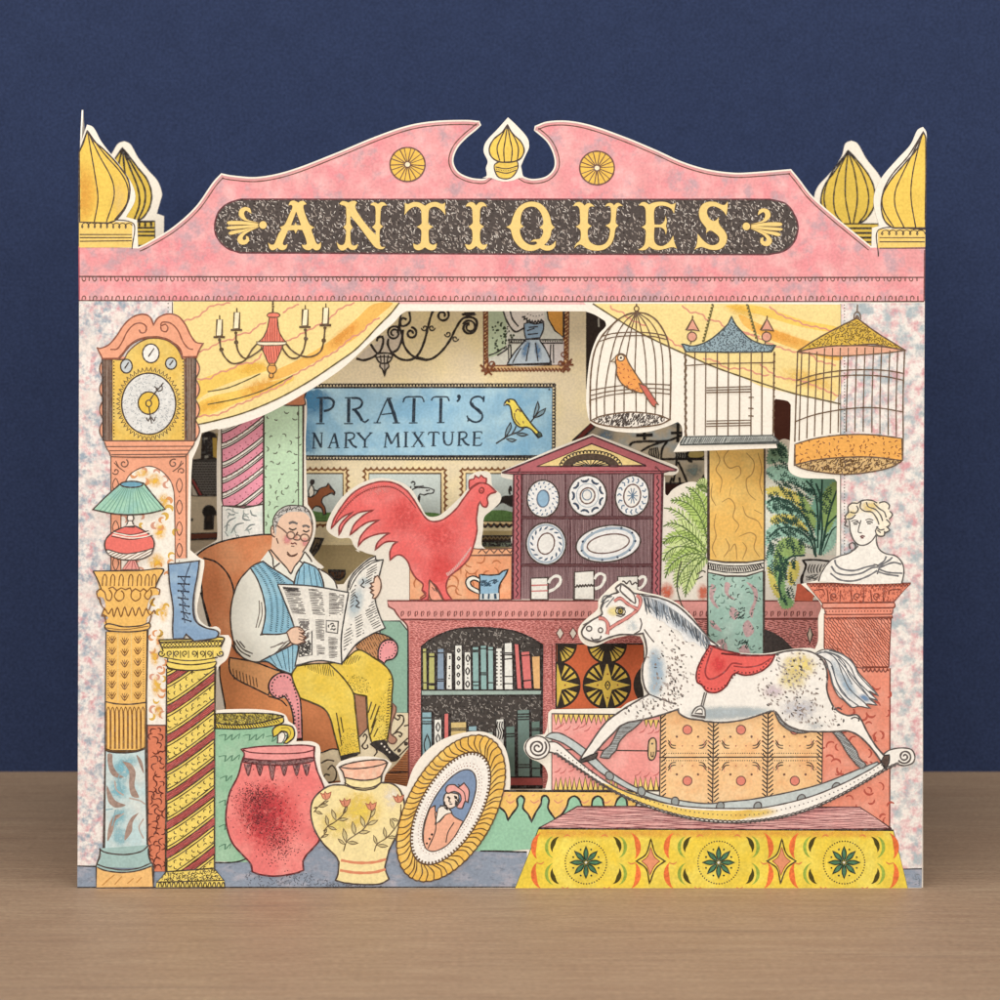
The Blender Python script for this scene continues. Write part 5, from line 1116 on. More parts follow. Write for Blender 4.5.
# twin columns on the left
t = Thing('spiral_column', 'pink spiral column with white bands above the armchair', 'column', 'B', 4, kind='thing')
p = t.part('shaft'); Z(180, 410, .16); PC = paint('EE9AAE', mottle=.05)
L = p.fill('!258,-900 525,-900 522,575 520,590 400,612 270,600 262,560', PC, 1.2)
WB = paint('F4E9DE', mottle=.03)
for k in range(-2, 9):
    y0 = 556 - k * 104 + (k % 3) * 8
    xs = [262 + 260 * i / 10 for i in range(11)]; f = lambda x, y: y - 150 * ((x - 262) / 260.0) ** 1.35 - 20 * ((x - 262) / 260.0)
    if True:
        T = [(180 + x * .16, 410 + min(600, f(x, y0 - 36)) * .16) for x in xs]; B = [(180 + x * .16, 410 + min(600, f(x, y0)) * .16) for x in reversed(xs)]
        t.l += .1; p.poly([T + B], WB, t.l); p.ribbon(T, INK, 1.1); p.ribbon(B[::-1], INK, 1.1); p.ribbon([(180 + x * .16, 410 + min(602, f(x, y0 - 13)) * .16) for x in xs], INK, .8)
    for q in (40, 66):
        for x in range(275, 520, 34):
            yy = f(x + (q > 50) * 15, y0 + q)
            if yy < 585: p.dot(180 + (x + (q > 50) * 15) * .16, 410 + yy * .16, .65, ink('B03A4A'), 6)
mb = t.part('marble_foot'); t.l += 1; MW = paint('EDECE4', mottle=.04, blots=[('CFE0D8', 26, .58, .08, 3)]); L = mb.fill('!262,600 400,612 522,590 522,830 262,830', MW, 1.1)
mb.line('300,640 320,655 345,650;440,625 450,655 480,662;400,640 395,680 440,690;290,760 300,700 350,670;320,770 350,720 400,705;410,750 440,720 470,715;360,780 375,800;300,790 280,760', 1.4, ink('8E9A98', fade=.1), taper=.5); mb.curls(L, 16, 7, ink('B4BEBA', fade=.1), 1.2, 5)
t.done()
t = Thing('column', 'pale green column with fine flecks behind the seated man', 'column', 'B', 6, kind='thing')
p = t.part('shaft'); Z(180, 410, .16); L = p.fill('!526,-600 772,-600 768,830 522,830', paint('BFDDBA', mottle=.05), 1.1); p.curls(L, 95, 4.6, ink('6F7A62'), 1.1, 6); p.line('742,-300 740,830', .8)
cp = t.part('capital'); Z(200, 290, .18); t.l += 1; cp.fill('470,628* 480,590 560,575 592,560* 580,600 585,635 540,642 470,640*', paint('C98058', mottle=.1), 1.2)
t.done()

# armchair
t = Thing('armchair', 'orange wing armchair with studded pink scroll arm fronts', 'armchair', 'B', 8)
CHR = paint('D98654', mottle=.06, blots=[('E09868', 40, .55, .12, 3)]); b = t.part('back'); Z(200, 490, .16)
L = b.fill('-35,425* 0,390 60,352 150,318 280,292 440,278 480,300 500,500* 480,1000 450,1400 160,1500 160,1360* 130,1200 118,1080 60,860 20,700 5,560', CHR, 1.4, DK)
b.line('20,425 100,450 170,520 205,600 212,660', 1.5, DK); b.line('5,640 45,780 65,850', 1.6, DK)
Z(200, 640, .22)
for x, y in ((110, 120), (140, 200), (120, 260)): pass
am = t.part('arm'); t.l += 6; L = am.fill('140,85* 132,110 140,150 180,190 310,255* 390,265 455,265 460,300 455,520 120,520 118,300 100,200 95,130', paint('D98A52', mottle=.07), 0); am.fill('135,80* 240,98 330,130 420,165 400,200 320,230 310,250* 240,215 170,180 140,150 132,110', paint('E0A066', mottle=.08), 1.3, DK)
am.line('310,255 370,275 395,300', 1.2, DK)
for i in range(8): am.line('%g,%g %g,%g' % (150 + i * 15, 130 + i * 6, 156 + i * 15, 180 + i * 5), .8, ink('6A4426'))
Z(200, 640, .22); fp = t.part('front_panel'); L = fp.fill('455,265* 560,310 590,350 640,500* 600,495 540,512 480,470* 455,450*', paint('C97B4A', mottle=.09), 1.2, DK)
L = fp.fill('!690,240 757,252 762,400 725,440 715,440', paint('AE7A5C', mottle=.1), 1.2, DK)
ra = t.part('arm'); Z(260, 550, .16); L = ra.fill('590,605* 640,560 700,520 760,525 810,545 850,580 800,600 760,640 745,700*', paint('C58C5C', mottle=.1), 1.3, DK); ra.hatch(L, 62, 2.4, ink('5E4228'), .7, .3, 0, 9, .3, 6)
PP = paint('EE9C9E', mottle=.05)
s1 = t.part('scroll_end', ra); t.l += 1; L = s1.fill('738,680* 740,625 760,580 800,560 840,570 860,600 855,650 830,680 790,690 775,712*', PP, 1.4, DK); s1.dotline('752,670 756,620 785,580 825,578 846,605 842,645 815,668 780,675', 3.2, .8, DK)
s2 = t.part('scroll_end', am); t.l += 1; Z(200, 640, .22); L = s2.fill('400,455* 425,380 412,300 385,255* 350,265 320,240 312,205 330,170 370,148 415,160 442,210 458,290 465,450*', PP, 1.4, DK); s2.dotline('392,248 350,255 328,230 330,195 350,170 385,163 415,185 432,230 445,300 450,430', 3.6, .95, DK); s2.dotline('396,255 415,290 430,340 430,430', 3.6, .95, DK)
lg = t.part('leg'); t.l += 1; Z(330, 690, .1); lg.fill('625,130* 660,170 655,230 630,290 612,350 608,440 650,470 668,500 640,535 600,530 572,490 575,400 590,300 620,220', paint('B4846C', mottle=.08), 1.2, BRN)
t.done()
# green wall panel, rug, boards
t, p = one('wall_panel', 'plain green wall panel between the armchair and the pink cabinet', 'panel', 'B', 3, kind='thing'); Z(); p.fill('!380,621 400,621 408,631 408,713 360,713 380,690', paint('8DB39E', mottle=.06), 1.2, DK); t.done()
t, p = one('rug', 'cream rug with dark scrolls under the seated man\'s shoes', 'rug', 'B', 4); Z()
L = p.fill('!300,735 360,712 408,713 408,749 398,762 385,775 300,785', paint('E2D2AE', mottle=.06)); Z(330, 690, .1); RI = ink('4A3A2C')
p.line('640,270 680,300 700,270 670,250;690,250 730,260 735,320 690,380 640,440;620,450 680,420 720,440 700,470 690,450;740,360 790,350;640,610 780,480;690,660 790,560;330,470 350,440 370,470 350,520 320,560 350,590 380,570 370,545;440,660 470,620 460,590', 1.3, RI); p.dots('690,605 760,535', 2.2, RI)
Z(200, 640, .22); p.line('535,620 560,650 610,640 620,600 600,570 580,590;550,560 580,545 610,550;560,630 570,610 590,615;530,560 525,600', 1.3, RI); t.done()
t, p = one('floorboards', 'brown wooden floorboards beside the rug below the pink cabinet', 'floor', 'B', 3, kind='structure'); Z(); L = p.fill('!300,783 380,778 393,764 408,748 408,795 300,795', paint('B9784A', mottle=.1, stretch=(.3, 1, 1))); p.hatch(L, 2, 2.2, ink('7A4626'), .7, .3); p.line('386,772.5 408,772', 1.2, DK); t.done()

# the seated man
t = Thing('person', 'white haired man in blue knitted vest and mustard trousers reading in an armchair', 'person', 'B', 30)
SK = paint('F3C9AD', mottle=.03, grain=.06); b = t.part('body'); PI2 = ink('6E4A3A')
Z(200, 490, .16)
hd_ = pts('452,300* 443,245 455,222 470,215 478,180 500,150 560,115 640,120 690,180 702,235 690,300 665,350 640,388 655,430 760,520 830,590')
Z(260, 550, .16); ar_ = pts('540,330 690,230* 690,200 715,160 740,150 757,200 752,250 722,300* 705,300 700,330 600,600 640,700')
Z(200, 640, .22); lg_ = pts('865,200 848,430* 800,440* 768,255 705,238* 708,490* 655,490* 615,400 590,340 555,300 470,255 445,200')
Z(260, 550, .16); hn_ = pts('190,700 150,560 20,540')
Z(200, 490, .16); sh_ = pts('215,900 300,560 380,470 440,375')
LB_ = smooth(hd_ + ar_ + lg_ + hn_ + sh_, True); b.fill(LB_, SK, 0, smoothed=True)
Z(200, 490, .16)
b.line('470,215 452,222 443,245 450,282 470,295;455,240 465,255 458,270;478,300 490,335;690,180 703,235 690,300 665,350 640,388;545,395 560,412 590,412 610,395', 1.1, PI2)
b.wash(545, 310, 36, 40, 'EE9C9C', .8); b.wash(655, 325, 34, 36, 'EE9C9C', .8); b.wash(600, 300, 18, 18, 'E9A692', .6)
fc = t.part('face', b); fc.line('556,238 580,250 604,238;644,252 665,262 684,250', 1.3, INK); fc.line('556,210 580,200 610,212;640,228 665,222 685,235', 2.0, ink('7D7470')); fc.line('590,290 585,305 600,312 622,310 628,295;600,280 612,262', 1.1, PI2); fc.line('568,330 580,336 592,330 605,340', 1.2, ink('8A4A44')); fc.line('570,350 590,352', .9, PI2); fc.line('545,385 570,410 605,400', 1.0, PI2)
gl = t.part('glasses', b); GLI = ink('8A6A5A'); gl.line(ell(568, 283, 24, 22, 20), 1.3, GLI, closed=True); gl.line(ell(655, 298, 26, 22, 10), 1.3, GLI, closed=True); gl.line('592,290 610,278 630,292;546,272 520,248 480,220', 1.3, GLI)
hr = t.part('hair', b); t.l += 1
L = hr.fill('472,290* 462,240 458,195 465,165 490,130 540,100 600,97 650,105 680,130 695,175 702,215* 680,165 650,140 600,135 550,140 510,165 490,200 480,225 478,260', paint('C6C2BC', mottle=.08), 0, None); hr.curls(L, 60, 3.4, ink('5E5A58'), .9, 1.9); hr.line('462,240 456,195 468,160 492,128 540,100 600,96 650,104 682,132 697,178 704,215', 1.0, INK)
# shirt, vest, trousers, shoes
SHT = paint('F2ECDF', mottle=.02, grain=.05); s = t.part('shirt', b); t.l += 1
Z(200, 490, .16); a = pts('380,440* 430,375* 470,430 510,460 565,520* 605,460 640,420 655,380* 690,430 760,500 830,555 858,620* 600,640 500,640 400,620')
s.fill(smooth(a, True), SHT, 0, smoothed=True)
a = pts('318,482* 250,560 212,650 192,760 196,870 212,950'); Z(200, 640, .22); a2 = pts('165,45 200,82 250,99 295,93'); Z(260, 550, .16); a3 = pts('100,642 190,575 198,540 172,505* 100,515 0,530'); Z(200, 490, .16); a4 = pts('385,900 400,840 410,760 395,660 360,560')
L = smooth(a + a2 + a3 + a4, True); s.fill(L, SHT, 1.3, INK, smoothed=True)
s.line('370,690 372,760 350,860;385,700 388,780 365,860;560,940 510,960 440,985;520,950 460,980;545,945 490,1000', 1.0, ink('8A7F74')); Z(200, 640, .22); s.line('155,5 185,50 230,75;165,0 195,40 240,62;145,20 170,60;180,5 205,35', 1.1, INK)
Z(200, 490, .16); t.l += .5; s.line('430,375 455,425 462,480 500,455;440,370 500,440 545,490 568,522 590,480 630,430 655,385;655,385 690,430 700,450;462,480 470,500;620,440 640,455', 1.2, INK); s.line('740,490 800,525 842,570 858,615', 1.2, INK)
VS = paint('8DC0D6', mottle=.06, blots=[('A6D0DF', 26, .55, .1, 3)]); v = t.part('vest', b); t.l += 1
L1 = v.fill('315,485* 350,462 395,445* 440,480 520,530 585,575* 590,600 620,870* 500,900 385,900* 402,830 410,760 395,660 360,560', VS, 1.3, INK)
L2 = v.fill('585,600* 605,520 650,450* 690,465 735,492 765,555 778,620*', VS, 1.3, INK)
Z(260, 550, .16); L3 = v.fill('0,695* 110,640 215,585* 245,600 230,720 200,775* 120,745 50,700', VS, 1.3, INK)
KN = ink('2F5E78'); KW = ink('D5E6EA', fade=0)
for q in ('340,480 400,560 440,660 450,780 440,895', '365,465 430,550 475,660 485,780 475,895', '400,455 470,540 515,660 520,790 505,895', '430,480 500,560 545,680 550,880', '480,520 540,600 585,720 590,860'):
    Z(200, 490, .16); R_ = resample(sp(q), 2.0)
    for i, pnt in enumerate(R_[:-1]):
        tx, ty = tang(R_, i)
        if inside(L1, *pnt): v.ribbon([(pnt[0] - ty * 1.1 - tx * .5, pnt[1] + tx * 1.1 - ty * .5), (pnt[0] + ty * 1.1 + tx * .5, pnt[1] - tx * 1.1 + ty * .5)], KN, .7)
Z(200, 490, .16)
for q in ('625,490 605,600', '650,470 650,600', '680,470 700,600', '715,490 735,600', '740,520 765,600'): v.ribbon(sp(q), KN, .6); v.dotline(q, 1.9, .55, KN)
Z(260, 550, .16)
for q in ('60,660 100,720', '100,645 140,740', '140,625 165,750', '175,610 185,760', '205,595 205,750', '30,690 60,700'): v.ribbon(sp(q), KN, .6); v.dotline(q, 1.9, .6, KN)
TR = paint('E9C73A', mottle=.06, blots=[('F0D45A', 40, .55, .12, 3)]); tr = t.part('trousers', b); t.l += 1; Z(200, 640, .22); TI2 = ink('5A4A1E')
La = tr.fill('585,105* 650,95 720,45 790,80 850,125 875,175 872,250 868,345 850,462* 782,470* 765,400 758,255* 690,235', TR, 1.4, TI2)
t.l += .5; Lb_ = tr.fill('440,118* 418,160 455,262* 560,308 590,350 612,430 640,532* 728,512* 705,300 697,240 650,170 585,105* 510,108', TR, 1.4, TI2)
tr.hatch(sp('470,115 580,108 610,165 530,150', True), 80, 2.0, TI2, .6, .4); tr.hatch(sp('650,90 720,65 735,80 690,110 650,110', True), -65, 1.9, TI2, .6, .4)
for P_, n in ((sp('650,165 720,160 780,200 760,240 700,230', True), 110), (sp('640,420 700,400 715,510 650,525', True), 120), (sp('800,330 860,200 866,340 845,455 800,450', True), 150)):
    for x, y in tr.rand_in(P_, n): tr.dot(x, y, .42, TI2, 5)
tr.line('620,330 640,440;640,350 652,420;630,400 645,480;780,280 765,330;800,290 775,360;815,300 780,400;800,360 775,430;810,400 790,440', 1.1, TI2)
for i in range(22): y = 175 + i * 13; tr.line('%g,%g %g,%g' % (872 - i * .9, y, 858 - i * .9, y + 3), .7, TI2)
for nm, q, dd in (('shoe', '105,662* 200,640 285,622* 270,648 200,670 118,702*', ''), ('shoe', '402,540* 440,515 545,498* 600,590 695,672* 660,705 610,708* 590,680 540,630 470,590', '515,535 545,565 570,595 595,620')):
    Z(330, 690, .1); sh = t.part(nm, b); t.l += .5; sh.fill(q, paint('3C3632', grain=.3), 1.0, DK)
    if dd: sh.dots(dd, 1.0, paint('EDE3D0'))
# hands over the paper come after the newspaper below (same body mesh level)
t.l = 78; Z(260, 550, .16)
b.fill('168,512* 195,488 235,478 262,490 278,510 262,520 290,545 272,556 285,572 262,578 235,590 195,578 180,545', SK, 1.1, PI2); b.line('240,490 265,505;245,515 285,520;245,535 292,548;240,552 285,572', .9, PI2)
b.fill('735,158* 752,185 757,225 748,262 722,300 703,298 712,280 690,262 705,250 685,235 702,225 690,208 712,200 715,175', SK, 1.1, PI2); b.line('715,200 690,212;712,225 688,238;715,250 692,262', .9, PI2)
t.done()
t = Thing('newspaper', 'open newspaper held up by the seated man', 'newspaper', 'B', 62)
NP = paint('EEE9DE', mottle=.04); b = t.part('back_page'); Z(260, 550, .16); NI = ink('4A4644')
L = b.fill('548,265* 552,215 575,160 620,110 680,60 722,38* 725,62 770,60* 745,160 722,245 720,310 745,400 782,487* 690,530 600,590 510,712* 500,600 525,400', NP, 1.2, NI)
b.line('560,250 590,190 630,135 680,95 715,75 770,60;556,235 575,180 620,125 690,70 725,62', 1.0, NI)
b.wash(600, 330, 60, 130, 'A9C6D8', .6, 15, .2); b.wash(650, 200, 55, 45, 'B4CCDA', .5, 0, .2)
for q, a in (('!668,118 742,80 716,196 652,232', -30), ('!652,392 700,318 716,318 762,478 712,506', -28), ('!590,420 638,396 655,520 602,560', -28), ('!522,520 575,455 588,560 520,640', -30), ('!566,262 604,206 592,330 560,380', -40)): b.hatch(sp(q, True), a, 2.3, NI, .85, .2, 0, 5, .3, 10)
b.line('640,180 650,200 630,220 655,235;600,310 620,330 600,350 625,360;590,280 610,300', 1.2, NI)
f = t.part('front_page'); t.l += 1; L = f.fill('110,212* 330,225 555,265* 530,400 508,560 512,712* 370,690 220,722* 240,590 205,450 150,310', NP, 1.3, NI)
for q in ('!140,228 250,238 290,400 200,395', '!300,240 390,250 410,405 330,410', '!430,265 530,280 520,400 430,410', '!235,430 310,430 300,500 250,470', '!345,430 405,435 405,565 350,560', '!425,545 490,545 485,670 430,675', '!350,590 410,600 405,655 355,655'):
    P_ = sp(q, True); f.hatch(P_, 3, 1.45, ink('6B6460'), .8, .3, 0, 9, .2, 12)
P_ = sp('!140,230 250,238 262,262 150,256', True); f.scratch(P_, 60, 4, NI, .9, 2, 8)
for q in ('!415,440 490,445 485,520 415,510', '!245,600 325,505 325,655 245,665'):
    P_ = sp(q, True); f.ribbon(P_ + [P_[0]], NI, 1.0); 
f.scratch(sp('!245,580 320,560 322,650 248,660', True), 90, 3, NI, 1.0); f.curls(sp('!422,455 485,458 480,515 422,508', True), 16, 4, NI, 1.2, 2.4); f.scratch(sp('!240,440 310,440 310,560 260,560', True), 70, 4, ink('8A8480'), .8, -40, 20)
f.line('512,712 508,560 530,400 555,265', 1.3, NI)
t.done()

# ------------------------------------------------------------------ pink cabinet with its books
t = Thing('cabinet', 'long pink brick textured cabinet with arched bookcase and diamond inlays', 'cabinet', 'B', 3)
CB = paint('E2938C', mottle=.06); CBI = ink('8A4640'); HC = ink('BE5F58', fade=.1)
b = t.part('body'); Z(380, 590, .18)
L = b.fill('!118,160 155,205 160,1100 2450,1100 2450,160', CB)
cut = sp('!162,170 1720,170 1720,1100 900,1100 900,300 830,262 740,228 620,212 500,210 400,224 300,264 232,312 232,1100 165,1100', True)
b.hatch(cut, 5, 1.5, HC, .85, .4, .35, 5, .2, 4.2)
b.hatch(sp('!1740,170 2430,170 2430,520 1740,520', True), 12, 1.9, ink('8E4038'), .85, .4, .35, 5, .2, 5)
b.line('118,160 150,195 156,220 160,1100', 1.5, CBI); b.line('955,300 960,640', 1.0, CBI)
Z(540, 560, .2)
for x in (100, 165): Q = sp('!%g,338 %g,366 %g,398 %g,366' % (x, x + 19, x, x - 19), True); b.poly([Q], paint('EDE2D2'), t.l + .9); b.ribbon(Q + [Q[0]], CBI, 1.1, lift=1.4)
Z(700, 560, .23); Q = sp('!478,290 490,325 478,362 466,325', True); b.poly([Q], paint('D8C4B0'), t.l + .9); b.ribbon(Q + [Q[0]], DK, 1.2, lift=1.4)
b.fill('!276,300 310,310 360,340 405,385 405,405 276,420', paint('4A423F', grain=.3)); b.fill('!285,352 330,358 330,362 285,358', paint('6F8A94')) if False else None
tp = t.part('top'); Z(380, 590, .18); t.l += 1; L = tp.fill('!40,60 2470,60 2440,160 118,165 95,135 78,108 48,92', paint('E59C94', mottle=.07), 1.3, CBI); tp.line('118,163 1720,165;1750,160 2440,160', 1.2, CBI)
x = 122
while x < 2420:
    tp.line('%g,118 %g,132 %g,148' % (x, x - 4, x - 2), 1.1, CBI); tp.line('%g,116 %g,126 %g,142' % (x + 6, x + 10, x + 5), .8, CBI); x += 36 + t.r.uniform(-3, 3)
bi = t.part('bookcase'); t.l += 1; DKI = paint('4A4440', grain=.25, mottle=.1)
L = bi.fill('232,312* 300,264 400,224 500,210 620,212 740,228 830,262 898,302* 898,1100* 232,1100*', DKI, 1.6, DK); bi.scratch(L, 1300, 2.6, ink('B4ACA2'), .55, 60, 60); bi.scratch(L, 500, 2.2, ink('2A2624'), .8)
sf = t.part('shelf', bi); t.l += 1; sf.fill('!232,556 898,556 892,586 232,586', paint('A3B7AC', mottle=.06), 1.2, DK); t.part('plinth', bi).fill('!232,1040 898,1040 905,1090 225,1090', paint('A8524E', mottle=.1), 1.2, DK)
rp = t.part('front_panel'); t.l += 1; Z(540, 560, .2)
L = rp.fill('!80,420 520,420 520,748 80,748', paint('D2673A', mottle=.07), 1.5, DK); YB = paint('D9B945', mottle=.08); BK = paint('38302A', grain=.3)
def fan(cx, cy, r, a0, a1, n):
    """black fan wheel with yellow rays"""
    def cl(P): return [(max(556.2, min(644, p[0])), max(644.2, min(709.4, p[1]))) for p in P]
    X = 540 + cx * .2; Y = 560 + cy * .2; rr = r * .2; arc = [(X + rr * math.cos(math.radians(a0 + (a1 - a0) * i / 40)), Y + rr * math.sin(math.radians(a0 + (a1 - a0) * i / 40))) for i in range(41)]
    t.l += .2; rp.poly([cl(arc)] if a1 - a0 >= 359 else [cl(arc + [(X, Y)])], BK, t.l)
    for i in range(n):
        a = a0 + (a1 - a0) * (i + .5) / n
        if abs(((a + 45) % 90) - 45) < 16: continue
        w2 = 6.0; q = [(X + rr * .40 * math.cos(math.radians(a)), Y + rr * .36 * math.sin(math.radians(a)))] + [(X + rr * .9 * math.cos(math.radians(a + d)), Y + rr * .9 * math.sin(math.radians(a + d))) for d in (-w2, w2)]
        if 556.4 < min(p[0] for p in q) and max(p[0] for p in q) < 643 and min(p[1] for p in q) > 644.4 and max(p[1] for p in q) < 709.4: rp.poly([q], YB, t.l + .1)
    if a1 - a0 >= 359:
        q = []
        for i in range(8):
            a = math.radians(i * 45 - 90); R2 = rr * (.98 if i % 2 == 0 else .3); q.append((X + R2 * math.cos(a), Y + R2 * math.sin(a)))
        q = cl(q); t.l += .2; rp.poly([q], YB, t.l); rp.ribbon(q + [q[0]], DK, .8)
fan(85, 625, 118, 0, 360, 20); fan(335, 625, 122, 0, 360, 20); fan(585, 625, 118, 90, 270, 10); fan(85, 420, 100, 0, 90, 6); fan(335, 420, 100, 0, 180, 12)
rp.line('338,605 350,625 338,648 326,625', 1.0, DK, closed=True); rp.dots('338,625', 1, DK); rp.dots('288,625 388,625 338,570 338,690', .9, ink('9A3A1A')); rp.dots('125,625', .9, ink('9A3A1A'))
t.done()
BOOKG = 'books on the upper shelf'; BOOKL = 'books on the lower shelf'
def book(q, col, label, marks='', dots='', grp=None, lines=''):
    t, p = one('book', label, 'book', 'B', 16, grp); Z(380, 590, .18); p.fill(q, paint(col, mottle=.05), 1.1, DK)
    if marks: p.line(marks, 1.1, DK)
    if lines: p.line(lines, 1.2, DK)
    if dots: p.dots(dots, .9, DK)
    t.done()
book('!235,325 262,325 262,552 235,552', 'BDBB72', 'leftmost olive book on the upper shelf, taller than its olive neighbour', '235,345 262,345;235,515 262,515', '', BOOKG)
book('!270,350 308,350 305,552 266,552', 'BDBB72', 'short olive book second from left on the upper shelf', '270,370 308,370;268,520 306,520;268,527 306,527', '', BOOKG)
book('!318,328 358,326 358,552 312,552', '8CA0B4', 'slate blue banded book right of the two olive books', '316,350 358,349;314,495 358,495;314,505 358,505', '', BOOKG)
book('!370,350 404,352 402,552 365,550', 'F2ECE2', 'white book with a column of black marks beside the slate blue book', '', '388,370 388,380 387,425 386,435 386,475 384,490 383,535', BOOKG)
book('!415,308 460,306 460,552 414,552', 'F2ECE2', 'tall white book with rings down its spine', '437,325 445,335 437,345 430,335 437,325;437,370 445,380 437,390 430,380 437,370;435,415 443,425 435,437 428,425 435,415;435,460 443,470 435,482 428,470 435,460;435,505 443,515 435,527 428,515 435,505', '', BOOKG)
book('!468,345 508,345 508,552 464,552', 'F2ECE2', 'white book with black lozenges on its spine', '488,360 498,378 488,398 478,378 488,360;487,430 497,448 487,470 476,448 487,430;487,505 497,520 487,540 476,520 487,505', '488,412 487,488', BOOKG)
book('!512,318 552,316 552,552 512,552', '92B8B4', 'teal book with dark band near its foot, right of the lozenge book', '514,335 552,335;514,510 552,510;514,530 552,530;514,343 552,343', '', BOOKG)
book('!556,310 595,308 595,552 556,552', '92B8B4', 'tallest of the three teal books on the upper shelf', '556,325 595,325;556,460 595,460;556,470 595,470', '', BOOKG)
book('!598,316 634,316 632,552 598,552', '9FC0BC', 'teal book touching the white dotted book', '600,332 634,332;600,515 634,515', '', BOOKG)
book('!642,325 682,322 684,552 640,552', 'F2ECE2', 'white book with dotted edges between teal and plain white books', '', '650,345 650,365 650,385 650,405 650,425 650,445 650,465 650,485 650,505 650,525 672,345 672,365 672,385 672,405 672,425 672,445 672,465 672,485 672,505 672,525', BOOKG)
book('!690,296 738,292 740,552 688,552', 'F2ECE2', 'tall plain white book with double bands beside the leaning red book', '690,350 738,350;690,360 738,360;690,480 738,480;690,520 738,520;690,385 738,380', '', BOOKG)
book('!745,300 775,302 788,548 758,548', 'E37A76', 'leaning thin red book on the upper shelf', '', '', BOOKG)
book('!782,345 835,340 845,545 795,548', 'E37A76', 'wide red book with a band, next to the leaning one', '783,365 836,360;793,505 843,500', '', BOOKG)
book('!842,370 893,366 892,548 850,548', 'EBB878', 'orange book at the right end of the upper shelf', '', '', BOOKG)
book('!232,680 292,678 290,1035 232,1035', '8FB4BC', 'large light blue book with diamond on its spine', '232,710 292,710;232,730 292,730;232,742 292,742;262,800 280,860 262,910 245,860 262,800', '', BOOKL)
book('!300,720 346,718 344,1035 296,1035', 'F2ECE2', 'white book with oval rings on the lower shelf', '322,735 333,760 322,785 312,760 322,735;322,800 333,825 322,850 312,825 322,800', '', BOOKL)
book('!356,688 386,686 384,1035 352,1035', 'DF7670', 'thin red upright book on the lower shelf', '', '', BOOKL)
book('!392,735 484,732 484,1035 390,1035', 'D9BE7A', 'wide tan book with dark rules above the oval portrait', '392,770 484,768;392,780 484,778', '', BOOKL)
book('!490,758 542,755 542,1035 490,1035', '8FB4BC', 'short light blue book just above the oval portrait', '490,785 542,785', '', BOOKL)
book('!600,790 632,790 632,1035 600,1035', 'A9B4AC', 'grey green book mostly hidden by the portrait', '', '', BOOKL)
book('!645,720 692,716 690,1035 640,1035', 'F2ECE2', 'white book with wavy lines on its spine', '655,730 650,760 660,790 652,830;668,730 662,760 674,790 664,830;680,730 676,760 686,790 678,830', '', BOOKL)
book('!698,760 752,756 752,1035 698,1035', '6F8A80', 'dark green book with band left of the tallest green book', '700,800 752,798;700,815 752,812', '', BOOKL)
book('!762,668 835,664 835,1035 762,1035', '78928A', 'tallest dark green book on the lower shelf', '762,690 835,688;762,705 835,703;762,720 835,718;762,970 835,970;762,985 835,985', '', BOOKL)
book('!840,732 893,728 893,1035 840,1035', '6F8A80', 'dark green book at the right end of the lower shelf', '840,770 893,768;840,780 893,778;840,990 893,990', '', BOOKL)

# ------------------------------------------------------------------ box, jug, rooster on the cabinet
t = Thing('box', 'orange wooden box with toothed top edge behind the rooster', 'box', 'B', 5)
b = t.part('body'); Z(320, 440, .2); BXM = paint('F0A070', mottle=.07, blots=[('F4B488', 30, .55, .1, 3)])
L = b.fill('!448,575 958,575 958,800 448,800', BXM, 1.2, BRN); b.curls(L, 45, 12, ink('D9814E', fade=.05), 1.4, 7)
e = t.part('toothed_edge'); L = e.fill('!700,545 740,540 790,545 830,545 900,545 960,540 960,575 700,578', paint('F2AE80'), 1.0, BRN); e.wavy('790,556 960,553', 2.2, 8, BRN, 1.0, shape='zig'); t.done()
t = Thing('jug', 'small blue and white jug on the cabinet between rooster and dresser', 'jug', 'B', 12)
b = t.part('body'); JB = paint('92BBD4', mottle=.06); L = b.fill('798,672* 850,676 895,672* 915,655 940,648* 925,680 905,710 895,735 895,800* 798,800*', JB, 1.3, DK); b.scratch(sp('!802,700 895,695 890,725 802,735', True), 60, 3, ink('33566E'), .8, -30, 30); b.fill('!800,770 895,765 895,798 800,798', paint('D8DEDC')); b.line('815,768 815,795;845,768 843,795;875,768 878,795', 2.0, ink('33566E'))
h = t.part('handle'); h.fill('798,770* 770,760 740,740 728,710 740,688 770,680 800,695* 800,712* 770,700 752,710 760,730 798,750*', paint('F2ECDF'), 1.2, DK); t.done()
t = Thing('rooster', 'red rooster with arched tail standing on the pink cabinet', 'rooster', 'B', 14)
RO = paint('EE6A66', mottle=.07, blots=[('F08480', 40, .56, .12, 3)]); ROI = ink('A2433F'); b = t.part('body'); Z(320, 440, .2)
L = b.fill('55,445* 70,395 110,330 160,270 220,232 300,208 370,215 430,250 470,300 510,365 540,400 575,408 620,395 680,345 720,290 760,240 800,215 840,222 880,258* 850,270 835,290 840,315 830,335 812,330 800,310 790,330* 782,400 785,450 770,520 745,590 700,640 650,680 632,720 635,760 660,798* 620,798 600,760 570,720 552,740 540,800* 500,800 530,780 510,750* 515,720 480,690 455,650 440,610 410,578 385,575 350,600* 350,560 365,525 388,508* 330,510 275,550* 290,510 330,475 350,465* 290,470 225,495 190,530* 205,480 250,430 298,398* 230,415 150,475* 170,425 220,375 268,350* 190,365 130,410 95,475* 98,430 130,390 165,360* 120,380 85,410', RO, 1.4, ROI)
b.wash(600, 640, 150, 110, 'EA4A48', .4, -40, .4); b.wash(420, 380, 120, 120, 'EC5A58', .5); b.wash(600, 480, 150, 120, 'EC5A58', .45); b.wash(300, 250, 120, 40, 'F49A94', .6, -10)
b.dotline('100,360 150,300 210,255 290,230 370,235 420,265', 2.2, .5, ROI); b.dotline('110,365 160,308 215,265 280,245', 2.4, .45, ROI)
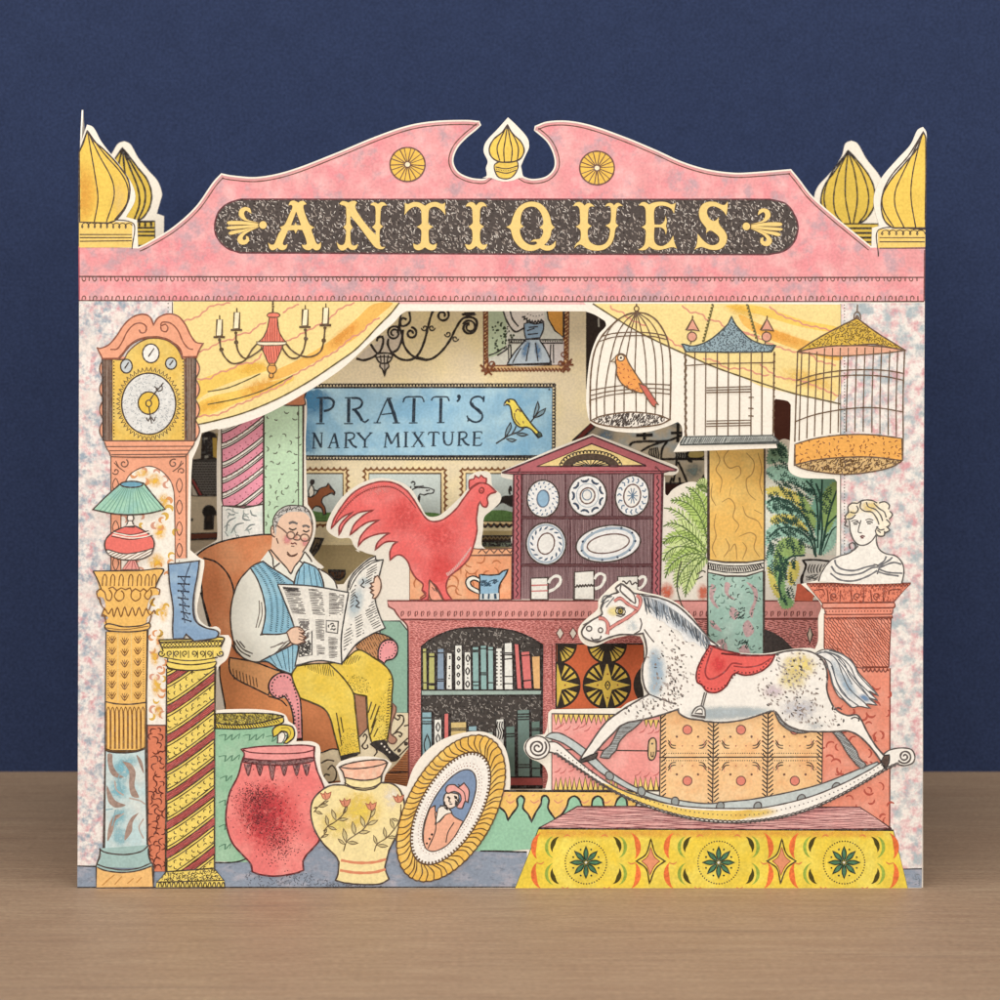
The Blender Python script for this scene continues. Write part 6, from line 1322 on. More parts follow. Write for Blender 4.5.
for i in range(17):
    u = i / 16; x, y = 640 + 110 * u, 680 - 130 * u ** 1.3; b.line('%g,%g %g,%g' % (x, y, x - 8 + 12 * u, y - 16), 1.0, ink('F6C4BC', fade=0))
b.line('70,430 90,385 150,310 220,258 300,235 370,240 430,280 480,340', .9, ROI)
b.line('545,740 548,700 580,740 610,790;560,720 590,770;510,750 530,765 500,790', 1.1, ROI)
cm = t.part('comb'); t.l += .5; cm.fill('745,245* 748,200 770,195 775,180 795,190 805,176 818,188 832,192 830,215* 790,215', RO, 1.2, ROI); ey = t.part('eye'); ey.line(ell(808, 252, 11, 14, 15), 1.3, ROI, closed=True); ey.dots('808,255', .9, ROI); b.line('838,275 870,262;850,270 880,262', 1, ROI)
lg = t.part('leg'); t.l += .5; lg.fill('548,700* 580,740 615,800* 560,800 545,770', paint('F2A084'), 1.1, BRN); lg.line('560,735 575,755;575,740 585,760', .9, BRN)
t.done()

# ------------------------------------------------------------------ plate dresser
t = Thing('dresser', 'dark red gabled plate dresser standing on the pink cabinet', 'dresser', 'B', 14)
b = t.part('back_panel'); Z(490, 430, .19); BP = paint('A8898A', mottle=.06); VL = ink('6E4A4E', fade=.1); DR = paint('B7666C', mottle=.07); DRI = ink('5E3036')
L = b.fill('!170,230 860,230 858,890 165,890', BP); b.hatch(L, 90, 1.35, VL, .75, .25); b.line('395,235 400,455;645,235 645,455;420,470 425,700', 1.2, DRI)
st = t.part('side_post'); st.fill('!125,228 168,228 162,892 118,892', DR, 1.2, DRI); st.wavy('146,240 142,885', 1.0, 7.5, DRI, 1.1)
st = t.part('side_post'); st.fill('!862,228 908,228 895,892 852,892', DR, 1.2, DRI); st.wavy('884,240 876,885', 1.0, 7.5, DRI, 1.1)
for y in (455, 705): s_ = t.part('shelf'); s_.fill('!168,%g 858,%g 858,%g 168,%g' % (y, y, y + 13, y + 13), paint('6E4A4A'), .8, DRI)
gb = t.part('gable'); t.l += 1; gb.fill('!62,225 540,32 985,210 900,228 125,232', DR, 1.3, DRI); gb.fill('!245,192 535,72 822,188', paint('F1D48C', mottle=.05), 1.2, DRI); gb.line('70,222 980,215;145,228 160,200;905,226 870,190', 1.0, DRI); gb.dots('155,212 872,198', 1.4, ink('8E3A42'))
Z(490, 430, .19); fn = t.part('fan', gb); arc = ell(530, 195, 150, 72, 0, 24, 180, 360); arcin = ell(530, 195, 100, 40, 0, 24, 360, 180); t.l += .4; fn.poly([smooth(arc + arcin, True)], paint('57483C', grain=.3), t.l); fn.wavy(ell(530, 195, 160, 82, 0, 24, 180, 360), 1.1, 3.6, DK, 1.0, shape='loop'); fn.line(ell(530, 195, 100, 40, 0, 24, 180, 360), .9, DK)
for i in range(11): a = math.radians(180 + 180 * (i + .5) / 11); fn.line('530,192 %g,%g' % (530 + 96 * math.cos(a), 193 + 38 * math.sin(a)), .9, DK)
t.done()
PL = paint('EFEFEA', mottle=.03); PB = ink('6F8CA8', fade=.1); PD = ink('3E5068')
def plate(label, cx, cy, rx, ry, rot, irx, iry, irot, deco):
    t, p = one('plate', label, 'plate', 'B', 34, 'plates on the dresser'); Z(490, 430, .19)
    p.fill(ell(cx, cy, rx, ry, rot, 34), PL, 1.3, INK); p.fill(ell(cx, cy, irx, iry, irot, 26), paint('EDEBE4'), 1.2, ink('7A5A50')); deco(p); t.done()
def d1(p):
    Z(490, 430, .19); p.fill(ell(279, 361, 30, 43), paint('94BAD4'), 1.0, PB)
    for r_, n in ((52, 14), (70, 18)):
        for i in range(n): a = 6.283 * i / n + r_; p.line('%g,%g %g,%g' % (279 + r_ * math.cos(a), 361 + r_ * 1.12 * math.sin(a), 279 + (r_ + 9) * math.cos(a + .1), 361 + (r_ + 9) * 1.12 * math.sin(a + .1)), 1.6, PB, taper=.4)
plate('round plate with a solid blue centre, upper left on the dresser', 279, 361, 84, 97, 0, 31, 44, 5, d1)
def d2(p):
    Z(490, 430, .19)
    for i in range(9): a = 6.283 * i / 9 + .35; cx, cy = 513 + 88 * math.cos(a), 346 + 94 * math.sin(a); p.line(ell(cx, cy, 22, 17, math.degrees(a) + 90, 8, 20, 160), 2.4, PD, taper=.5)
    p.wash(440, 360, 40, 30, 'B8CCDA', .7, grain=.4); p.wash(570, 380, 40, 30, 'B8CCDA', .7, grain=.4); p.wash(500, 280, 40, 25, 'B8CCDA', .6, grain=.4); p.line(ell(510, 342, 24, 26), .9, PB, closed=True); p.line(ell(513, 344, 58, 62), .7, ink('C2D2DC', fade=0), closed=True)
plate('round plate with dark scalloped rim, upper middle on the dresser', 513, 346, 100, 107, 0, 38, 42, 20, d2)
def d3(p):
    Z(490, 430, .19)
    for i in range(16): a = 6.283 * i / 16; c, s_ = math.cos(a), math.sin(a); p.line('%g,%g %g,%g %g,%g' % (748 + 56 * c, 346 + 72 * s_, 748 + 68 * math.cos(a + .12), 346 + 86 * math.sin(a + .12), 748 + 78 * c, 346 + 98 * s_), 1.1, PB)
    for i in range(5): a = math.radians(i * 36); p.line('%g,%g %g,%g' % (750 - 28 * math.cos(a), 346 - 42 * math.sin(a), 750 + 28 * math.cos(a), 346 + 42 * math.sin(a)), .8, PB)
plate('round plate with swirled spokes, upper right on the dresser', 748, 346, 88, 107, 8, 44, 60, 8, d3)
def d4(p):
    Z(490, 430, .19)
    for i in range(16):
        a = 6.283 * i / 16; q = [(295 + 76 * math.cos(a) , 598 + 82 * math.sin(a))]; x, y = q[0]; r_ = a + .9; Q = sp('%g,%g %g,%g %g,%g %g,%g' % (x - 14 * math.cos(r_), y - 14 * math.sin(r_), x - 5 * math.sin(r_), y + 5 * math.cos(r_), x + 14 * math.cos(r_), y + 14 * math.sin(r_), x + 5 * math.sin(r_), y - 5 * math.cos(r_)), True); p.poly([Q], paint('54677C', grain=.3), t.l if False else p.t.l + .3)
    p.line(ell(295, 598, 92, 98, 0, 30), 1.6, ink('B9CBD8', fade=0), closed=True)
plate('round plate ringed with dark blue leaves, lower left on the dresser', 295, 598, 104, 110, 0, 43, 56, 15, d4)
def d5(p):
    Z(490, 430, .19); p.line(ell(622, 598, 140, 78, -12, 36), 2.6, ink('B4C8D8', fade=0), closed=True); 
    for i in range(11): a = 6.283 * i / 11 + .2; r = math.radians(-12); x, y = 145 * math.cos(a), 82 * math.sin(a); p.dots('%g,%g' % (622 + x * math.cos(r) - y * math.sin(r), 598 + x * math.sin(r) + y * math.cos(r)), 1.2, PD)
plate('large oval platter with blue dotted rim on the dresser', 622, 598, 170, 95, -8, 112, 48, -10, d5)
def mug(label, q, hq, deco):
    t = Thing('mug', label, 'mug', 'B', 34, 'mugs on the dresser'); b = t.part('body'); Z(490, 430, .19); b.fill(q, paint('F0EADF', mottle=.03), 1.2, INK); deco(b); h = t.part('handle'); h.line(hq, 2.9, paint('F0EADF')); h.line(hq, .1, INK); 
    t.done()
mug('white mug with two pink stripes on the bottom dresser shelf', '!215,780 305,776 305,892 215,892', '305,850 340,835 370,800 368,775 345,768 318,785 308,805', lambda b: b.line('218,818 304,815;218,848 304,845', 1.3, ink('E58A84', fade=0)))
mug('taller white mug with a black dotted band', '!445,748 548,740 548,892 442,892', '552,835 580,825 602,790 602,765 580,755 560,765 550,785', lambda b: b.wavy('448,822 546,816', .9, 2.8, INK, 1.3, shape='sin'))
mug('white mug with a black squiggle, behind the horse\'s ears', '!672,772 778,768 778,892 670,892', '780,835 800,825 818,795 815,775 798,772 782,785', lambda b: b.wavy('680,810 720,800 775,812', 1.6, 6, INK, 1.2))

# ------------------------------------------------------------------ fern, yellow column, palm
t = Thing('fern', 'light green fern in a red pot between the dresser and the yellow column', 'fern', 'B', 7)
b = t.part('fronds'); Z(640, 430, .19); FG1 = paint('B4D06C', mottle=.08, grain=.2); FG2 = ink('5E7A34', k=1); FG3 = paint('D0E294', mottle=.08)
pot = t.part('pot'); b.last = None; pot.wash(140, 850, 50, 60, 'E06A48', .9, 0, .5); pot.wash(330, 855, 40, 60, 'E06A48', .8, 0, .5)
def frond(spine, ln, n, mat, imat, fl=1.0, curve=.55):
    S = sp(spine); R_ = resample(S, max(.8, sum(math.hypot(c[0] - a[0], c[1] - a[1]) for a, c in zip(S, S[1:])) / n))
    for i, pnt in enumerate(R_[:-1]):
        u = i / max(1, len(R_) - 1); tx, ty = tang(R_, i); l = ln * (.35 + .65 * math.sin(math.pi * min(1, .12 + u * .95)))
        for sd in (-1, 1):
            a = math.atan2(ty, tx) + sd * curve * fl * (1 - .3 * u); c, d = math.cos(a) * l, math.sin(a) * l; nx, ny = -d * .2, c * .2
            Q = smooth([(pnt[0], pnt[1], True), (pnt[0] + c * .5 + nx, pnt[1] + d * .5 + ny, False), (pnt[0] + c, pnt[1] + d + l * .12, True), (pnt[0] + c * .5 - nx, pnt[1] + d * .5 - ny, False)], True)
            b.poly([Q], mat, b.t.l + .2 * b.t.r.random()); 
            if b.t.r.random() < .8: b.ribbon([(pnt[0], pnt[1]), (pnt[0] + c, pnt[1] + d + l * .12)], imat, .6)
    b.ribbon(S, imat, 1.1); b.t.l += .3
for q in ('352,600 340,500 310,420 262,360 215,335', '354,500 340,420 315,355 275,315 240,300', '352,640 300,540 235,460 175,420 125,410', '352,560 320,470 270,400 205,370 160,372', '350,640 290,560 225,510 165,490 122,508', '348,650 280,590 210,560 150,570 120,600', '346,655 270,620 195,615 145,645 122,690', '346,660 275,650 205,675 155,720 132,780', '346,662 290,680 230,730 200,790 195,850', '348,668 300,710 265,770 245,830 238,880', '352,330 345,300 325,290 305,296'): frond(q, 11.0, 15, t.r.choice([FG1, FG1, FG3]), FG2, 1.0, .95)
b.line('220,690 200,760 195,830 215,910 235,950;300,760 330,740 345,750;290,790 330,770', 1.1, ink('5A5A44')); t.done()
t = Thing('column', 'yellow column with swirling marble lines and teal base above the horse\'s saddle', 'column', 'B', 20, kind='thing')
p = t.part('shaft'); Z(640, 430, .19); L = p.fill('!360,-700 655,-700 655,690 560,695 450,695 360,682', paint('F1BE5C', mottle=.06, blots=[('F5CB74', 44, .56, .14, 3)]), 1.2)
SW = ink('C99A52', fade=.05)
for q in ('400,110 420,160 400,210 430,260 420,330', '470,100 440,150 470,200 520,190 530,230 500,260', '560,120 600,170 590,230 560,260 570,330 610,370', '430,380 470,360 500,400 490,460 520,500 500,540', '400,440 390,500 400,560 380,620 400,670', '540,400 560,450 620,480 640,520', '620,120 640,200 630,280 645,340', '520,560 580,540 610,560 600,620 630,670', '450,570 470,620 440,670', '480,300 470,350', '600,420 640,440', '380,280 375,350 400,400', '470,640 500,600 510,680', '540,680 560,620 540,590'): p.line(q, 1.0, SW, taper=.4)
bd = t.part('collar'); t.l += 1; L = bd.fill('!358,684 450,697 560,697 652,684 652,742 560,768 450,768 356,750', paint('F0E9DB'), 1.2); bd.line('358,700 450,714 560,714 652,700;356,730 450,748 560,748 652,724', 1.0, DK); bd.rope('360,716 450,731 560,731 650,712', 4.6, 2.3, DK, 1.3)
ft = t.part('marble_foot'); t.l += 1; L = ft.fill('!356,752 450,770 560,770 652,744 650,1290 356,1290', paint('A3C9BA', mottle=.06, blots=[('B8D6C8', 24, .55, .1, 3)]), 1.2)
PKM = paint('C9A6A6', grain=.2, mottle=.08)
for q in ('375,810 400,830 385,880 415,940 390,925 365,880', '450,800 475,810 465,860 500,890 470,885 445,850', '560,800 610,830 620,880 600,940 590,990 575,960 600,890 590,840', '370,1000 400,1020 430,1060 400,1050 372,1030', '540,1030 570,1000 600,1060 560,1090', '400,1120 440,1100 460,1160 420,1180', '480,930 520,960 500,1000 470,970', '520,1150 560,1130 580,1190 545,1200'): t.l += .05; ft.poly([sp(q, True)], PKM, t.l)
ft.scratch(L, 90, 3.0, ink('4A6258'), .8); ft.curls(L, 30, 6, ink('7DA394', fade=0), 1.1, 5)
Z(700, 560, .23); ft.scratch(sp('!150,205 195,205 195,260 150,260', True), 26, 3, ink('2E443C'), .9, -50, 30); ft.scratch(sp('!165,345 210,345 210,385 165,385', True), 26, 3, ink('2E443C'), .9, -50, 30)
t.done()
t = Thing('potted_palm', 'teal and yellow green palm in a pale grey urn right of the yellow column', 'palm', 'B', 8)
b = t.part('foliage'); Z(760, 440, .18)
TP = paint('A3D2BE', mottle=.1, grain=.2); GPm = paint('9FC070', mottle=.1, grain=.2); YPm = paint('E2D568', mottle=.1); DPm = paint('86AE90', mottle=.1, grain=.25); PIK = ink('2E5246', k=1, fade=.1)
L0 = b.fill('30,20* 45,60 30,250 28,560 40,700 70,800 100,900 140,935 180,920 200,850 220,640 340,640 430,640* 428,215* 240,210 190,180 160,120 165,60 130,20 90,-5 60,0', paint('E6E8D8', mottle=.05))
for q, mat in (('60,30 100,10 140,30 160,90 165,130 100,120 45,140 40,90', DPm), ('40,160 90,140 160,150 240,210 300,260 290,330 230,270 150,230 60,220', TP), ('240,210 425,218 425,330 330,560 280,400 300,300', paint('86BFA8', mottle=.12)), ('40,270 100,255 180,280 240,320 290,420 300,470 240,420 180,350 100,310 40,305', YPm), ('210,290 260,330 310,440 300,500 250,420', GPm), ('35,340 90,320 170,340 240,410 290,500 300,560 240,480 160,420 60,400', TP), ('60,430 110,410 180,420 240,460 270,510 200,490 110,470 60,460', YPm), ('40,500 110,460 200,480 280,540 300,600 230,560 130,540 60,560 35,600', TP), ('110,560 180,540 250,590 240,640 160,650 110,720 90,820 75,760 70,660', GPm), ('110,660 160,650 140,760 150,860 190,900 160,940 120,930 95,850 90,760', paint('8DBB78', mottle=.1)), ('170,680 215,670 210,760 170,810 150,760', YPm), ('300,560 345,470 400,380 425,360 425,560 350,640 310,620', TP), ('350,300 425,230 425,420 360,520', paint('9CC070', mottle=.12)), ('40,620 70,580 75,680 60,760 40,700', TP), ('45,700 80,760 110,880 80,860 50,780', YPm)):
    R_ = resample(sp(q, True) + [sp(q, True)[0]], 1.5); J_ = []
    for i in range(len(R_) - 1):
        tx, ty = tang(R_, i); o = (1.1 if i % 2 else -1.1) * t.r.uniform(.5, 1.5); J_.append((R_[i][0] - ty * o, R_[i][1] + tx * o))
    L = b.fill(J_, mat, smoothed=True)
def squiggle(P, n, ang):
    for x, y in b.rand_in(P, n):
        a = math.radians(ang + t.r.uniform(-25, 25)); k = t.r.randint(2, 4); q = []
        for m_ in range(k * 2 + 1):
            u = (m_ - k) * 1.35; o = 1.15 if m_ % 2 else -1.15
            q.append((x + u * math.cos(a) - o * math.sin(a), y + u * math.sin(a) + o * math.cos(a), 0))
        if inside(L0, *q[0][:2]) and inside(L0, *q[-1][:2]): b.ribbon(smooth(q), PIK, .75)
for q, n, a in (('40,20 150,20 165,130 60,140', 34, 40), ('40,140 180,140 300,260 280,330 60,230', 62, 30), ('40,260 240,290 310,460 240,450 40,310', 60, 40), ('35,330 240,380 300,560 200,470 40,410', 62, 45), ('40,430 250,450 270,520 60,470', 30, 30), ('40,500 280,520 300,600 130,560 40,610', 46, 35), ('70,600 240,560 240,650 110,760 80,820', 60, 70), ('90,700 190,680 190,920 110,930', 46, 80), ('40,600 80,600 70,760 45,740', 14, 80), ('240,230 420,230 425,330 340,420 300,300', 30, 70)): squiggle(sp(q, True), int(n * .62), a)
st = t.part('stems'); st.line('330,640 345,500 340,380 345,220;320,600 320,400 300,280 255,225;345,600 370,480 425,420;310,650 300,560 240,420 160,345 90,325 40,345;305,640 280,560 200,495 110,490 50,540;250,640 170,650 120,710 105,800 120,890;355,560 380,420 425,280;330,500 335,320 310,240', 1.6, PIK); st.line('350,620 400,500 425,480;340,640 350,560 380,520', 1.2, PIK)
ur = t.part('urn'); t.l += 1; L = ur.fill('235,668* 300,665 390,674* 400,700 380,760 345,780 330,800 300,860* 260,830 235,790 240,740 255,700', paint('DAD6CE', mottle=.08), 1.7, DK)
for x in (270, 285, 300, 318, 336, 352): ur.line('%g,690 %g,720 %g,740' % (x + 8, x - 4, x + 2), 1.2, DK, taper=.4)
ur.line('238,672 255,690 245,730 228,770 235,810 265,840', 1.8, DK); ur.scratch(sp('!250,750 330,745 320,785 255,790', True), 26, 4, ink('6A6A66'), .8, -20, 20)
tc_ = t.part('saucer'); tc_.fill('205,800* 235,800 265,840 300,850 290,895* 190,892* 200,840', paint('D9694C', mottle=.1)); t.done()
SHEET_K = 1.16     # deeper sheets' colours lifted further, offsetting the shade they stand in
# ------------------------------------------------------------------ back wall sheet with sign and pictures
t = Thing('wall_sheet', 'tan wallpapered paper sheet behind the shop fittings', 'paper sheet', 'C', 0)
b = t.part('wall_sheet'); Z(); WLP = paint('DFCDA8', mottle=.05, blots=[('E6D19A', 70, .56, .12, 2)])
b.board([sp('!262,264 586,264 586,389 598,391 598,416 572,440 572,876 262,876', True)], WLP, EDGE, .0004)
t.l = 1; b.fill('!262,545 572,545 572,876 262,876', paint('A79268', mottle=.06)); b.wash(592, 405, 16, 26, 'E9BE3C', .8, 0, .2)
t.done()
t = Thing('shop_sign', 'long blue sign lettered PRATT\'S over NARY MIXTURE with a yellow canary', 'sign', 'C', 3)
b = t.part('board'); Z(300, 370, .1); SB = paint('93BBD0', mottle=.05, blots=[('7EAECB', 60, .52, .12, 3), ('A9CBD8', 40, .55, .1, 3)])
Z(); L = b.fill('!290,387.5 552.5,387 552,456.5 290,456', SB); b.wash(312, 400, 26, 22, '4A8AB4', .85, 0, .3); b.wash(305, 440, 18, 30, '5F9AC0', .6, 0, .3)
bb = t.part('border'); bb.line('!290,387.6 552.4,387.2 552,456.6 290,456', 1.5, DK); bb.wavy('!290,385 554.5,384.6 554,459 290,458.6', 1.0, 3.2, DK, 1.1, shape='loop'); bb.dots('549.3,389.6', 1.0, DK)
LT = ink('2A3A4A', fade=.15); lt = t.part('lettering', b); t.l += 1
def strokes(items):
    for q, wd in items: lt.line(q, wd, LT, wob=.1)
Z(300, 370, .1)
strokes([('213,285 210,525', 3.4), ('165,278 245,276', 1.0), ('160,536 246,536', 1.0), ('235,280 300,282 338,318 325,372 285,400 238,410', 2.0)])
strokes([('488,285 485,525', 3.4), ('448,278 520,276', 1.0), ('440,536 530,536', 1.0), ('515,280 590,284 622,320 605,368 560,390 520,398', 1.9), ('545,395 590,450 620,505', 3.0), ('620,505 650,522 688,492', 1.4)])
strokes([('875,285 840,360 770,525', 1.3), ('885,290 940,440 965,525', 3.5), ('735,528 810,528', 1.0), ('925,530 1000,528', 1.0), ('815,445 930,432', 1.1), ('868,282 918,282', 1.0)])
Z(390, 370, .1)
strokes([('242,280 235,520', 3.2), ('130,300 160,272 240,268 320,272 340,322', 1.3), ('130,325 145,285', 1.2), ('190,530 275,528', 1.0)])
strokes([('510,280 505,520', 3.0), ('412,305 435,272 510,268 575,272 592,312', 1.3), ('470,527 545,525', 1.0)])
strokes([('690,262 695,285 670,318', 1.7)]); lt.dots('690,268', 2.2, LT)
strokes([('940,260 935,320', 1.4), ('938,300 905,268 855,268 818,290 805,325 820,360 870,395 915,430 925,470 905,505 860,522 815,510 785,485', 1.7), ('812,330 830,362 880,400 915,435', 3.2), ('770,455 785,500', 1.4), ('772,512 800,500', 1.2)])
Z(300, 370, .1)
strokes([('140,630 135,780', 1.2), ('140,632 212,772', 2.3), ('218,635 214,778', 1.2), ('118,628 150,628', .8), ('200,628 232,628', .8), ('118,782 160,782', .8)])
strokes([('345,632 290,775', 1.1), ('345,632 378,770', 2.4), ('305,728 368,724', .9), ('275,778 315,778', .8), ('355,778 398,776', .8)])
strokes([('462,632 458,770', 2.3), ('440,628 480,626', .8), ('438,778 485,776', .8), ('470,630 520,628 545,650 530,685 475,702', 1.4), ('495,700 530,755 570,775', 1.9)])
strokes([('580,632 650,705', 2.2), ('712,628 650,705 648,768', 1.3), ('650,705 648,770', 2.0), ('560,628 605,628', .8), ('690,628 728,628', .8), ('625,774 678,772', .8)])
strokes([('865,632 850,770', 1.1), ('868,630 915,740', 2.0), ('975,632 915,740', 1.1), ('978,630 985,765', 2.2), ('835,772 870,772', .8), ('845,628 875,626', .8), ('960,772 1005,770', .8), ('970,628 995,628', .8)])
Z(390, 370, .1)
strokes([('160,625 158,765', 2.2), ('138,622 185,620', .8), ('135,770 182,768', .8)])
strokes([('240,630 330,760', 2.3), ('325,628 232,762', 1.1), ('218,625 262,624', .8), ('300,622 345,622', .8), ('212,768 252,766', .8), ('308,766 350,764', .8)])
strokes([('437,628 433,755', 2.2), ('382,650 390,626 437,622 485,624 492,645', 1.1), ('410,760 460,758', .8)])
strokes([('540,625 538,700 555,740 585,752 612,738 622,700 625,628', 1.3), ('540,625 538,695 550,735', 2.2), ('522,622 562,620', .8), ('608,622 645,620', .8)])
strokes([('695,625 690,750', 2.2), ('675,620 715,618', .8), ('672,756 718,754', .8), ('700,622 745,620 768,642 755,675 705,692', 1.4), ('725,690 758,738 795,752', 1.8)])
strokes([('845,625 840,750', 2.2), ('825,620 915,618 918,638', 1.0), ('845,682 895,678', 1.0), ('898,668 897,692', .8), ('825,755 905,752 918,728', 1.0)])
cn = t.part('canary', b); Z(480, 370, .1); t.l += 1; cn.fill('238,355* 250,325 275,298 310,292 345,302 370,340 420,410 470,480 520,545 560,590 618,655* 580,678* 520,600 470,572 410,575 360,545 325,480 310,400 295,355 265,345', paint('E9D24E', mottle=.08), 1.3, DK); cn.line('355,420 375,390 410,420;345,430 350,490 400,550;430,510 435,535;510,590 560,640', 1.0, BRN); cn.dots('288,315', 1.3, DK); cn.fill('565,640* 600,620 620,655 582,678*', paint('4A5A50'), .8, DK); cn.fill('!238,355 250,328 272,345', paint('E9E2CC'), .8, DK)
br = t.part('twig', b); br.line('160,735 230,690 300,650 380,620 440,580;250,680 270,600 305,525;320,640 350,590 360,560;500,530 540,480 600,430', 1.3, DK)
LFG = paint('7C98A4', mottle=.1); t.l += .5
for q in ('250,672* 262,600 305,525* 312,570 285,630', '262,690* 310,685 362,700* 320,718', '365,640* 420,630 480,645* 420,662', '530,490* 550,400 575,315* 592,370 570,430', '545,480* 590,420 658,385* 630,440'): br.fill(q, LFG, 1.0, DK)
t.done()
t = Thing('chandelier', 'black wrought iron scroll chandelier above the blue sign', 'chandelier', 'C', 3)
b = t.part('scrolls'); Z(340, 290, .18); IR = ink('3A3028', fade=.1)
b.fill('100,385 140,330 200,300 330,190 340,250 330,330 300,350 210,350 150,390', paint('CBBBA4', mottle=.06))
b.line('90,380 130,390 180,375 220,345 240,290 235,260 210,265 205,285;170,300 200,345 215,355;270,270 265,300 290,350 340,385 400,385 440,350 470,280 490,200 510,130 530,90;350,220 350,290 380,345 430,380 500,385 560,345 610,280 640,220 680,160 720,150 755,165 760,200 740,235 705,240 685,215 695,190 720,185', 2.4, IR)
b.line('345,100 330,200 345,260 320,330 285,350;420,370 470,385;385,120 390,170 370,195 340,200 335,170 350,155 370,165;330,190 320,240', 2.2, IR); b.spiral(395, 240, 34, 8, 1.3, -90, IR, 2.0); b.spiral(300, 240, 12, 40, 1.6, 90, IR, 1.8); b.spiral(570, 140, 38, 10, 1.3, -60, IR, 2.0, 1); b.spiral(720, 205, 40, 12, 1.2, 200, IR, 1.8)
for x, y in ((470, 210), (510, 210), (600, 245), (640, 270)): b.spiral(x, y, 18, 5, 1.1, 0 if x in (510, 640) else 180, IR, 1.2, 1 if x in (510, 640) else -1)
b.line('680,140 700,130 715,140 730,128 750,138;690,130 750,128', 2.2, IR); b.fill('675,135 715,128 755,135 715,142', paint('3A3028'), .8, IR)
cn = t.part('pendant'); t.l += 1; cn.fill('200,360 240,350 290,358 285,385 265,405 225,405 208,388', paint('C9BCA8', mottle=.1), 1.5, IR); cn.line('205,375 240,370 288,375;225,362 228,400;245,358 246,402;268,360 262,400', 1.2, IR); cn.fill('225,408* 268,408* 272,425 258,440 248,478* 236,440 222,425', paint('BBAE9C', mottle=.1), 1.4, IR); cn.line('248,410 248,470', 1, IR); t.done()
def frame(p, x0, y0, x1, y1, wd, fm=None):
    p.fill(rect(x0, y0, x1, y1), fm or paint('E4CA96', mottle=.08), 1.1, ink('7A4A26')); p.wavy('%g,%g %g,%g' % (x0, y0 - .5, x1, y0 - .5), 1.3, 6, ink('8A5526'), 1.4, shape='scallop'); p.wavy('%g,%g %g,%g' % (x1 + .6, y0, x1 + .6, y1), 1.3, 6, ink('8A5526'), 1.4, shape='scallop'); p.wavy('%g,%g %g,%g' % (x0 - .6, y1, x0 - .6, y0), 1.3, 6, ink('8A5526'), 1.4, shape='scallop'); p.wavy('%g,%g %g,%g' % (x1, y1 + .5, x0, y1 + .5), 1.3, 6, ink('8A5526'), 1.4, shape='scallop')
def racing(label, x0, x1, draw):
    t = Thing('picture', label, 'picture', 'C', 4, 'horse pictures in a row'); Z(); f = t.part('frame'); frame(f, x0, 469.5, x1, 525, 4)
    c = t.part('canvas'); c.fill(rect(x0 + 4, 473.5, x1 - 4, 521), paint('BFC8C2', mottle=.06), 1.2, ink('5A4028')); t.l += .5; xm = (x0 + x1) / 2
    c.fill('%g,521* %g,513 %g,510 %g,512 %g,514 %g,521*' % (x0 + 5, x0 + 12, xm, xm + 12, x1 - 5, x1 - 5), paint('5E8246', grain=.3, mottle=.15)); draw(t, c); t.done()
def r1(t, c):
    h = t.part('horse'); Z(320, 440, .2); HB = paint('8E5230', mottle=.1); t.l += .5
    Z(180, 410, .16); h.fill('700,600 720,560 770,530 815,545 850,525 872,492 915,478* 928,458* 940,476 968,512* 964,530 944,520 918,534 895,545 885,575 905,605 912,650* 896,655* 884,612 850,600 825,625 812,660* 800,655* 808,610 770,600 740,620 715,660* 700,655* 715,615', HB, 1.1, DK); h.line('935,480 948,498;948,515 962,520', .9, DK)
    h.fill('802,505* 818,470 832,480 838,520 820,545 806,540*', paint('E8E0D0'), 1.0, DK); h.fill('814,455 820,438 836,438 838,456 826,466', paint('3A3230'), .9, DK); h.line('832,500 860,505', 1.2, DK)
racing('horse race picture with brown horse and jockey, left of the three', 268, 347, r1)
def r2(t, c):
    h = t.part('horse'); Z(320, 440, .2); t.l += .5; h.fill('455,255 480,240 510,238 545,240 570,250* 565,265 540,268 520,275 500,270 490,300 495,330 470,330 450,290', paint('C4CBC6'), 1.1, DK); h.line('455,215 465,208 475,215 470,228;455,230 450,250;530,250 540,255;470,235 520,230;500,280 490,330', 1.3, DK); h.dots('545,250', .9, DK)
racing('horse race picture with pale horse, above the rooster\'s back', 365, 445, r2)
def r3(t, c):
    h = t.part('horse'); Z(410, 460, .12); t.l += .5; h.fill('700,395* 740,350 770,310 800,300 840,300 870,290 870,390 820,375 780,355 745,362 725,385', paint('2E2622', grain=.3), 1.0, DK); h.line('840,215 825,250 835,290;842,225 842,260', 1.6, DK)
racing('horse race picture with black horse, partly behind the dresser', 462, 540, r3)
t = Thing('picture', 'portrait of a woman in a blue dress in a twisted rope frame', 'picture', 'C', 4)
f = t.part('frame'); Z(470, 290, .17); FB = paint('D9B078', mottle=.08); f.fill('!78,-60 585,-60 578,470 82,478', FB, 1.0, BRN); FBI = ink('8A4A22')
for q in ('92,0 92,440', '568,0 565,430', '110,470 560,470'): f.rope(q, 4.0, 3.4, FBI, 1.6, .9)
f.wavy('92,100 92,440', 1.6, 7, FBI, 1.2); f.wavy('568,100 565,430', 1.6, 7, FBI, 1.2)
c = t.part('canvas'); t.l += 1; c.fill('!108,-40 552,-40 550,440 106,445', paint('D5D3C4', mottle=.06), 1.2, FBI); t.l += .4; c.fill('!108,-40 215,-40 215,320 170,380 108,400', paint('B9C7A4', mottle=.08)); c.fill('!430,-40 552,-40 550,280 500,240 460,170', paint('DB9A3C', mottle=.1), 1.3, DK); c.fill('!430,300 552,300 550,440 380,440', paint('D6CCC6'))
for x, y in c.rand_in(sp('130,200 190,190 250,240 260,310 180,360 140,330', True), 60): c.dot(x, y, t.r.uniform(.6, 1.4), ink('3E4A30'), 6)
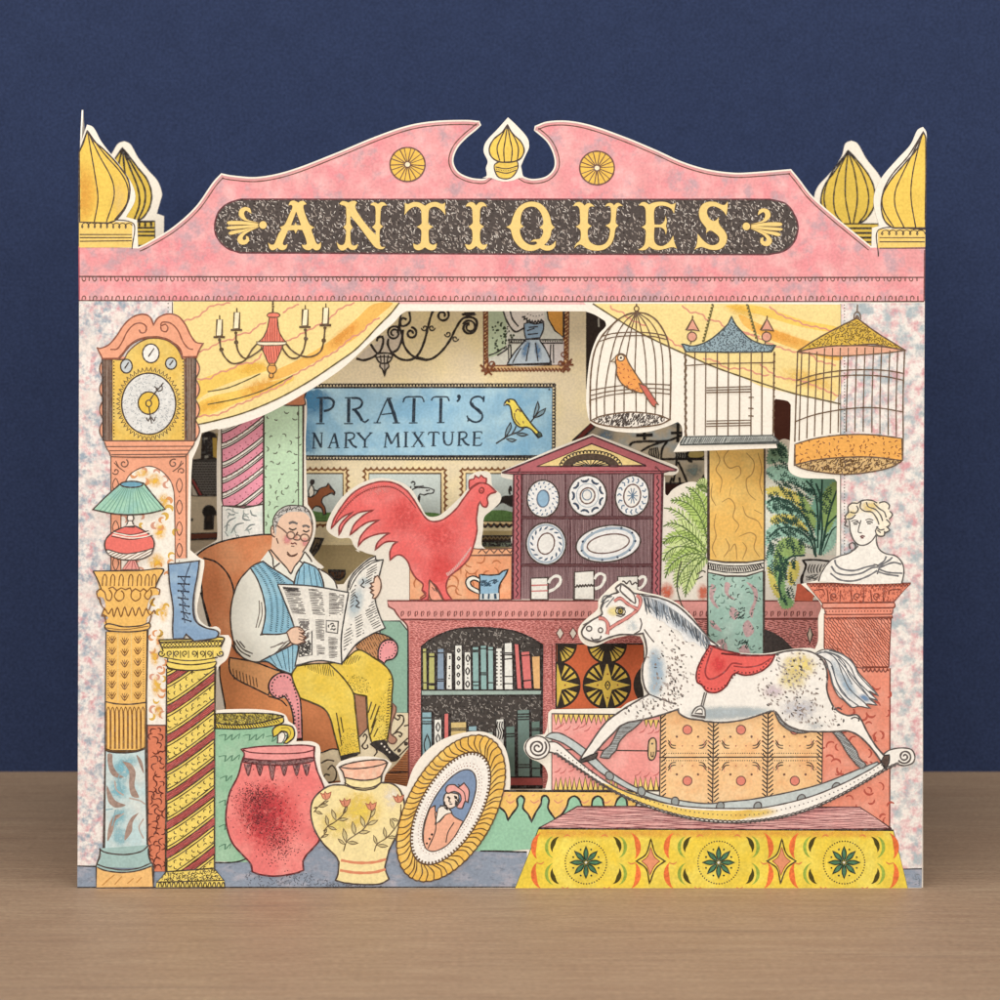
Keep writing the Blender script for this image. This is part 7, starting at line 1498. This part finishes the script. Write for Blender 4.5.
wm = t.part('woman'); t.l += 1; wm.fill('195,120* 230,100 330,100 430,110* 440,170 430,240 420,280 465,400 470,440 215,440 250,380 330,290 320,250 310,225 270,240 240,210', paint('E6DCD0', mottle=.05), 0); wm.line('195,120 215,180 265,245 315,225;235,120 250,170 285,215', 1.4, DK)
dr = t.part('dress', wm); t.l += .5; dr.wavy('300,165 330,185 380,196 436,190', 2.2, 3.4, DK, 1.0, shape='zig') if False else dr.fill('318,200* 350,190 380,200 432,190* 432,230 410,285* 330,290* 320,250', paint('8FAAC0', mottle=.08), 1.3, DK); L = dr.fill('330,290* 405,288* 440,340 470,400 480,435* 215,440* 260,370', paint('B9C6CE', mottle=.06), 1.3, DK)
dr.wash(330, 350, 30, 70, '6F96BC', .8, 20); dr.wash(400, 360, 25, 70, '6F96BC', .8, -10); dr.line('300,340 270,390 250,430;350,310 330,420;385,310 400,420;345,220 400,215;335,240 380,225;340,262 400,255', 1.1, DK)
dr.wavy('310,155 340,180 380,190 430,180', 1.2, 3.2, DK, 1.3, shape='zig'); dr.dotline('340,140 380,155 425,145', 3, .6, DK)
rl = t.part('balustrade'); rl.line('225,292 330,292;225,310 320,310;410,292 550,292;415,312 550,312;215,330 150,370 110,385;215,350 160,385', 1.2, DK); rl.line('225,320 228,430;240,320 242,400;475,320 470,430;490,320 492,430', 1.1, DK); rl.dotline('230,301 330,301', 2.4, .7, DK); rl.dotline('415,302 548,302', 2.4, .7, DK)
cr = t.part('corner_spray'); cr.line('60,440 130,500;65,475 150,470;90,490 110,430;75,460 120,485;140,430 120,480;85,500 130,460', 1.8, FBI); cr.line(ell(130, 437, 16, 16), 1.2, FBI, closed=True)
cr = t.part('corner_spray'); cr.line('600,405 540,470;610,440 530,440;580,480 550,420;595,420 545,485;530,420 590,470', 1.8, FBI); cr.line(ell(550, 380, 13, 13), 1.1, FBI, closed=True); cr.line(ell(535, 432, 14, 14), 1.1, FBI, closed=True); t.done()
t = Thing('scroll_bracket', 'dark carved scroll chair back on the brown wall beside the man\'s collar', 'chair back', 'C', 5, kind='thing'); p = t.part('scroll_bracket'); Z(200, 490, .16); p.fill('!715,300 765,305 740,370 700,420 690,390', paint('6E5C44', mottle=.1), 2.2, DK); p.line('700,395 735,330;722,345 738,350 735,368 718,372;715,380 725,390', 1.5, DK); t.done()
t = Thing('bowl', 'small dark half round bowl on the brown wall above the newspaper', 'bowl', 'C', 5); p = t.part('bowl'); p.fill('800,503* 908,505* 900,540 870,560 835,550 815,525', paint('5E3E2A', mottle=.1), 2.0, DK); Z(200, 490, .16); p.line('860,505 860,545;840,505 848,545;880,505 872,545', 1.2, DK); t.done()
t = Thing('shelf_ledge', 'dark row of things on a ledge under the black horse picture', 'ledge', 'C', 5, kind='thing'); p = t.part('shelf_ledge'); Z(410, 460, .12); L = p.fill('!600,590 850,590 850,645 600,645', paint('B09A6A')); p.wavy('600,545 850,545', 1.6, 6, DK, 1.6, shape='scallop'); L = p.fill('!600,632 850,632 850,682 600,682', paint('3C2C22', grain=.3), 1.2, DK); p.wavy('605,650 850,650', 1, 4, ink('8A7048'), 1.0); L = p.fill('!600,690 850,690 850,722 600,722', paint('7A8472', grain=.3)); p.scratch(L, 60, 3, DK, 1.0); t.done()

# ------------------------------------------------------------------ rear sheet of the card
t = Thing('rear_sheet', 'rear paper sheet closing the card, with gold dome finials at its top corners', 'paper sheet', 'D', 0)
b = t.part('paper_sheet'); Z(60, 90, .26)
k = []
k += pts('180,280* 205,235 225,205 248,197* 270,208 300,260 340,310 375,350 392,400 385,430 372,475* 400,485* 398,600*')
Z(700, 90, .26); k2 = pts('420,620* 420,540* 460,520 447,460 440,410 455,370 500,320 545,255 560,205 582,195* 605,205 640,265 690,330 720,400 705,470 690,520* 700,540* 700,600*')
Z(); k3 = pts('865,262* 865,862* 129.5,862* 129.5,262*')
b.board([smooth(k + k2 + k3, True)], paint('E6DCCB', grain=.06, mottle=.03), EDGE, .00045)
t.l = 1; Z(60, 90, .26); GD2 = paint('D4B23C', mottle=.08)
fn = t.part('finial'); fn.fill('240,222* 262,250 300,300 335,345 352,400 345,450 320,490 295,505* 150,505* 150,380 190,300', GD2, 1.6, DK); fn.line('240,225 270,300 300,380 305,440 285,500;240,225 285,300 325,380 325,440 300,500;240,225 250,320 262,420 250,500;240,225 215,330 200,420 215,500', 1.7, DK); fn.fill('!150,505 365,505 365,600 150,600', GD2, 1.2, DK); fn.wavy('230,515 362,515', 2.2, 6, DK, 1.2, shape='loop'); fn.line('200,530 365,530;200,545 365,545;200,560 365,560', 1.5, DK)
Z(700, 90, .26); fn = t.part('finial'); fn.fill('570,232* 600,265 650,330 672,390 668,450 640,495 610,515* 520,515* 480,480 465,430 478,370 520,310', GD2, 1.5, DK); fn.line('570,235 535,310 515,400 520,470 545,510;570,235 560,330 560,420 578,512;570,235 595,320 605,420 590,512;570,235 620,310 648,400 640,470 610,512;570,235 505,320 478,400 485,460 520,505', 1.3, DK); fn.fill('!500,515 685,515 685,600 500,600', GD2, 1.2, DK); fn.line('500,532 660,532;500,550 660,550;500,568 660,568;500,585 660,585', 1.8, DK)
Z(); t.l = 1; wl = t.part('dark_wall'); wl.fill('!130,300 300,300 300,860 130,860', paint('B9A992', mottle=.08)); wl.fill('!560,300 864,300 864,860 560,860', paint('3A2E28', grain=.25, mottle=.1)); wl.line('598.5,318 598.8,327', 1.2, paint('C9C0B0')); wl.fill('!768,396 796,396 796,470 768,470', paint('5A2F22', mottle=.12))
t.done()
t = Thing('toy_house', 'dark roofed house with chimney and keyhole window, seen left of the pink column', 'house', 'D', 8)
w_ = t.part('wall'); Z(180, 420, .14); w_.fill('!60,540 275,540 275,800 60,810', paint('C6B69C', mottle=.06), 0); w_.fill('!60,812 275,805 275,845 60,855', paint('6A3A2C', mottle=.1), 1.0, DK); w_.dots('85,712', 1.6, DK)
tw = t.part('tower'); tw.fill('!150,95 275,95 275,290 150,290', paint('9A8558', mottle=.1)); tw.fill('155,118* 165,98 205,85 250,100 258,125* 205,120', paint('2A2320'), 1.0, DK); tw.fill('!165,125 215,120 212,275 162,280', paint('8D8A80', mottle=.1), 2.6, DK); tw.fill('!180,140 204,138 200,250 178,255', paint('2C2A2A'), 1.0, DK); tw.fill('!225,125 275,125 275,275 225,275', paint('B4923C', mottle=.1), 1.8, DK)
rf = t.part('roof'); L = rf.fill('!82,288 250,270 275,300 275,540 120,540 82,400', paint('3E3A38', grain=.25), 1.4, DK)
for r_ in range(14):
    for c_ in range(10): rf.line(ell(95 + c_ * 20 + (r_ % 2) * 10, 300 + r_ * 18, 9, 9, 0, 6, 10, 170), .8, ink('7C7670'))
rf.fill('!85,410 110,440 165,540 135,540 85,440', paint('8E3A38', mottle=.1), 1.0, DK); rf.fill('!82,445 132,540 82,540', paint('B9AFA0'), 1.0, DK)
wn = t.part('window'); t.l += 1; wn.fill('162,660* 170,630 200,610 235,618 255,650 258,675* 238,680* 236,780* 175,780* 178,690*', paint('2A2522', grain=.3), 1.0, DK); wn.fill('!190,690 215,680 212,720 192,720', paint('3A2E26')); t.done()
t = Thing('ship_picture', 'sailing ship picture with slanted dark red frame, right of the blue sign', 'picture', 'D', 8)
c = t.part('canvas'); Z(570, 290, .19); c.fill('!20,800 110,700 120,640 760,640 760,1120 20,1120', paint('B5A48A', mottle=.08, blots=[('98A0A0', 30, .60, .08, 3)])); c.wash(190, 770, 60, 50, '7F94A4', .8); c.wash(650, 950, 60, 50, '7C8880', .8, -20); c.wash(560, 700, 60, 40, '6E7C84', .6)
f = t.part('frame'); f.fill('!22,790 108,698 130,720 45,800', paint('7A332C', mottle=.1), 1.2, DK); Z(600, 410, .12); f.fill('!520,610 870,610 870,760 520,760', paint('3A1E18', grain=.25), 1.2, DK)
s = t.part('ship'); t.l += 1; IK = ink('241C16', fade=.05)
s.line('650,110 648,270;590,192 720,188;370,185 370,250;300,212 440,207', 3.0, IK); s.line('245,300 270,272 370,262 560,256 660,220 720,200;340,345 420,300 540,260;560,262 520,320 510,400 515,420;500,410 640,408 880,410;640,410 630,500 610,600;650,430 700,540 740,640;580,620 600,560;660,560 670,620;840,600 870,540', 2.0, IK)
for i in range(5): s.line('%g,%g %g,%g %g,%g' % (420 + i * 14, 320 - i * 3, 408 + i * 20, 360, 440 + i * 12, 410), 1.3, IK); s.line('%g,355 %g,375 %g,400' % (630 + i * 20, 640 + i * 20, 632 + i * 20), 1.6, IK)
s.fill('740,345 865,345 865,390 740,395', paint('A08A4A', mottle=.1), 1.0, IK); s.line('735,345 725,380 740,420 770,432', 2.4, IK); t.done()
